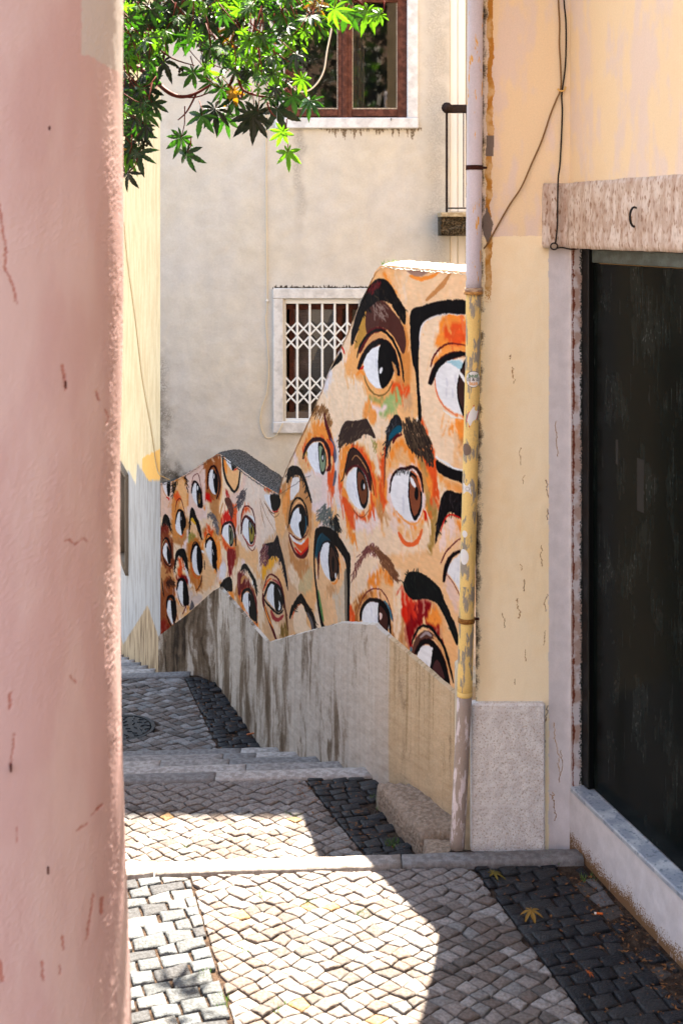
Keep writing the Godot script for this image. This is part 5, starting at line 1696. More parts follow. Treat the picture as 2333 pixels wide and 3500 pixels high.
func pipe_c(v: float) -> Vector3:
	return P(pipe_u(v), v, PIPE_D)

func pipe_part(called: String, v0: float, v1: float, r: float, m: Material, root: Node, per: float = 40.0) -> MeshInstance3D:
	var st := begin()
	st.set_smooth_group(0)
	var rows := maxi(1, int((v1 - v0) / per))
	var n := 24
	for i in rows:
		for k in n:
			var pv: Array = []
			var uv: Array = []
			for e in [[i, k], [i + 1, k], [i + 1, k + 1], [i, k + 1]]:
				var v := lerpf(v0, v1, float(e[0]) / rows)
				var a: float = TAU * e[1] / n
				pv.append(pipe_c(v) - root.position + Vector3(sin(a) * r, 0, cos(a) * r))
				uv.append(Vector2(float(e[1]) / n, v / 1000.0))
			var am := TAU * (k + 0.5) / n
			quad(st, pv[0], pv[1], pv[2], pv[3], Vector3(sin(am), 0, cos(am)), uv)
	for e in [v0, v1]:
		for k in n:
			var a0 := TAU * k / n
			var a1 := TAU * (k + 1) / n
			var c: Vector3 = pipe_c(e) - root.position
			tri(st, c, c + Vector3(sin(a0) * r, 0, cos(a0) * r), c + Vector3(sin(a1) * r, 0, cos(a1) * r), Vector3.UP if e == v0 else Vector3.DOWN)
	return obj(called, done(st), m, root)

# paint on the pipe: x goes round it (0.0 = towards the street), y down it
func pipe_paint(sd: int, c0: Color, c1: Color, share: float) -> ImageTexture:
	var w := 192
	var h := 1024
	var a := noise(sd, 0.03, 4)
	var b := noise(sd + 1, 0.2, 3)
	var out := PackedByteArray()
	out.resize(w * h * 3)
	for y in h:
		for x in w:
			var ang := TAU * x / w
			var p := Vector2(cos(ang), sin(ang)) * 30.0
			var k := a.get_noise_3d(p.x, p.y, y * 0.28) + 0.35 * b.get_noise_3d(p.x, p.y, y * 0.15)
			var c := c0.lerp(c1, smoothstep(share - 0.02, share + 0.05, k))
			c = c * (1.0 + 0.06 * b.get_noise_3d(p.x, p.y, y * 0.7) + 0.06 * a.get_noise_3d(p.x * 0.3, p.y * 0.3, y * 0.1))
			var i := (y * w + x) * 3
			out[i] = clampi(int(c.r * 255.0), 0, 255)
			out[i + 1] = clampi(int(c.g * 255.0), 0, 255)
			out[i + 2] = clampi(int(c.b * 255.0), 0, 255)
	var im := Image.create_from_data(w, h, false, Image.FORMAT_RGB8, out)
	im.generate_mipmaps()
	return ImageTexture.create_from_image(im)

# bend a flat outline (x right, y up, metres) round the pipe at pixel row v, turn in degrees round the pipe
func on_pipe(p: Vector2, v: float, turn: float, r: float) -> Vector3:
	var a := deg_to_rad(turn) + p.x / r
	return pipe_c(v) + Vector3(sin(a) * r, p.y, cos(a) * r)

func sticker(called: String, outline: Array, v: float, turn: float, r: float, m: Material, label: String) -> MeshInstance3D:
	var st := begin()
	var base := on_pipe(Vector2.ZERO, v, turn, r)
	var n := outline.size()
	var rings := 5
	for i in n:
		for k in rings:
			var a: Vector2 = outline[i]
			var b: Vector2 = outline[(i + 1) % n]
			var f0 := float(k) / rings
			var f1 := float(k + 1) / rings
			quad(st, on_pipe(a * f0, v, turn, r) - base, on_pipe(a * f1, v, turn, r) - base, on_pipe(b * f1, v, turn, r) - base, on_pipe(b * f0, v, turn, r) - base, Vector3(0, 0, 1))
	var o := obj(called, done(st), m)
	o.position = base
	tag(o, label, "sticker", "stickers on the drainpipe")
	return o

func pipe_text(host: Node3D, s: String, size: float, c: Color, dx: float, dy: float, v: float, turn: float, r: float) -> void:
	var tm := TextMesh.new()
	tm.text = s
	var font := SystemFont.new()
	font.font_names = PackedStringArray(["Droid Sans"])
	font.font_weight = 700
	tm.font = font
	tm.font_size = 32
	tm.pixel_size = size / 32.0
	tm.depth = 0.0006
	var arr := tm.get_mesh_arrays() if tm.get_surface_count() == 0 else tm.surface_get_arrays(0)
	if arr.is_empty():
		return
	var vs: PackedVector3Array = arr[Mesh.ARRAY_VERTEX]
	for i in vs.size():
		vs[i] = on_pipe(Vector2(vs[i].x + dx, vs[i].y + dy), v, turn, r + vs[i].z + 0.0004) - host.position
	arr[Mesh.ARRAY_VERTEX] = vs
	var am := ArrayMesh.new()
	am.add_surface_from_arrays(Mesh.PRIMITIVE_TRIANGLES, arr)
	obj("lettering", am, mat(c, 0.6), host)

func circle_outline(rx: float, ry: float, n: int = 28, cut: float = 10.0) -> Array:
	var o: Array = []
	for i in n:
		var a := TAU * i / n
		o.append(Vector2(minf(cos(a) * rx, cut), sin(a) * ry))
	return o

func build_pipe() -> void:
	var root := node("drainpipe", pipe_c(2895))
	tag(root, "patched drainpipe, grey above and peeling yellow below, at the corner of the yellow house", "drainpipe")
	var r := 0.0315
	var up := uvmat(pipe_paint(500, S(0.77, 0.74, 0.77), S(0.84, 0.62, 0.30), 0.40), 0.5)
	var mid := uvmat(pipe_paint(510, S(0.90, 0.77, 0.48), S(0.60, 0.56, 0.50), 0.18), 0.6)
	var lowm := uvmat(pipe_paint(520, S(0.62, 0.56, 0.52), S(0.82, 0.77, 0.77), 0.16), 0.6)
	pipe_part("pipe_section", -600, 985, r, up, root).set_meta("label", "grey upper pipe")
	pipe_part("pipe_section", 1004, 2368, r * 0.97, mid, root).set_meta("label", "pipe with peeling yellow paint")
	pipe_part("pipe_section", 2372, 2897, r * 0.95, lowm, root).set_meta("label", "bare grey foot of the pipe")
	pipe_part("pipe_joint", 2362, 2378, r * 1.0, mid, root, 8.0)
	pipe_part("collar", 983, 1000, r * 1.14, mat(S(0.78, 0.70, 0.60), 0.6, tints.rust, 5.0), root, 8.0)
	pipe_part("collar", 996, 1006, r * 1.24, mat(S(0.80, 0.62, 0.36), 0.6, tints.rust, 5.0), root, 5.0)
	var rust := mat(S(0.26, 0.12, 0.08), 0.85, tints.rust, 8.0)
	for v in [573.0, 2118.0]:
		var cl := pipe_part("clamp", v - 8.0, v + 8.0, r * 1.09, rust if v < 1000 else mat(S(0.62, 0.44, 0.18), 0.6, tints.rust, 8.0), root, 8.0)
		var c := pipe_c(v) - root.position
		obj("bolt", box_mesh(at(c + Vector3(0.040, 0.0, -0.01)), Vector3(0.024, 0.009, 0.012), 0.002), rust, cl)
		obj("bracket", box_mesh(at(c + Vector3(0.012, 0.0, -0.037)), Vector3(0.012, 0.012, 0.014), 0.002), rust, cl)
	# stickers
	var white := mat(S(0.88, 0.87, 0.86), 0.5)
	var sr := r * 0.97 + 0.0008
	var s1 := sticker("round_sticker", circle_outline(0.033, 0.033), 1293, 0, sr, mat(S(0.10, 0.09, 0.09), 0.5), "round white sticker with green and orange lettering on the drainpipe")
	var st := begin()
	var oc := circle_outline(0.0313, 0.0313)
	for i in oc.size():
		for k in 4:
			var f0 := k / 4.0
			var f1 := (k + 1) / 4.0
			quad(st, on_pipe(oc[i] * f0, 1293, 0, sr + 0.0006) - s1.position, on_pipe(oc[i] * f1, 1293, 0, sr + 0.0006) - s1.position, on_pipe(oc[(i + 1) % oc.size()] * f1, 1293, 0, sr + 0.0006) - s1.position, on_pipe(oc[(i + 1) % oc.size()] * f0, 1293, 0, sr + 0.0006) - s1.position, Vector3(0, 0, 1))
	obj("sticker_face", done(st), white, s1)
	pipe_text(s1, "beat", 0.020, S(0.08, 0.42, 0.16), 0, 0.0135, 1293, 0, sr + 0.0008)
	pipe_text(s1, "&", 0.016, S(0.08, 0.07, 0.07), 0, -0.001, 1293, 0, sr + 0.0008)
	pipe_text(s1, "bun", 0.020, S(0.88, 0.60, 0.16), 0, -0.017, 1293, 0, sr + 0.0008)
	for sx in [-1.0, 1.0]:   # the two little crossed marks either side of the ampersand
		for k in 4:
			var st2 := begin()
			var x0: float = sx * (0.013 + 0.0045 * k)
			for e in [[Vector2(x0 - 0.0008, -0.0085), Vector2(x0 + 0.0012, 0.0065)]]:
				quad(st2, on_pipe(e[0], 1293, 0, sr + 0.0012) - s1.position, on_pipe(Vector2(e[1].x, e[0].y), 1293, 0, sr + 0.0012) - s1.position, on_pipe(e[1], 1293, 0, sr + 0.0012) - s1.position, on_pipe(Vector2(e[0].x, e[1].y), 1293, 0, sr + 0.0012) - s1.position, Vector3(0, 0, 1))
			obj("printed_mark", done(st2), mat(S(0.1, 0.09, 0.09), 0.6), s1)
	var lens := [Vector2(0.006, 0.048), Vector2(0.031, 0.024), Vector2(0.020, -0.010), Vector2(-0.012, -0.045), Vector2(-0.027, -0.020), Vector2(-0.018, 0.014)]
	var s2 := sticker("red_edged_sticker", lens, 1420, 0, sr, mat(S(0.78, 0.10, 0.10), 0.5), "white diamond sticker with a red edge on the drainpipe")
	st = begin()
	for i in lens.size():
		var a: Vector2 = lens[i] * 0.86
		var b: Vector2 = lens[(i + 1) % lens.size()] * 0.86
		for k in 4:
			quad(st, on_pipe(a * (k / 4.0), 1420, 0, sr + 0.0006) - s2.position, on_pipe(a * ((k + 1) / 4.0), 1420, 0, sr + 0.0006) - s2.position, on_pipe(b * ((k + 1) / 4.0), 1420, 0, sr + 0.0006) - s2.position, on_pipe(b * (k / 4.0), 1420, 0, sr + 0.0006) - s2.position, Vector3(0, 0, 1))
	obj("sticker_face", done(st), white, s2)
	var s3 := sticker("torn_sticker", circle_outline(0.022, 0.024), 1533, -42, sr, mat(S(0.46, 0.38, 0.33), 0.6), "torn grey round sticker on the drainpipe under the red edged one")
	var tagm := [Vector2(-0.02, 0.024), Vector2(0.011, 0.024), Vector2(0.018, -0.019), Vector2(-0.02, -0.022)]
	var s4 := sticker("paper_label", tagm, 1668, -26, sr, white, "white paper label with a hexagon drawn on it on the drainpipe")
	st = begin()
	for i in 6:
		var a0 := TAU * i / 6.0
		var a1 := TAU * (i + 1) / 6.0
		quad(st, on_pipe(Vector2(cos(a0), sin(a0)) * 0.0095 + Vector2(0.002, 0.002), 1668, -26, sr + 0.0006) - s4.position, on_pipe(Vector2(cos(a1), sin(a1)) * 0.0095 + Vector2(0.002, 0.002), 1668, -26, sr + 0.0006) - s4.position, on_pipe(Vector2(cos(a1), sin(a1)) * 0.008 + Vector2(0.002, 0.002), 1668, -26, sr + 0.0006) - s4.position, on_pipe(Vector2(cos(a0), sin(a0)) * 0.008 + Vector2(0.002, 0.002), 1668, -26, sr + 0.0006) - s4.position, Vector3(0, 0, 1))
	obj("printed_hexagon", done(st), mat(S(0.35, 0.35, 0.36), 0.6), s4)
	sticker("paper_dot", circle_outline(0.012, 0.014), 1820, -38, sr, white, "small white round sticker on the drainpipe")
	sticker("oval_sticker", circle_outline(0.021, 0.031), 1898, -40, sr, white, "large white oval sticker low on the drainpipe")

# ================================================================ pink wall in front, out of focus
func build_pink_house() -> void:
	var root := node("pink_house", G(-0.9, 0.4, 2.6))
	tag(root, "rounded corner of a house in rough pink plaster with a grey patch near its top", "house")
	var off0 := -root.position
	var edge := [Vector2(-900, 424), Vector2(0, 425), Vector2(600, 424), Vector2(1000, 426), Vector2(1300, 421), Vector2(1600, 415), Vector2(1900, 408), Vector2(2200, 411), Vector2(2500, 416), Vector2(2900, 427), Vector2(3100, 434), Vector2(3300, 441), Vector2(3500, 448), Vector2(4600, 470)]
	var n_big := noise(601, 3.0, 2)
	var n_mid := noise(602, 22.0, 3)
	var n_fine := noise(603, 120.0, 2)
	var n_mask := noise(604, 5.0, 3)
	var n_col := noise(605, 6.0, 4)
	var dc := 2.6
	var r := 0.34
	var ys: Array = []
	var y := 0.35
	while y < 5.4:
		ys.append(y)
		y += 0.0027 if y > 0.72 and y < 3.05 else 0.06
	# outline: from the far side round the corner and along the face towards the camera
	var outline: Array = []
	for i in 12:
		outline.append([40.0, 0.75 * (1.0 - i / 12.0), 0.0])
	var ang := 40.0
	while ang > -66.0:
		outline.append([ang, 0.0, 0.0])
		ang -= 0.46
	var l := 0.0
	while l < 0.12:
		outline.append([-66.0, 0.0, l])
		l += 0.005
	for e in [0.35, 0.5, 0.9, 1.6, 2.6]:
		outline.append([-66.0, 0.0, e])
	var pts := PackedVector3Array()
	var cols := PackedColorArray()
	var nc := outline.size()
	var pink := S(0.80, 0.67, 0.67).srgb_to_linear()
	var pink2 := S(0.83, 0.72, 0.715).srgb_to_linear()
	var greyp := S(0.80, 0.765, 0.76).srgb_to_linear()
	var scar := S(0.66, 0.36, 0.30).srgb_to_linear()
	var marks: Array = []
	for e in [[[0, 700, 12, 800, 22, 850, 18, 920, 40, 960, 60, 1035], 4.0], [[215, 1250, 222, 1290, 226, 1330], 5.0], [[330, 1340, 338, 1365], 4.0], [[360, 1400, 372, 1425, 366, 1450], 2.0], [[220, 1850, 240, 1845, 258, 1862, 285, 1840, 300, 1850], 2.5], [[240, 2310, 262, 2335], 3.0], [[35, 2370, 33, 2420], 5.0], [[50, 2510, 38, 2620], 3.0], [[330, 2770, 350, 2750, 312, 2785], 3.0], [[265, 2840, 300, 2815], 3.0], [[350, 3070, 345, 3120], 6.0], [[320, 3060, 305, 3150, 298, 3210], 3.0], [[215, 3200, 218, 3245], 4.0], [[145, 3290, 148, 3350], 4.0], [[205, 3300, 208, 3330], 3.0], [[0, 3290, 6, 3350], 9.0], [[60, 2830, 58, 2880], 2.0]]:
		var mk: Array = [1e9, -1e9]
		for i in e[0].size() / 2:
			mk.append(Vector2(e[0][2 * i], e[0][2 * i + 1]))
			mk[0] = minf(mk[0], e[0][2 * i + 1] - 12.0)
			mk[1] = maxf(mk[1], e[0][2 * i + 1] + 12.0)
		mk.append(e[1])
		marks.append(mk)
	for yy in ys:
		var v: float = HY + (EYE - yy) * F / dc
		var k := (profile(edge, v) - CX) / F
		var cx := dc * k - r * sqrt(1.0 + k * k)
		for o in outline:
			var a := deg_to_rad(o[0])
			var nrm := Vector3(cos(a), 0, -sin(a))
			var p := Vector3(cx, yy, -dc) + nrm * r
			p += Vector3(-sin(a), 0, -cos(a)) * o[1]      # back along the far side
			p += Vector3(sin(a), 0, cos(a)) * o[2]        # forward along the face
			var rough := smoothstep(-0.25, 0.35, n_mask.get_noise_2d(yy * 0.5, p.x + p.z) + 0.25 * smoothstep(2.2, 1.1, yy))
			var h := 0.007 * n_big.get_noise_3d(p.x, p.y * 0.4, p.z) + 0.0011 * n_mid.get_noise_3d(p.x, p.y * 0.4, p.z) * (0.5 + 0.5 * rough) + 0.00095 * n_fine.get_noise_3d(p.x, p.y, p.z) * (0.25 + 0.75 * rough)
			p += nrm * h
			pts.append(p + off0)
			var c := pink.lerp(pink2, smoothstep(-0.3, 0.4, n_col.get_noise_3d(p.x * 1.2, p.y * 0.35, p.z)))
			# patch of bare grey plaster beside the top of the corner
			var u := CX + p.x / -p.z * F
			var vv: float = HY + (EYE - yy) * F / -p.z
			var jag := 14.0 * n_mid.get_noise_2d(yy * 0.5, p.x)
			if o[2] < 0.3 and vv < 190.0 + maxf(0.0, u - 300.0) * 0.55 + jag and u > 277.0 + jag:
				c = greyp
			# cracks, runs and knocks in the plaster, where the photograph shows them
			if u > -40.0 and u < 420.0 and o[1] == 0.0:
				var here := Vector2(u + 5.0 * n_mid.get_noise_2d(vv * 0.004, 3.0), vv)
				for mk in marks:
					if vv < mk[0] or vv > mk[1]:
						continue
					for i in range(2, mk.size() - 2):
						var near := Geometry2D.get_closest_point_to_segment(here, mk[i], mk[i + 1])
						var dist := near.distance_to(here) + 3.0 * n_fine.get_noise_2d(yy * 2.0, p.x)
						if dist < mk[mk.size() - 1]:
							c = c.lerp(scar, 0.75)
							pts[pts.size() - 1] -= nrm * 0.0012
			cols.append(c)
	var idx := PackedInt32Array()
	for i in ys.size() - 1:
		for j in nc - 1:
			var a := i * nc + j
			idx.append_array([a, a + nc, a + 1, a + 1, a + nc, a + nc + 1])
	var st := SurfaceTool.new()
	var arr := []
	arr.resize(Mesh.ARRAY_MAX)
	arr[Mesh.ARRAY_VERTEX] = pts
	arr[Mesh.ARRAY_COLOR] = cols
	arr[Mesh.ARRAY_INDEX] = idx
	var am := ArrayMesh.new()
	am.add_surface_from_arrays(Mesh.PRIMITIVE_TRIANGLES, arr)
	st.create_from(am, 0)
	st.generate_normals()
	var m := StandardMaterial3D.new()
	m.vertex_color_use_as_albedo = true
	m.roughness = 0.42
	m.metallic_specular = 0.5
	obj("plaster_wall", st.commit(), m, root)
	var lastf: Vector3 = pts[nc - 1]
	obj("roof", bb(Vector3(-4.2, 5.0, 2.9), Vector3(0.3, 5.2, -0.5), 0.02), mat(S(0.62, 0.36, 0.26), 0.9), root)
	# nail holes and drips scored into the plaster
	var hole := mat(S(0.30, 0.13, 0.10), 0.9)
	for e in [[170, 438, 5], [225, 1315, 9], [165, 2975, 8], [38, 2625, 9]]:
		var kk: float = (e[0] - CX) / F
		# face point: intersect with the flat face in plan
		var a := deg_to_rad(-66.0)
		var v0 := HY + (EYE - 2.0) * F / dc
		var k0 := (profile(edge, e[1]) - CX) / F
		var cxx := dc * k0 - r * sqrt(1.0 + k0 * k0)
		var fp := Vector2(cxx + cos(a) * r, dc + sin(a) * r)       # (x, d) where the flat face begins
		var fd := Vector2(sin(a), -cos(a))                          # towards the camera
		var t := (kk * fp.y - fp.x) / (fd.x - kk * fd.y)
		var q := fp + fd * t
		var ctr := Vector3(q.x, Y_at(e[1], q.y), -q.y)
		obj("plaster_scar", box_mesh(Transform3D(Basis(Vector3.UP, deg_to_rad(18.0)), ctr + off0), Vector3(0.004, e[2] * 0.0016, 0.008), 0.001), hole, root)

# ================================================================ ground, stairs, paving
# deterministic jitter for a lattice point, -1..1
func jit(i: int, j: int, k: int) -> float:
	return float(hash(Vector3i(i * 7 + 1013, j * 13 + 517, k * 31 + 77)) % 2001) / 1000.0 - 1.0

# one stone from its outline (x, z about its middle): straight sides below, worn rim, slightly domed top
func stone(st: SurfaceTool, xf: Transform3D, pts: Array, tilt: Vector2, dome: float, thick: float, rough: Array) -> void:
	var n := pts.size()
	var rings: Array = []
	for e in [[1.0, -thick, 0.0], [0.995, -0.0075, 1.0], [0.955, -0.0022, 1.0], [0.80, 0.0, 1.0]]:
		var ring: Array = []
		for i in n:
			var p: Vector2 = pts[i] * e[0]
			var y: float = e[1]
			if e[2] > 0.0:
				y += tilt.x * p.x + tilt.y * p.y + rough[i % 8] * (1.0 if e[0] > 0.9 else 0.6)
			ring.append(xf * Vector3(p.x, y, p.y))
		rings.append(ring)
	for r in 3:
		for i in n:
			var j := (i + 1) % n
			var m: Vector2 = pts[i] + pts[j]
			quad(st, rings[r][i], rings[r][j], rings[r + 1][j], rings[r + 1][i], xf.basis * Vector3(m.x, 0.02 + 0.05 * r, m.y))
	var c := xf * Vector3(0, dome, 0)
	for i in n:
		tri(st, c, rings[3][i], rings[3][(i + 1) % n], xf.basis * Vector3.UP)

# lay stones over an uneven lattice whose corners neighbours share; the largest `cap` in the picture
# become pieces, the rest one heap. bond 0: square courses set on the slant, 0.5: broken joints
func lay(parent: MeshInstance3D, called: String, zone: PackedVector2Array, inside: Callable, height: Callable, step: Vector2, turn: float, bond: float, squash: Vector2, box: Rect2, mats: Array, cap: int, sd: int, gap: float, skip: float, thick: float) -> void:
	rng.seed = sd
	var found: Array = []
	var c := cos(turn)
	var s := sin(turn)
	var reach := int(maxf(box.size.x, box.size.y) / minf(step.x, step.y)) + 3
	var mid := box.get_center()
	var amp := 0.17 if bond < 0.1 else 0.17
	for i in range(-reach, reach):
		for j in range(-reach, reach):
			var cs: Array = []
			for e in [[0, 0], [1, 0], [1, 1], [0, 1]]:
				var a: int = i + e[0]
				var b: int = j + e[1]
				var lx: float
				var lz: float
				if bond < 0.1:
					lx = (a + amp * jit(a, b, sd)) * step.x
					lz = (b + amp * jit(a, b, sd + 1)) * step.y
				else:
					# joints along a course are its own; the line between courses is shared
					lx = (a + bond * absi(j % 2) + 1.7 * amp * jit(a, j, sd)) * step.x
					lz = (b + amp * (jit(b, 3, sd + 2) * 0.5 + sin(lx * 31.0 + b * 2.3) * 0.6)) * step.y
				cs.append(Vector2((lx * c - lz * s) * squash.x, (lx * s + lz * c) * squash.y) + mid)
			var pick := rng.randi()
			var tilt := Vector2(rng.randf_range(-0.07, 0.07), rng.randf_range(-0.07, 0.07))
			var lift := rng.randf_range(-0.004, 0.003)
			var gone := rng.randf() < skip
			var dome := rng.randf_range(0.0, 0.0022)
			var rough: Array = []
			var bulge: Array = []
			for k in 8:
				rough.append(rng.randf_range(-0.0016, 0.0012))
				bulge.append(rng.randf_range(-0.05, 0.02))
			var mid4: Vector2 = (cs[0] + cs[1] + cs[2] + cs[3]) * 0.25
			if gone or not box.grow(0.1).has_point(mid4):
				continue
			# stones at the edge of a band are cut to it
			var cut := Geometry2D.intersect_polygons(PackedVector2Array(cs), zone)
			if cut.is_empty():
				continue
			var shape: PackedVector2Array = cut[0]
			var area := 0.0
			var ctr := Vector2.ZERO
			for k in shape.size():
				area += shape[k].cross(shape[(k + 1) % shape.size()]) * 0.5
				ctr += shape[k] / shape.size()
			if absf(area) < step.x * step.y * 0.22 or not inside.call(ctr.x, ctr.y):
				continue
			var pts: Array = []
			for k in shape.size():
				var p: Vector2 = shape[k] - ctr
				var q: Vector2 = shape[(k + 1) % shape.size()] - ctr
				p -= p.normalized() * gap * 1.3
				q -= q.normalized() * gap * 1.3
				p *= 1.0 + bulge[(k * 2) % 8]
				pts.append(Vector2(p.x, -p.y))
				var m: Vector2 = (p + q) * 0.5 * (1.0 + bulge[(k * 2 + 1) % 8])
				pts.append(Vector2(m.x, -m.y))
			var y: float = height.call(ctr.x, ctr.y) + lift
			var u := CX + ctr.x / ctr.y * F
			var v := HY + (EYE - y) * F / ctr.y
			var score := 1.0 / ctr.y
			if u < 390.0 or u > 2360.0 or v > 3540.0:
				score -= 10.0
			found.append([score, G(ctr.x, y, ctr.y), pts, tilt, dome, rough, pick])
	found.sort_custom(func(p, q): return p[0] > q[0])
	var rest := begin()
	rest.set_smooth_group(0)
	for i in found.size():
		var f: Array = found[i]
		if i < cap and f[0] > -5.0:
			var st := begin()
			st.set_smooth_group(0)
			stone(st, Transform3D(), f[2], f[3], f[4], thick, f[5])
			var o := obj(called, done(st, true), mats[f[6] % mats.size()], parent)
			o.position = f[1]
		else:
			stone(rest, at(f[1]), f[2], f[3], f[4], thick, f[5])
	var mesh := done(rest, true)
	if mesh.get_surface_count() > 0:
		var mi := obj("more_" + called + "s", mesh, mats[0], parent)
		mi.set_meta("kind", "stuff")

func sheet(poly: Array, y: Callable, nx: int = 10) -> ArrayMesh:
	# poly: four (x, d) corners, ruled surface
	var st := begin()
	st.set_smooth_group(-1)
	for i in nx:
		for j in nx:
			var pv: Array = []
			for e in [[i, j], [i + 1, j], [i + 1, j + 1], [i, j + 1]]:
				var a: Vector2 = poly[0].lerp(poly[1], float(e[0]) / nx)
				var b: Vector2 = poly[3].lerp(poly[2], float(e[0]) / nx)
				var p := a.lerp(b, float(e[1]) / nx)
				pv.append(G(p.x, y.call(p.x, p.y), p.y))
			quad(st, pv[0], pv[1], pv[2], pv[3], Vector3.UP)
	return done(st)

func wall_x(d: float) -> float:
	for i in 3:
		var a: Vector2 = W[i]
		var b: Vector2 = W[i + 1]
		if d <= b.y:
			return lerpf(a.x, b.x, (d - a.y) / (b.y - a.y))
	return 1.349 - 0.286 * d

func kerb_d(x: float) -> float:
	return 4.775 + 0.06 * x

func step_d(k: int, x: float) -> float:
	return 6.146 + 0.375 * k + 0.066 * x

# a slab of stone between two lines across the stair, cut into lengths
func slab_row(root: Node, called: String, x0: float, x1: Callable, d0: Callable, d1: Callable, y: float, thick: float, cuts: Array, m: Array, sd: int) -> void:
	rng.seed = sd
	var n := noise(sd, 5.0, 3)
	var right: float = x1.call((d0.call(0.0) + d1.call(0.0)) * 0.5)
	var xs: Array = [x0]
	for c in cuts:
		if c < right - 0.05:
			xs.append(c)
	xs.append(right)
	for i in xs.size() - 1:
		var st := begin()
		st.set_smooth_group(0)
		var a: float = xs[i] + (0.003 if i > 0 else 0.0)
		var b: float = xs[i + 1] - 0.003
		var nx := maxi(2, int((b - a) / 0.05))
		var prof := [[0.0, -thick], [0.0, -0.016], [0.03, -0.002], [0.25, 0.0], [0.75, 0.0], [0.93, -0.003], [1.0, -0.014], [1.0, -thick]]
		var rowv: Array = []
		for k in nx + 1:
			var x := lerpf(a, b, float(k) / nx)
			var col: Array = []
			for e in prof:
				var da: float = d0.call(x)
				var db: float = d1.call(x)
				var w := 0.004 * n.get_noise_2d(x, e[0] * 3.0 + i) if e[0] > 0.5 else 0.0
				var dd := lerpf(da, db, e[0]) + w
				col.append(G(x, y + e[1] + 0.0035 * n.get_noise_2d(x * 1.4, dd * 3.0), dd))
			rowv.append(col)
		for k in nx:
			for e in prof.size() - 1:
				quad(st, rowv[k][e], rowv[k + 1][e], rowv[k + 1][e + 1], rowv[k][e + 1], Vector3(0, 1, 1) if e < 2 else (Vector3.UP if e < 5 else Vector3(0, 1, -1)))
		for e in [0, nx]:
			for k in range(1, prof.size() - 1):
				tri(st, rowv[e][0], rowv[e][k], rowv[e][k + 1], Vector3.LEFT if e == 0 else Vector3.RIGHT)
		obj(called, done(st), m[(sd + i) % m.size()], root)

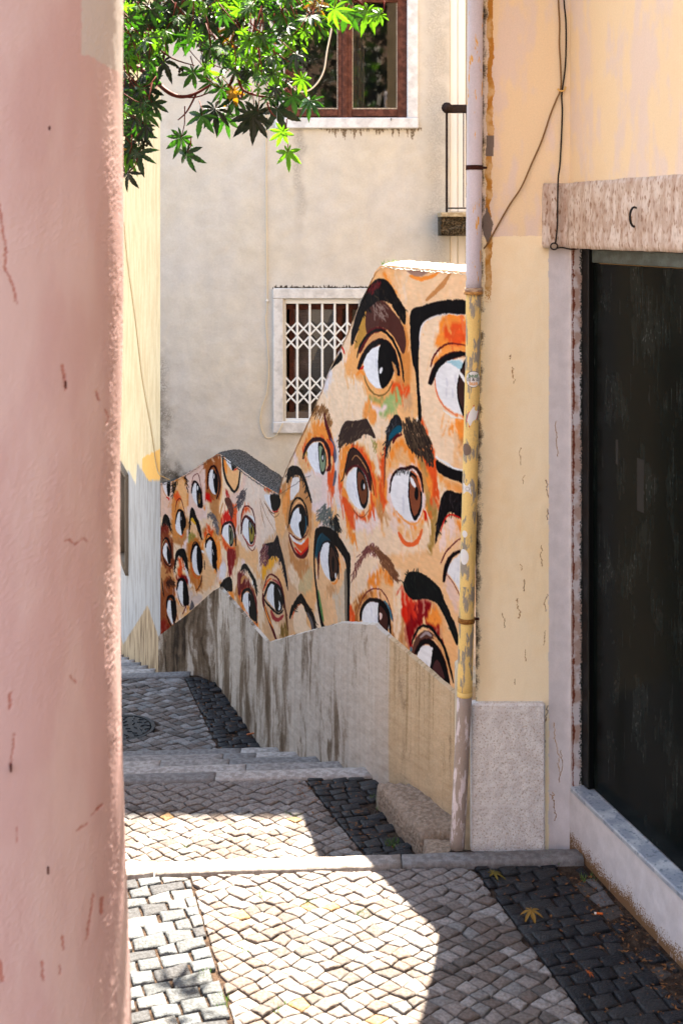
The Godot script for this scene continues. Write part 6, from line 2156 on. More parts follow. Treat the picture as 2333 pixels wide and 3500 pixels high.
func build_ground() -> void:
	var lime: Array = []
	for e in [[0.53, 0.50, 0.485], [0.465, 0.43, 0.41], [0.585, 0.565, 0.555], [0.43, 0.385, 0.36], [0.50, 0.49, 0.485], [0.385, 0.36, 0.345]]:
		lime.append(mat(S(e[0], e[1], e[2]), 0.72, tints.stone, 7.0, bump(16, 0.05), 0.22))
	lime.append_array(lime.duplicate())
	lime.append_array(lime.duplicate())
	lime.append_array(lime.duplicate())
	lime.append(mat(S(0.58, 0.47, 0.34), 0.75, tints.stone, 7.0, bump(16, 0.05), 0.22))
	var basalt: Array = []
	for e in [[0.15, 0.15, 0.165], [0.12, 0.12, 0.135], [0.18, 0.178, 0.185]]:
		basalt.append(mat(S(e[0], e[1], e[2]), 0.55, tints.stone, 7.0, bump(16, 0.05), 0.35))
	var mixed := basalt.duplicate()
	mixed.append(mat(S(0.40, 0.385, 0.385), 0.8, tints.stone, 7.0, bump(16, 0.05), 0.3))
	mixed.append(mat(S(0.30, 0.275, 0.26), 0.8, tints.stone, 7.0, bump(16, 0.05), 0.3))
	var sunlit_greys: Array = []  # basalt of the sunny left border, sunlight put into its paler colour
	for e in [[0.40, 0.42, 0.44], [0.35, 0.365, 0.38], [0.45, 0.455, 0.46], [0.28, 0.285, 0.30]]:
		sunlit_greys.append(mat(S(e[0], e[1], e[2]), 0.7, tints.stone, 7.0, bump(16, 0.05), 0.35))
	var dirt := mat(S(0.27, 0.21, 0.165), 0.95, tints.dirt, 3.0, bump(12, 0.06), 1.0)
	var dirt2 := dirt
	var granite: Array = [mat(S(0.70, 0.67, 0.65), 0.8, tints.granite, 2.2, bump(16, 0.05), 0.3), mat(S(0.60, 0.575, 0.56), 0.8, tints.granite, 2.2, bump(16, 0.05), 0.3), mat(S(0.52, 0.505, 0.50), 0.8, tints.granite, 2.6, bump(16, 0.05), 0.3)]
	var street := 0.278   # the street runs this much to the left of straight ahead
	# --- the land all round, far below
	var land := structure("ground", bb(Vector3(-200, -6.0, -200), Vector3(200, -5.5, 200), 0.0), mat(S(0.42, 0.39, 0.34), 0.95))
	# --- upper pavement
	var flat := func(_x, _d): return -0.0135
	var up := structure("upper_pavement", sheet([Vector2(-3.0, 2.9), Vector2(2.2, 2.9), Vector2(2.2, 4.95), Vector2(-3.0, 4.60)], flat, 12), dirt)
	var zero := func(_x, _d): return 0.0
	var free := func(_x, _d): return true
	var band := func(a0, a1, b0, b1, d0, d1): return PackedVector2Array([Vector2(a0 + a1 * d0, d0), Vector2(b0 + b1 * d0, d0), Vector2(b0 + b1 * d1.call(b0 + b1 * 4.8), d1.call(b0 + b1 * 4.8)), Vector2(a0 + a1 * d1.call(a0 + a1 * 4.8), d1.call(a0 + a1 * 4.8))])
	var k_edge := func(x): return kerb_d(x) - 0.004
	lay(up, "cobblestone", band.call(0.753, -0.282, 1.860, -0.281, 3.2, k_edge), free, zero, Vector2(0.0545, 0.0565), deg_to_rad(43.0), 0.0, Vector2(1.05, 0.90), Rect2(-1.0, 3.2, 2.4, 1.7), lime, 300, 21, 0.0027, 0.0, 0.042)
	lay(up, "basalt_cobble", band.call(1.863, -0.281, 2.222, -0.286, 3.3, k_edge), free, zero, Vector2(0.088, 0.064), street, 0.5, Vector2.ONE, Rect2(0.2, 3.2, 1.6, 1.7), basalt, 250, 22, 0.003, 0.02, 0.05)
	lay(up, "worn_cobble", band.call(2.225, -0.286, 2.325, -0.286, 3.3, k_edge), free, func(_x, _d): return -0.006, Vector2(0.10, 0.09), street + 0.2, 0.5, Vector2.ONE, Rect2(0.4, 3.2, 1.6, 1.7), mixed, 100, 23, 0.007, 0.22, 0.05)
	lay(up, "basalt_cobble", band.call(-1.5, 0.0, 0.750, -0.282, 3.2, k_edge), free, zero, Vector2(0.10, 0.066), street + 0.06, 0.5, Vector2.ONE, Rect2(-1.6, 3.2, 1.8, 1.7), sunlit_greys, 200, 24, 0.0032, 0.02, 0.05)
	# street rising behind the camera
	structure("upper_street", sheet([Vector2(-3.2, -12.0), Vector2(5.0, -12.0), Vector2(2.3, 2.95), Vector2(-3.0, 2.95)], func(_x, d): return -0.02 + maxf(0.0, 2.9 - d) * 0.27, 12), mat(S(0.45, 0.43, 0.41), 0.9, tints.stone, 5.0, bump(12, 0.06), 1.0))
	# --- kerb
	var kerb := structure("kerb", sheet([Vector2(-3.0, 4.62), Vector2(0.93, 4.86), Vector2(0.9, 4.97), Vector2(-3.0, 4.72)], func(_x, _d): return -0.05, 2), dirt2)
	slab_row(kerb, "kerb_stone", -2.6, func(_d): return 0.955, func(x): return kerb_d(x), func(x): return kerb_d(x) + 0.092, 0.014, 0.22, [-1.75, -0.72, 0.235], granite, 2)
	# made ground between the kerb and the plinth
	obj("kerb_bed", bb(G(0.42, -0.24, 4.975), G(0.94, -0.012, kerb_d(0.68) + 0.088), 0.02), dirt, kerb)
	# --- middle landing
	var h1 := func(_x, d): return lerpf(-0.172, -0.20, clampf((d - 4.9) / 1.1, 0, 1))
	var mid := structure("middle_landing", sheet([Vector2(-2.8, 4.70), Vector2(0.62, 4.89), Vector2(0.35, 6.10), Vector2(-2.8, 5.92)], func(x, d): return h1.call(x, d) - 0.0135, 12), dirt)
	var blk_in := func(x, d): return x < wall_x(maxf(d, 5.2)) - 0.035 and not (d < 5.75 and x > 3.247 - 0.51 * d - 0.215)
	var near_edge := func(x): return step_d(0, x) - 0.118
	lay(mid, "cobblestone", PackedVector2Array([Vector2(-2.2, 4.9), Vector2(2.012 - 0.365 * 4.9, 4.9), Vector2(-0.187, near_edge.call(-0.187)), Vector2(-2.2, near_edge.call(-2.2))]), free, h1, Vector2(0.0545, 0.0565), deg_to_rad(43.0), 0.0, Vector2(1.05, 0.90), Rect2(-2.3, 4.8, 2.6, 1.5), lime, 300, 31, 0.0027, 0.0, 0.042)
	lay(mid, "basalt_cobble", PackedVector2Array([Vector2(2.015 - 0.365 * 4.9, 4.9), Vector2(0.7, 4.9), Vector2(0.35, near_edge.call(0.35)), Vector2(-0.183, near_edge.call(-0.183))]), blk_in, h1, Vector2(0.082, 0.060), street, 0.5, Vector2.ONE, Rect2(-0.6, 4.9, 1.3, 1.3), basalt, 200, 32, 0.003, 0.03, 0.05)
	# --- stair
	var stair := structure("stair", sheet([Vector2(-2.8, 5.9), Vector2(0.25, 6.05), Vector2(-0.3, 7.75), Vector2(-2.8, 7.6)], func(_x, d): return -0.34 - (d - 5.9) * 0.345 - 0.05, 4), dirt2)
	for k in 5:
		var yy := -0.20 - 0.13 * k
		var xr := func(d): return wall_x(d) - 0.005
		slab_row(stair, "step_slab", -2.6, xr, func(x): return step_d(k, x) - 0.115, func(x): return step_d(k, x), yy, 0.20, [-1.62 + 0.31 * k, -0.62 + 0.12 * (k % 2)], granite, 40 + k)
		if k > 0:
			slab_row(stair, "tread", -2.6, xr, func(x): return step_d(k - 1, x) - 0.05, func(x): return step_d(k, x) - 0.117, yy - 0.004, 0.12, [-1.1 + 0.2 * k], granite, 50 + k)
	# --- lower landing
	var h2 := func(_x, d): return lerpf(-0.85, -0.885, clampf((d - 7.6) / 1.7, 0, 1))
	var low := structure("lower_landing", sheet([Vector2(-3.6, 7.25), Vector2(-0.32, 7.45), Vector2(-0.85, 9.32), Vector2(-3.6, 9.2)], func(x, d): return h2.call(x, d) - 0.014, 12), dirt2)
	var hole := func(x, d): return Vector2(x + 1.47, d - 8.25).length() < 0.225
	var far_edge := func(x): return 9.22 + 0.09 * (x + 1.3) - 0.004
	lay(low, "cobblestone", PackedVector2Array([Vector2(-2.6, step_d(4, -2.6)), Vector2(-0.70, step_d(4, -0.70)), Vector2(1.570 - 0.298 * 9.22, far_edge.call(-1.177)), Vector2(-2.6, far_edge.call(-2.6))]), func(x, d): return not hole.call(x, d), h2, Vector2(0.066, 0.068), deg_to_rad(43.0), 0.0, Vector2(1.06, 0.92), Rect2(-2.7, 7.4, 2.6, 2.0), lime.slice(0, 6), 300, 61, 0.0033, 0.0, 0.042)
	lay(low, "basalt_cobble", PackedVector2Array([Vector2(-0.697, step_d(4, -0.697)), Vector2(-0.30, step_d(4, -0.30)), Vector2(-0.90, far_edge.call(-0.90)), Vector2(1.573 - 0.298 * 9.22, far_edge.call(-1.174))]), func(x, d): return x < wall_x(d) - 0.03, h2, Vector2(0.095, 0.066), street, 0.5, Vector2.ONE, Rect2(-1.6, 7.4, 1.4, 2.0), basalt, 250, 62, 0.003, 0.03, 0.05)
	# --- stair running on down to the left
	var far_stair := structure("lower_stair", sheet([Vector2(-4.5, 9.2), Vector2(-0.9, 9.3), Vector2(-1.3, 14.0), Vector2(-4.5, 14.0)], func(_x, d): return -1.12 - (d - 9.2) * 0.29, 4), dirt2)
	for k in 10:
		var yy := -0.878 - 0.13 * k
		var d1 := 9.34 + 0.45 * k
		var xr := func(d): return wall_x(d) - 0.004
		slab_row(far_stair, "step_slab", -4.0, xr, func(x): return d1 - 0.12 + 0.09 * (x + 1.3), func(x): return d1 + 0.09 * (x + 1.3), yy, 0.25, [-2.3], granite, 70 + k)
		if k > 0:
			slab_row(far_stair, "tread", -4.0, xr, func(x): return d1 - 0.46 + 0.09 * (x + 1.3), func(x): return d1 - 0.122 + 0.09 * (x + 1.3), yy - 0.005, 0.2, [-1.9], granite, 90 + k)
	# --- rough stones that fill the corner beside the pipe
	var rock := mat(S(0.62, 0.54, 0.47), 0.9, tints.granite, 3.0, bump(14, 0.05), 0.9)
	corner_stone("stone_block", [Vector2(0.168, 5.715), Vector2(0.342, 5.70), Vector2(0.565, 5.24), Vector2(0.345, 5.225)], -0.075, -0.26, rock, "long rough stone laid as a step against the mural wall", 7)
	corner_stone("stone_block", [Vector2(0.350, 5.205), Vector2(0.60, 5.20), Vector2(0.58, 4.90), Vector2(0.375, 4.885)], -0.085, -0.26, rock, "short broken stone wedged between kerb and drainpipe", 8)
	build_manhole()

func corner_stone(called: String, c: Array, y1: float, y0: float, m: Material, label: String, sd: int) -> void:
	var n := noise(sd, 9.0, 4)
	var st := begin()
	st.set_smooth_group(0)
	var g := 14
	var ctr := Vector2.ZERO
	for p in c:
		ctr += p / 4.0
	var base := G(ctr.x, y0, ctr.y)
	var top: Array = []
	for i in g + 1:
		var row: Array = []
		for j in g + 1:
			var a: Vector2 = c[0].lerp(c[1], float(i) / g)
			var b: Vector2 = c[3].lerp(c[2], float(i) / g)
			var p := a.lerp(b, float(j) / g)
			var e := minf(minf(i, g - i), minf(j, g - j)) / float(g)
			var y := y1 + 0.008 * n.get_noise_2d(p.x, p.y) - 0.018 * (1.0 - smoothstep(0.0, 0.12, e)) * (0.6 + n.get_noise_2d(p.x * 3.0, p.y * 3.0))
			row.append(G(p.x, y, p.y) - base)
		top.append(row)
	for i in g:
		for j in g:
			quad(st, top[i][j], top[i + 1][j], top[i + 1][j + 1], top[i][j + 1], Vector3.UP)
	var rim: Array = []
	for i in g:
		rim.append([top[0][i], Vector3(-1, 0, 0)])
	for i in g:
		rim.append([top[i][g], Vector3(0, 0, 1)])
	for i in g:
		rim.append([top[g][g - i], Vector3(1, 0, 0)])
	for i in g:
		rim.append([top[g - i][0], Vector3(0, 0, -1)])
	var mid_pt := Vector3.ZERO
	for k in rim.size():
		var a: Vector3 = rim[k][0]
		var b: Vector3 = rim[(k + 1) % rim.size()][0]
		var rows := 5
		for r in rows:
			var pv: Array = []
			for e in [[a, r], [b, r], [b, r + 1], [a, r + 1]]:
				var p: Vector3 = e[0]
				var f := float(e[1]) / rows
				var outw := Vector3(p.x, 0, p.z).normalized() * (0.010 * sin(PI * f) + 0.012 * f * (0.5 + n.get_noise_3d(p.x, f * 0.2, p.z)))
				pv.append(Vector3(p.x, lerpf(p.y, 0.0, f), p.z) + (outw if e[1] > 0 else Vector3.ZERO))
			quad(st, pv[0], pv[1], pv[2], pv[3], Vector3(a.x, 0.1, a.z))
	var o := obj(called, done(st, true), m)
	o.position = base
	tag(o, label, "stone")

func build_manhole() -> void:
	var c := G(-1.47, -0.868, 8.25)
	var root := node("manhole_cover", c)
	tag(root, "round dark iron manhole cover set in the cobbles of the lower landing", "manhole cover")
	var iron := mat(S(0.17, 0.18, 0.19), 0.5, tints.rust2, 4.0)
	var st := begin()
	st.set_smooth_group(0)
	var n := 48
	var prof := [[0.0, 0.006], [0.185, 0.006], [0.19, 0.001], [0.193, -0.02]]
	var rimp := [[0.195, -0.02], [0.195, 0.004], [0.198, 0.008], [0.218, 0.008], [0.221, 0.004], [0.221, -0.03]]
	for pr in [prof, rimp]:
		var s2 := begin()
		s2.set_smooth_group(-1)
		for k in n:
			var a0 := TAU * k / n
			var a1 := TAU * (k + 1) / n
			for e in pr.size() - 1:
				var p0: Array = pr[e]
				var p1: Array = pr[e + 1]
				quad(s2, Vector3(cos(a0) * p0[0], p0[1], sin(a0) * p0[0]), Vector3(cos(a1) * p0[0], p0[1], sin(a1) * p0[0]), Vector3(cos(a1) * p1[0], p1[1], sin(a1) * p1[0]), Vector3(cos(a0) * p1[0], p1[1], sin(a0) * p1[0]), Vector3(0, 1, 0))
		obj("cover_plate" if pr == prof else "rim", done(s2), iron, root)
	var pat: Node3D = root.get_node("cover_plate")
	rng.seed = 5
	for ring in [[0.045, 4], [0.09, 8], [0.135, 13], [0.170, 18]]:
		for k in ring[1]:
			var a: float = TAU * k / ring[1] + ring[0] * 9.0
			var o := obj("raised_bar", box_mesh(Transform3D(Basis(Vector3.UP, -a + (0.6 if k % 2 == 0 else -0.7)), Vector3(cos(a) * ring[0], 0.0085, sin(a) * ring[0])), Vector3(0.034, 0.006, 0.009), 0.002), iron, pat)

# ================================================================ tree
# hand-shaped leaf with toothed lobes: in its own plane, tip along -y, facing +z, unit radius
func palm_leaf(sd: int, lobes: int) -> ArrayMesh:
	rng.seed = sd
	var st := begin()
	st.set_smooth_group(-1)
	var spread := 150.0
	var angs: Array = []
	for i in lobes:
		angs.append(lerpf(-spread, spread, float(i) / (lobes - 1)) + rng.randf_range(-5, 5))
	var droop := rng.randf_range(0.2, 0.75)
	var curl := rng.randf_range(-0.5, 0.45)
	var bend := func(p: Vector2, rib: float) -> Vector3:
		var l := p.length()
		return Vector3(p.x, p.y, -droop * l * l + rib + curl * p.x * absf(p.x))
	for i in lobes:
		var a := deg_to_rad(angs[i])
		var f := clampf(1.0 - absf(angs[i]) / spread, 0.0, 1.0)
		var l := lerpf(0.42, 1.0, pow(f, 0.7)) * rng.randf_range(0.9, 1.08)
		var dir := Vector2(sin(a), -cos(a))
		var side := Vector2(dir.y, -dir.x)
		var gap := deg_to_rad(spread * 2.0 / (lobes - 1)) * 0.5
		var nr := 0.36 * l
		var nl := Vector2(sin(a - gap), -cos(a - gap)) * nr
		var nrr := Vector2(sin(a + gap), -cos(a + gap)) * nr
		var wd := rng.randf_range(0.125, 0.18) * l
		var left: Array = [nl]
		var right: Array = [nrr]
		for e in [[0.42, 0.80], [0.50, 1.0], [0.56, 0.86], [0.66, 0.92], [0.72, 0.68], [0.84, 0.52], [0.88, 0.34]]:
			left.append(dir * l * e[0] - side * wd * e[1] * -1.0)
			right.append(dir * l * e[0] + side * wd * e[1] * -1.0)
		var sgn := signf((left[1] - dir * l * 0.5).dot(nl - dir * nr))
		if sgn < 0.0:
			var t := left.slice(1)
			left = [nl] + right.slice(1)
			right = [nrr] + t
		var rib: Array = []
		for k in left.size():
			var along: float = (left[k].dot(dir) + right[k].dot(dir)) * 0.5
			rib.append(dir * (along if k > 0 else nr * 0.6))
		var tip := dir * l
		var c := Vector2.ZERO
		tri(st, bend.call(c, 0.0), bend.call(left[0], 0.0), bend.call(rib[0], -0.03), Vector3.BACK)
		tri(st, bend.call(c, 0.0), bend.call(rib[0], -0.03), bend.call(right[0], 0.0), Vector3.BACK)
		for k in left.size() - 1:
			quad(st, bend.call(left[k], 0.02), bend.call(left[k + 1], 0.02), bend.call(rib[k + 1], -0.03), bend.call(rib[k], -0.03), Vector3.BACK)
			quad(st, bend.call(right[k], 0.02), bend.call(right[k + 1], 0.02), bend.call(rib[k + 1], -0.03), bend.call(rib[k], -0.03), Vector3.BACK)
		var last := left.size() - 1
		tri(st, bend.call(left[last], 0.02), bend.call(tip, 0.0), bend.call(rib[last], -0.03), Vector3.BACK)
		tri(st, bend.call(right[last], 0.02), bend.call(tip, 0.0), bend.call(rib[last], -0.03), Vector3.BACK)
	return done(st)

func leaf_mat(c: Color, back: Color) -> StandardMaterial3D:
	var m := StandardMaterial3D.new()
	m.albedo_color = c
	m.roughness = 0.42
	m.metallic_specular = 0.45
	m.backlight_enabled = true
	m.backlight = back
	m.cull_mode = BaseMaterial3D.CULL_DISABLED
	return m

func build_tree() -> void:
	var foot := G(-2.05, -0.2, 5.25)
	var root := node("castor_tree", foot)
	tag(root, "leafy tree with large toothed star shaped leaves overhanging the stairs", "tree")
	var o0 := -foot
	var bark := mat(S(0.36, 0.24, 0.19), 0.8, tints.wood, 6.0, bump(13, 0.04), 0.3)
	var red := mat(S(0.36, 0.13, 0.10), 0.6)
	var st := begin()
	tube(st, smooth_line([Vector3(0, -0.1, 0), Vector3(0.06, 0.8, 0.05), Vector3(0.02, 1.7, 0.1), Vector3(0.18, 2.6, 0.2), Vector3(0.3, 3.4, 0.25), Vector3(0.5, 4.4, 0.3), Vector3(0.9, 5.3, 0.35)]), 0.085, 0.03, 10)
	obj("trunk", done(st), bark, root)
	var limbs := [
		[[-120, -420, 5.0], [250, -300, 5.0], [500, -160, 4.95], [640, -70, 4.9], [702, 0, 4.88], [740, 92, 4.86], [765, 166, 4.85], [806, 240, 4.84], [831, 307, 4.83], [906, 332, 4.8]],
		[[-80, -180, 5.0], [260, -160, 4.95], [420, -60, 4.9], [535, 0, 4.88], [533, 50, 4.87], [524, 90, 4.86], [510, 140, 4.85]],
		[[500, -160, 4.95], [640, -90, 4.98], [690, 20, 5.0], [698, 150, 5.0], [732, 230, 5.0]],
		[[240, 260, 5.05], [380, 240, 5.0], [470, 230, 4.95], [566, 307, 4.85], [600, 326, 4.84], [632, 330, 4.83], [672, 318, 4.82], [720, 290, 4.82]],
		[[250, -300, 5.0], [700, -170, 4.92], [900, -60, 4.85], [1010, 10, 4.82], [1080, 30, 4.8]],
		[[900, -60, 4.85], [1080, -60, 4.8], [1200, -10, 4.78], [1240, 18, 4.78]],
		[[-200, 40, 5.1], [240, 100, 5.0], [430, 125, 4.9], [500, 112, 4.88]],
	]
	for b in limbs:
		var pts: Array = []
		for e in b:
			pts.append(P(e[0], e[1], e[2]) + o0)
		st = begin()
		tube(st, smooth_line(pts, 5), 0.014, 0.0045, 7)
		obj("branch", done(st), red, root)
	rng.seed = 61
	for i in 16:
		var host: Array = limbs[[0, 0, 0, 1, 2, 3, 4, 4, 6, 0, 2, 3, 5, 1, 0, 4][i]]
		var e: Array = host[rng.randi_range(host.size() / 2, host.size() - 1)]
		var a := P(e[0], e[1], e[2]) + o0
		var g := a + Vector3(rng.randf_range(-0.14, 0.2), rng.randf_range(-0.16, 0.06), rng.randf_range(-0.05, 0.1))
		st = begin()
		tube(st, smooth_line([a, (a + g) * 0.5 + Vector3(0.0, -0.02, 0.01), g], 4), 0.0045, 0.0022, 5)
		obj("twig", done(st), red, root)
	var leaf_meshes: Array = []
	for i in 12:
		leaf_meshes.append(palm_leaf(700 + i, 7 + (i % 3)))
	var greens: Array = [leaf_mat(S(0.09, 0.18, 0.08), Color(0.07, 0.18, 0.02)), leaf_mat(S(0.12, 0.23, 0.085), Color(0.18, 0.38, 0.04)), leaf_mat(S(0.19, 0.33, 0.10), Color(0.42, 0.66, 0.08)), leaf_mat(S(0.07, 0.13, 0.075), Color(0.02, 0.05, 0.015)), leaf_mat(S(0.52, 0.42, 0.12), Color(0.60, 0.42, 0.06))]  # shaded undersides painted darkest, backlit leaves brightest, in the colour itself
	rng.seed = 88
	var all: Array = []   # [priority, transform, mesh, material, stalk foot]
	# leaves that make the outline: pixel, radius in pixels, turn of the main lobe, colour
	var shown := [
		[617, 118, 72, 20, 1], [660, 245, 58, -10, 1], [500, 300, 80, 12, 3], [486, 386, 78, -8, 1], [473, 523, 78, 6, 0], [440, 590, 60, -20, 3], [620, 470, 70, -15, 1], [640, 520, 72, 8, 0],
		[735, 372, 84, 10, 3], [690, 395, 66, -15, 0], [862, 395, 92, 4, 3], [800, 335, 74, 20, 0], [770, 400, 66, -5, 1], [966, 450, 52, -40, 2], [984, 520, 62, 3, 2], [1060, 345, 66, -14, 1],
		[892, 118, 68, 5, 4], [1011, 108, 82, 8, 3], [947, 372, 96, 18, 3], [880, 380, 86, -14, 3], [1183, 42, 66, 10, 1], [1255, 36, 82, -16, 2], [1300, 50, 48, -60, 2], [1117, 66, 66, -10, 1],
		[1008, 160, 66, -5, 2], [1075, 74, 76, 4, 0], [930, 250, 70, 10, 2], [1030, 270, 58, 25, 2], [560, 210, 76, -20, 3], [450, 160, 80, 10, 0], [520, 60, 90, 0, 3], [445, 300, 86, 14, 3],
		[700, 60, 84, 6, 0], [810, 60, 84, -8, 3], [780, 190, 70, 12, 2], [850, 190, 74, -12, 2], [830, 100, 70, 20, 3], [720, 160, 60, 30, 0], [905, 40, 84, 0, 3], [980, 30, 78, 10, 0],
		[610, 20, 80, -15, 3], [440, 30, 84, 8, 3], [440, 440, 70, -4, 0], [520, 350, 66, 30, 0], [580, 60, 66, 18, 0], [1000, 330, 60, 30, 0], [1035, 40, 66, -18, 1],
	]
	for e in shown:
		var d := rng.randf_range(4.95, 5.35) if e[1] > 300 and e[0] > 660 else rng.randf_range(4.55, 4.85)
		var r: float = e[2] * 1.18 * d / F
		var bs := Basis(Vector3.BACK, deg_to_rad(e[3])) * Basis(Vector3.RIGHT, rng.randf_range(-0.5, 0.25)) * Basis(Vector3.UP, rng.randf_range(-0.5, 0.5))
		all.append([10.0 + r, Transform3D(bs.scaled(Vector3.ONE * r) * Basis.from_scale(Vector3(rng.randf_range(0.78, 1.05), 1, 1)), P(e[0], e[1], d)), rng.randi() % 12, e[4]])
	# the mass behind them
	var zone := PackedVector2Array([Vector2(400, -40), Vector2(1230, -40), Vector2(1110, 60), Vector2(1060, 110), Vector2(1010, 210), Vector2(985, 300), Vector2(930, 350), Vector2(850, 350), Vector2(790, 310), Vector2(740, 330), Vector2(700, 300), Vector2(690, 190), Vector2(600, 60), Vector2(560, 120), Vector2(540, 250), Vector2(505, 420), Vector2(470, 540), Vector2(400, 560)])
	var made := 0
	while made < 340:
		var p := Vector2(rng.randf_range(400, 1230), rng.randf_range(-40, 560))
		if not Geometry2D.is_point_in_polygon(p, zone):
			continue
		if p.y > 150.0 and p.x > 600.0 and rng.randf() < 0.35:
			continue
		made += 1
		var d := rng.randf_range(4.4, 4.95) if p.x > 800.0 else rng.randf_range(4.4, 5.15)
		var r := rng.randf_range(34, 74) * d / F
		var bs := Basis(Vector3.BACK, rng.randf_range(-0.7, 0.7)) * Basis(Vector3.RIGHT, rng.randf_range(-1.2, 0.5)) * Basis(Vector3.UP, rng.randf_range(-1.0, 1.0))
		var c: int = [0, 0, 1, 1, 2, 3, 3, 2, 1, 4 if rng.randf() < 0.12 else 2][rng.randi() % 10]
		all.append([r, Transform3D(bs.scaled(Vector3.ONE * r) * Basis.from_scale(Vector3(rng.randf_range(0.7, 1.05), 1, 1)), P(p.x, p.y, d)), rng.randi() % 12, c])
	# rest of the crown, unseen: leaves added thickly so the panes mirror dark
	for i in 1150:
		var p := Vector2(rng.randf_range(450, 1900), rng.randf_range(-2050, -520))
		if i % 5 == 0:
			p = Vector2(rng.randf_range(-700, 1000), rng.randf_range(-700, -80))
		elif i % 5 == 1:
			p = Vector2(rng.randf_range(-700, 370), rng.randf_range(-300, 420))
		var d := rng.randf_range(4.12, 4.7)
		var r := rng.randf_range(0.06, 0.115)
		var bs := Basis(Vector3.BACK, rng.randf_range(-0.8, 0.8)) * Basis(Vector3.RIGHT, rng.randf_range(-1.1, 0.5)) * Basis(Vector3.UP, rng.randf_range(-1.0, 1.0))
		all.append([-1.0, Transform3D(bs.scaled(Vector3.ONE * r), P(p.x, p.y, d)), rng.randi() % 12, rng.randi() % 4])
	all.sort_custom(func(a, b): return a[0] > b[0])
	var more := begin()
	var merged: Array = [begin(), begin(), begin(), begin(), begin()]
	var used := [false, false, false, false, false]
	for i in all.size():
		var f: Array = all[i]
		var tr: Transform3D = f[1]
		tr.origin += o0
		if i < 298:
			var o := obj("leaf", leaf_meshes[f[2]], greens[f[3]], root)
			o.transform = tr
		else:
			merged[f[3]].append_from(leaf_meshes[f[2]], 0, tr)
			used[f[3]] = true
	for k in 5:
		if used[k]:
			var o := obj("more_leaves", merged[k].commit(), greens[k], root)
			o.set_meta("kind", "stuff")
	# leaf stalks
	st = begin()
	for i in mini(all.size(), 300):
		var tr: Transform3D = all[i][1]
		var a := tr.origin + o0
		var b := a + Vector3(rng.randf_range(-0.10, 0.06), rng.randf_range(0.03, 0.12), rng.randf_range(-0.03, 0.06))
		tube(st, [a, (a + b) * 0.5 + Vector3(0.006, -0.008, 0), b], 0.0016, 0.0024, 4)
	var sk := obj("leaf_stalks", done(st), red, root)
	sk.set_meta("kind", "stuff")
	# spiny seed clusters at the left edge
	for e in [[470, 480], [500, 492], [622, 240]]:
		st = begin()
		for k in 9:
			var c := P(e[0] + rng.randf_range(-16, 16), e[1] + rng.randf_range(-16, 16), 4.75) + o0
			var sp := SphereMesh.new()
			sp.radius = 0.006
			sp.height = 0.012
			sp.radial_segments = 8
			sp.rings = 4
			st.append_from(sp, 0, at(c))
		obj("seed_cluster", st.commit(), mat(S(0.16, 0.13, 0.07), 0.8), root)

# unseen house behind the camera, added to block sky from the pane reflections
func build_unseen_house() -> void:
	var root := node("unseen_street_house", G(0.5, 2.5, -14.0))
	tag(root, "unseen brown plastered house added up the street to darken the window reflections", "house")
	obj("wall", box_mesh(at(Vector3(0, 2.0, 3.0)), Vector3(19, 9.0, 6.0), 0.03), mat(S(0.52, 0.43, 0.36), 0.9, tints.plaster, 0.5), root)
	obj("roof", box_mesh(at(Vector3(0, 6.7, 3.0)), Vector3(19.8, 0.35, 6.8), 0.05), mat(S(0.45, 0.25, 0.18), 0.9), root)
	for i in 5:
		for k in 2:
			var w := obj("window", box_mesh(at(Vector3(-5.6 + 2.8 * i, 1.2 + 2.9 * k, 0.0)), Vector3(1.15, 1.6, 0.12), 0.02), mat(S(0.62, 0.60, 0.56), 0.7), root)
			obj("pane", box_mesh(at(Vector3(-5.6 + 2.8 * i, 1.2 + 2.9 * k, -0.065)), Vector3(0.95, 1.4, 0.02), 0.003), mat(S(0.05, 0.06, 0.07), 0.1), w)

# unseen garden wall and hedge, added dark so the metal door mirrors it
func build_unseen_wall() -> void:
	var root := node("unseen_garden_wall", G(-2.75, -0.3, 6.2))
	tag(root, "unseen dark garden wall and hedge added opposite the mural wall for the door to mirror", "wall")
	obj("masonry", box_mesh(Transform3D(Basis(Vector3.UP, 0.27), Vector3(0, 0.75, 0)), Vector3(0.3, 2.3, 6.0), 0.02), mat(S(0.22, 0.19, 0.16), 0.95, tints.lichen, 1.5, bump(12, 0.06), 1.0), root)
	var leaf := palm_leaf(790, 7)
	var st := begin()
	rng.seed = 123
	for i in 900:
		var q := rng.randf_range(-2.9, 2.9)
		var p := Basis(Vector3.UP, 0.27) * Vector3(rng.randf_range(-0.25, 0.3), rng.randf_range(0.2, 2.9), q)
		var bs := Basis(Vector3.UP, rng.randf_range(0.2, 2.6)) * Basis(Vector3.RIGHT, rng.randf_range(-1.0, 0.4))
		st.append_from(leaf, 0, Transform3D(bs.scaled(Vector3.ONE * rng.randf_range(0.08, 0.15)), p))
	var h := obj("hedge", st.commit(), leaf_mat(S(0.10, 0.17, 0.09), Color(0.05, 0.12, 0.03)), root)
	h.set_meta("kind", "stuff")

# ================================================================ cables and small things
func cable(called: String, pts: Array, r: float, m: Material, label: String, category: String = "cable") -> MeshInstance3D:
	var line := smooth_line(pts, 6)
	var base: Vector3 = line[line.size() - 1]
	var moved: Array = []
	for p in line:
		moved.append(p - base)
	var st := begin()
	tube(st, moved, r, r, 7)
	var o := obj(called, done(st), m)
	o.position = base
	tag(o, label, category)
	return o

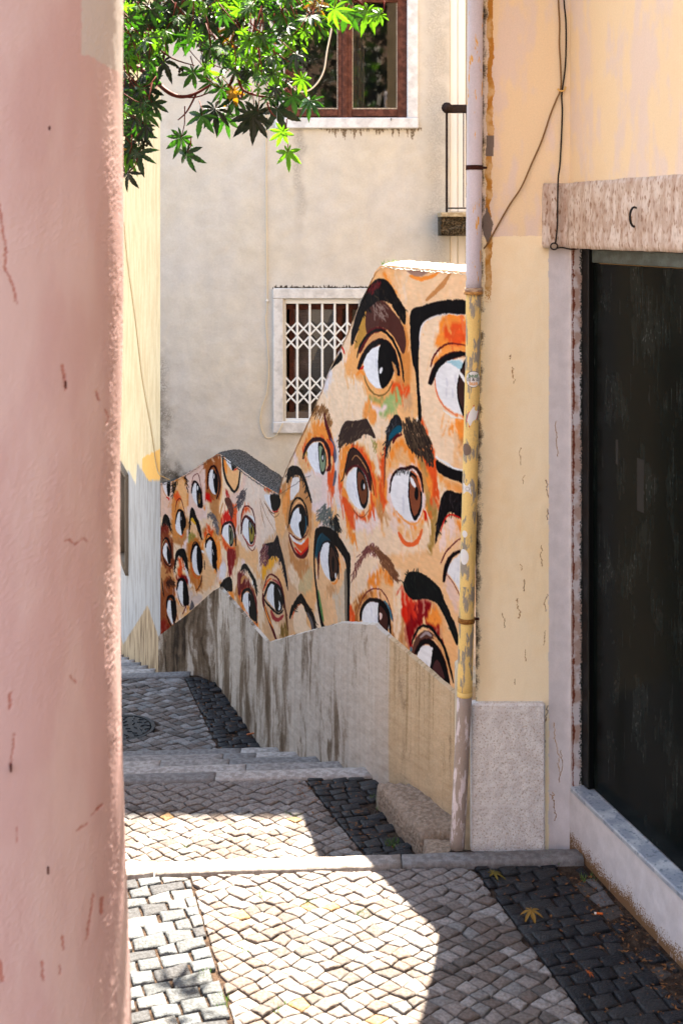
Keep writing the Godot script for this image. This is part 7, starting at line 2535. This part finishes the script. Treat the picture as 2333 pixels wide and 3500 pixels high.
func build_cables() -> void:
	var old := mat(S(0.50, 0.37, 0.22), 0.8)
	var dark := mat(S(0.12, 0.09, 0.07), 0.7)
	var D := FRONT_D - 0.008
	var a: Array = []
	for p in [[1907, -120], [1907, 0], [1911, 80], [1910, 150], [1914, 220], [1915, 300], [1900, 340], [1880, 390], [1850, 480], [1815, 560], [1780, 640], [1740, 700], [1700, 770], [1668, 828], [1652, 850]]:
		a.append(P(p[0], p[1], D - (0.006 if p[1] == 640 else 0.0)))
	cable("wall_cable", a, 0.0034, old, "brown cable tied to the ochre wall, running down behind the drainpipe")
	a = []
	for p in [[1925, -120], [1926, 0], [1932, 70], [1933, 150], [1930, 230], [1921, 300], [1918, 330], [1920, 380], [1917, 470], [1912, 560]]:
		a.append(P(p[0], p[1], D))
	for p in [[1906, 612], [1904, 700], [1903, 770], [1897, 830]]:
		a.append(P(p[0], p[1], FRONT_D - 0.046))
	cable("wall_cable", a, 0.0034, dark, "dark cable hanging straight down over the end of the stone lintel")
	a = []
	for i in 14:
		var t := TAU * i / 12.0
		a.append(P(1892 + 12.0 * cos(t), 842 + 11.0 * sin(t), FRONT_D - 0.044 + 0.002 * i / 14.0))
	for p in [[1920, 846], [1950, 852], [1975, 850]]:
		a.append(P(p[0], p[1], FRONT_D - 0.05))
	cable("cable_loop", a, 0.0030, dark, "coiled dark cable end under the corner of the lintel")
	a = []
	for p in [[1904, 303], [1912, 310], [1926, 309], [1932, 296]]:
		a.append(P(p[0], p[1], D - 0.006))
	cable("cable_tie", a, 0.0036, mat(S(0.85, 0.68, 0.38), 0.8), "pale tie round the two cables on the ochre wall", "tie")
	# house behind
	var white := mat(S(0.86, 0.82, 0.74), 0.7)
	a = []
	for p in [[1160, -120], [1150, -20], [1138, 30], [1132, 100], [1118, 170], [1108, 235], [1090, 275], [1062, 305], [1030, 314], [1000, 300], [975, 270], [965, 240]]:
		a.append(P(p[0], p[1], BACK_D - 0.14))
	cable("slack_cord", a, 0.0065, white, "slack white cord looping down in front of the brown window", "cord")
	a = []
	for p in [[908, -100], [909, 300], [910, 700], [913, 1028], [908, 1090], [914, 1180], [918, 1260], [912, 1340], [893, 1400], [890, 1450], [905, 1492], [925, 1496], [945, 1486], [966, 1446]]:
		a.append(P(p[0], p[1], BACK_D - (0.042 if p[0] > 930 else 0.01)))
	cable("wall_cable", a, 0.0042, mat(S(0.82, 0.77, 0.66), 0.8), "thin cream cable looping under the barred window")
	var st := begin()
	var sp := SphereMesh.new()
	sp.radius = 0.011
	sp.height = 0.022
	st.append_from(sp, 0, Transform3D())
	var clip := obj("cable_clip", st.commit(), mat(S(0.86, 0.85, 0.82), 0.6))
	clip.position = P(913, 1028, BACK_D - 0.012)
	tag(clip, "white round clip on the cream cable by the barred window", "clip")
	a = []
	for p in [[427, 760], [440, 900], [466, 1090], [490, 1290], [520, 1460], [540, 1590]]:
		var q := side_at(p[0], p[1])
		a.append(side_pt(q.x, q.y, 0.012))
	for p in [[546, 1622], [562, 1632], [590, 1646]]:
		a.append(P(p[0], p[1], BACK_D - 0.03))
	cable("wall_cable", a, 0.005, mat(S(0.72, 0.60, 0.42), 0.8), "long thin wire slanting down the yellow side wall to the mural")

func flat_leaf(u: float, v: float, r: float, turn: float, c: Color, label: String) -> void:
	var d := 4200.0 * (EYE - 0.008) / (v - HY)
	var m := mat(c, 0.7)
	var o := obj("fallen_leaf", palm_leaf(733 + int(u), 7), m)
	o.transform = Transform3D(Basis(Vector3.UP, turn) * Basis(Vector3.RIGHT, -PI * 0.5 + 0.12), P(u, v, d) + Vector3(0, 0.012, 0))
	o.scale = Vector3.ONE * r
	tag(o, label, "leaf")

func build_litter() -> void:
	flat_leaf(1685, 2992, 0.05, 1.2, S(0.40, 0.34, 0.11), "olive yellow fallen leaf lying by the kerb on black cobbles")
	flat_leaf(1812, 3122, 0.055, 0.3, S(0.50, 0.37, 0.14), "curled ochre fallen leaf lying on black cobbles near the door")
	flat_leaf(2010, 3335, 0.022, 2.0, S(0.62, 0.30, 0.10), "tiny rust coloured leaf fragment among worn cobbles")
	# cigarette end
	var d := 4200.0 * (EYE - 0.01) / (3127 - HY)
	var c := node("cigarette_end", P(2040, 3127, d) + Vector3(0, 0.006, 0))
	tag(c, "orange and white cigarette end lying on the dirt beside the mauve wall", "cigarette end")
	var st := begin()
	tube(st, [Vector3(-0.004, 0, 0.001), Vector3(0.019, 0, 0.004)], 0.004, 0.004, 8)
	obj("filter", done(st), mat(S(0.80, 0.38, 0.16), 0.8), c)
	st = begin()
	tube(st, [Vector3(-0.011, 0, 0.0), Vector3(-0.0042, 0, 0.001)], 0.0039, 0.0039, 8)
	obj("paper", done(st), mat(S(0.86, 0.83, 0.78), 0.8), c)
	# orange stick on the lower landing
	var ls := obj("wood_splinter", box_mesh(Transform3D(Basis(Vector3.UP, 0.5), Vector3.ZERO), Vector3(0.075, 0.008, 0.012), 0.002), mat(S(0.72, 0.42, 0.26), 0.8))
	ls.position = P(861, 2507, 4200.0 * (EYE + 0.845) / (2507 - HY))
	tag(ls, "small orange splinter of wood on the black edge of the lower landing", "splinter")
	# grass, dry leaf bits and grit in the joints
	rng.seed = 19
	st = begin()
	var spots := [[1310, 2760, -0.19, 9], [1340, 2880, -0.18, 10], [1290, 2720, -0.19, 8], [1330, 905, 99, 7], [1368, 903, 99, 6], [1000, 2780, -0.19, 5], [620, 2890, -0.18, 6], [900, 3060, 0.0, 7], [1060, 3080, 0.0, 4], [830, 3240, 0.0, 5], [700, 3330, 0.0, 6], [960, 3440, 0.0, 5], [760, 3420, 0.0, 6], [1240, 3120, 0.0, 4], [1880, 2940, 0.0, 6], [2010, 3000, 0.0, 6]]
	for s in spots:
		for k in s[3] * 5:
			var dd: float = 5.95 if s[2] > 50 else F * (EYE - s[2]) / (s[1] - HY)
			var p := P(s[0] + rng.randf_range(-26, 26), s[1], dd)
			if s[2] < 50:
				p = Vector3(p.x, s[2] - 0.01, p.z + rng.randf_range(-0.03, 0.03))
			var h := rng.randf_range(0.012, 0.034)
			var lean := Vector3(rng.randf_range(-0.6, 0.6), 1, rng.randf_range(-0.6, 0.6)).normalized() * h
			var w := Vector3(rng.randf_range(-1, 1), 0, rng.randf_range(-1, 1)).normalized() * 0.0016
			tri(st, p - w, p + w, p + lean, Vector3(0, 0.3, 1))
	var gr := obj("grass", done(st), leaf_mat(S(0.30, 0.38, 0.14), Color(0.3, 0.5, 0.1)))
	gr.set_meta("kind", "stuff")
	tag(gr, "small tufts of grass growing in the joints of the paving", "grass")
	st = begin()
	for k in 900:
		var zone := rng.randi() % 4
		var x: float
		var dd: float
		var y := -0.004
		if zone < 2:
			dd = rng.randf_range(3.5, 4.75)
			x = 2.342 - 0.286 * dd - rng.randf_range(0.02, 0.42 if zone == 0 else 0.2)
		elif zone == 2:
			dd = rng.randf_range(5.3, 5.95)
			x = 2.012 - 0.365 * dd + rng.randf_range(-0.1, 0.35)
			y = -0.185
			if x > wall_x(dd) - 0.05 or (dd < 5.75 and x > 3.247 - 0.51 * dd - 0.27):
				continue
		else:
			dd = rng.randf_range(7.8, 9.2)
			x = wall_x(dd) - rng.randf_range(0.04, 0.35)
			y = -0.87
		var p := G(x, y + rng.randf_range(0.0, 0.008), dd)
		var l := rng.randf_range(0.003, 0.011)
		var a := rng.randf_range(0, TAU)
		var e := Vector3(cos(a), rng.randf_range(-0.2, 0.4), sin(a)) * l
		var w := Vector3(-sin(a), 0.1, cos(a)) * l * 0.4
		quad(st, p - e, p - w, p + e, p + w, Vector3.UP)
	var lt := obj("leaf_litter", done(st), mat(S(0.46, 0.30, 0.17), 0.9))
	lt.set_meta("kind", "stuff")
	tag(lt, "dry crumbs of leaves and grit along the foot of the walls", "litter")

# ================================================================ scene
var tints := {}

func _ready() -> void:
	# camera: level, lens shifted down
	var cam := Camera3D.new()
	cam.name = "camera"
	add_child(cam)
	cam.position = Vector3(0, EYE, 0)
	cam.projection = Camera3D.PROJECTION_FRUSTUM
	cam.keep_aspect = Camera3D.KEEP_HEIGHT
	cam.near = 0.1
	cam.far = 600.0
	cam.size = 0.1 * 3500.0 / F
	cam.frustum_offset = Vector2(0, -0.1 * (1750.0 - HY) / F)
	cam.current = true
	# air
	var env := Environment.new()
	env.background_mode = Environment.BG_SKY
	var sky := Sky.new()
	var sm := ProceduralSkyMaterial.new()
	sm.sky_top_color = Color(0.59, 0.67, 0.78)
	sm.sky_horizon_color = Color(0.90, 0.91, 0.91)
	sm.ground_horizon_color = Color(0.62, 0.58, 0.52)
	sm.ground_bottom_color = Color(0.40, 0.37, 0.33)
	sm.sky_curve = 0.16
	sky.sky_material = sm
	env.sky = sky
	env.background_energy_multiplier = 0.56
	env.tonemap_mode = Environment.TONE_MAPPER_LINEAR
	env.tonemap_exposure = 8.0
	env.sdfgi_enabled = true
	env.ssao_enabled = true
	env.ssil_enabled = true
	var we := WorldEnvironment.new()
	we.name = "environment"
	we.environment = env
	var lens := CameraAttributesPhysical.new()
	lens.frustum_focal_length = 43.0
	lens.frustum_focus_distance = 6.2
	lens.exposure_aperture = 5.0
	we.camera_attributes = lens
	add_child(we)
	# sun: high, ahead and a little to the right
	var sun := DirectionalLight3D.new()
	sun.name = "sun"
	sun.light_energy = 1.6
	sun.light_color = Color(1.0, 0.95, 0.87)
	sun.light_angular_distance = 0.5
	sun.shadow_enabled = true
	add_child(sun)
	sun.look_at_from_position(Vector3(0.0955, 1.0, -0.398) * 20.0, Vector3.ZERO, Vector3.RIGHT)
	# measures of the mural wall
	WS = [0.0]
	for i in 3:
		WS.append(WS[i] + (W[i + 1] - W[i]).length())
	# tints
	tints.plaster = mottle(1, 0.012, 0.05, S(0.90, 0.90, 0.90), S(1, 1, 1), S(0.82, 0.80, 0.78), 0.3)
	tints.rough = mottle(2, 0.03, 0.12, S(0.82, 0.80, 0.77), S(1, 1, 1), S(0.62, 0.58, 0.52), 0.6)
	tints.lichen = mottle(3, 0.05, 0.16, S(0.35, 0.34, 0.33), S(1, 0.99, 0.97), S(0.22, 0.20, 0.18), 0.7)
	tints.wood = mottle(4, 0.02, 0.10, S(0.75, 0.72, 0.70), S(1, 1, 1), S(0.60, 0.55, 0.52), 0.6)
	tints.rust = mottle(5, 0.04, 0.14, S(0.70, 0.62, 0.58), S(1, 1, 1), S(0.72, 0.42, 0.26), 0.8)
	tints.rust2 = mottle(6, 0.04, 0.14, S(0.75, 0.77, 0.8), S(1, 1, 1), S(0.7, 0.62, 0.56), 0.5)
	tints.flecks = mottle(7, 0.02, 0.16, S(0.94, 0.93, 0.93), S(1, 1, 1), S(0.62, 0.54, 0.46), 0.75)
	tints.travertine = mottle(8, 0.03, 0.11, S(0.84, 0.78, 0.74), S(1, 1, 1), S(0.52, 0.38, 0.28), 0.95)
	tints.marble = mottle(9, 0.015, 0.07, S(0.78, 0.80, 0.84), S(1, 1, 1), S(0.5, 0.54, 0.58), 0.7)
	tints.stone = mottle(10, 0.03, 0.11, S(0.80, 0.79, 0.78), S(1, 1, 1), S(0.66, 0.62, 0.58), 0.7)
	tints.granite = mottle(11, 0.04, 0.20, S(0.82, 0.81, 0.80), S(1, 1, 1), S(0.62, 0.59, 0.57), 0.8)
	tints.dirt = mottle(12, 0.03, 0.13, S(0.68, 0.64, 0.60), S(1, 1, 1), S(0.5, 0.42, 0.34), 0.7)
	tints.door = mottle(13, 0.02, 0.14, S(0.6, 0.62, 0.62), S(1, 1, 1), S(1.0, 1.0, 0.98), 0.6)
	# large structure
	build_ground()
	build_grey_house()
	build_mural_wall()
	build_yellow_house()
	build_pink_house()
	build_unseen_wall()
	build_unseen_house()
	# things
	build_tree()
	build_pipe()
	build_cables()
	build_litter()
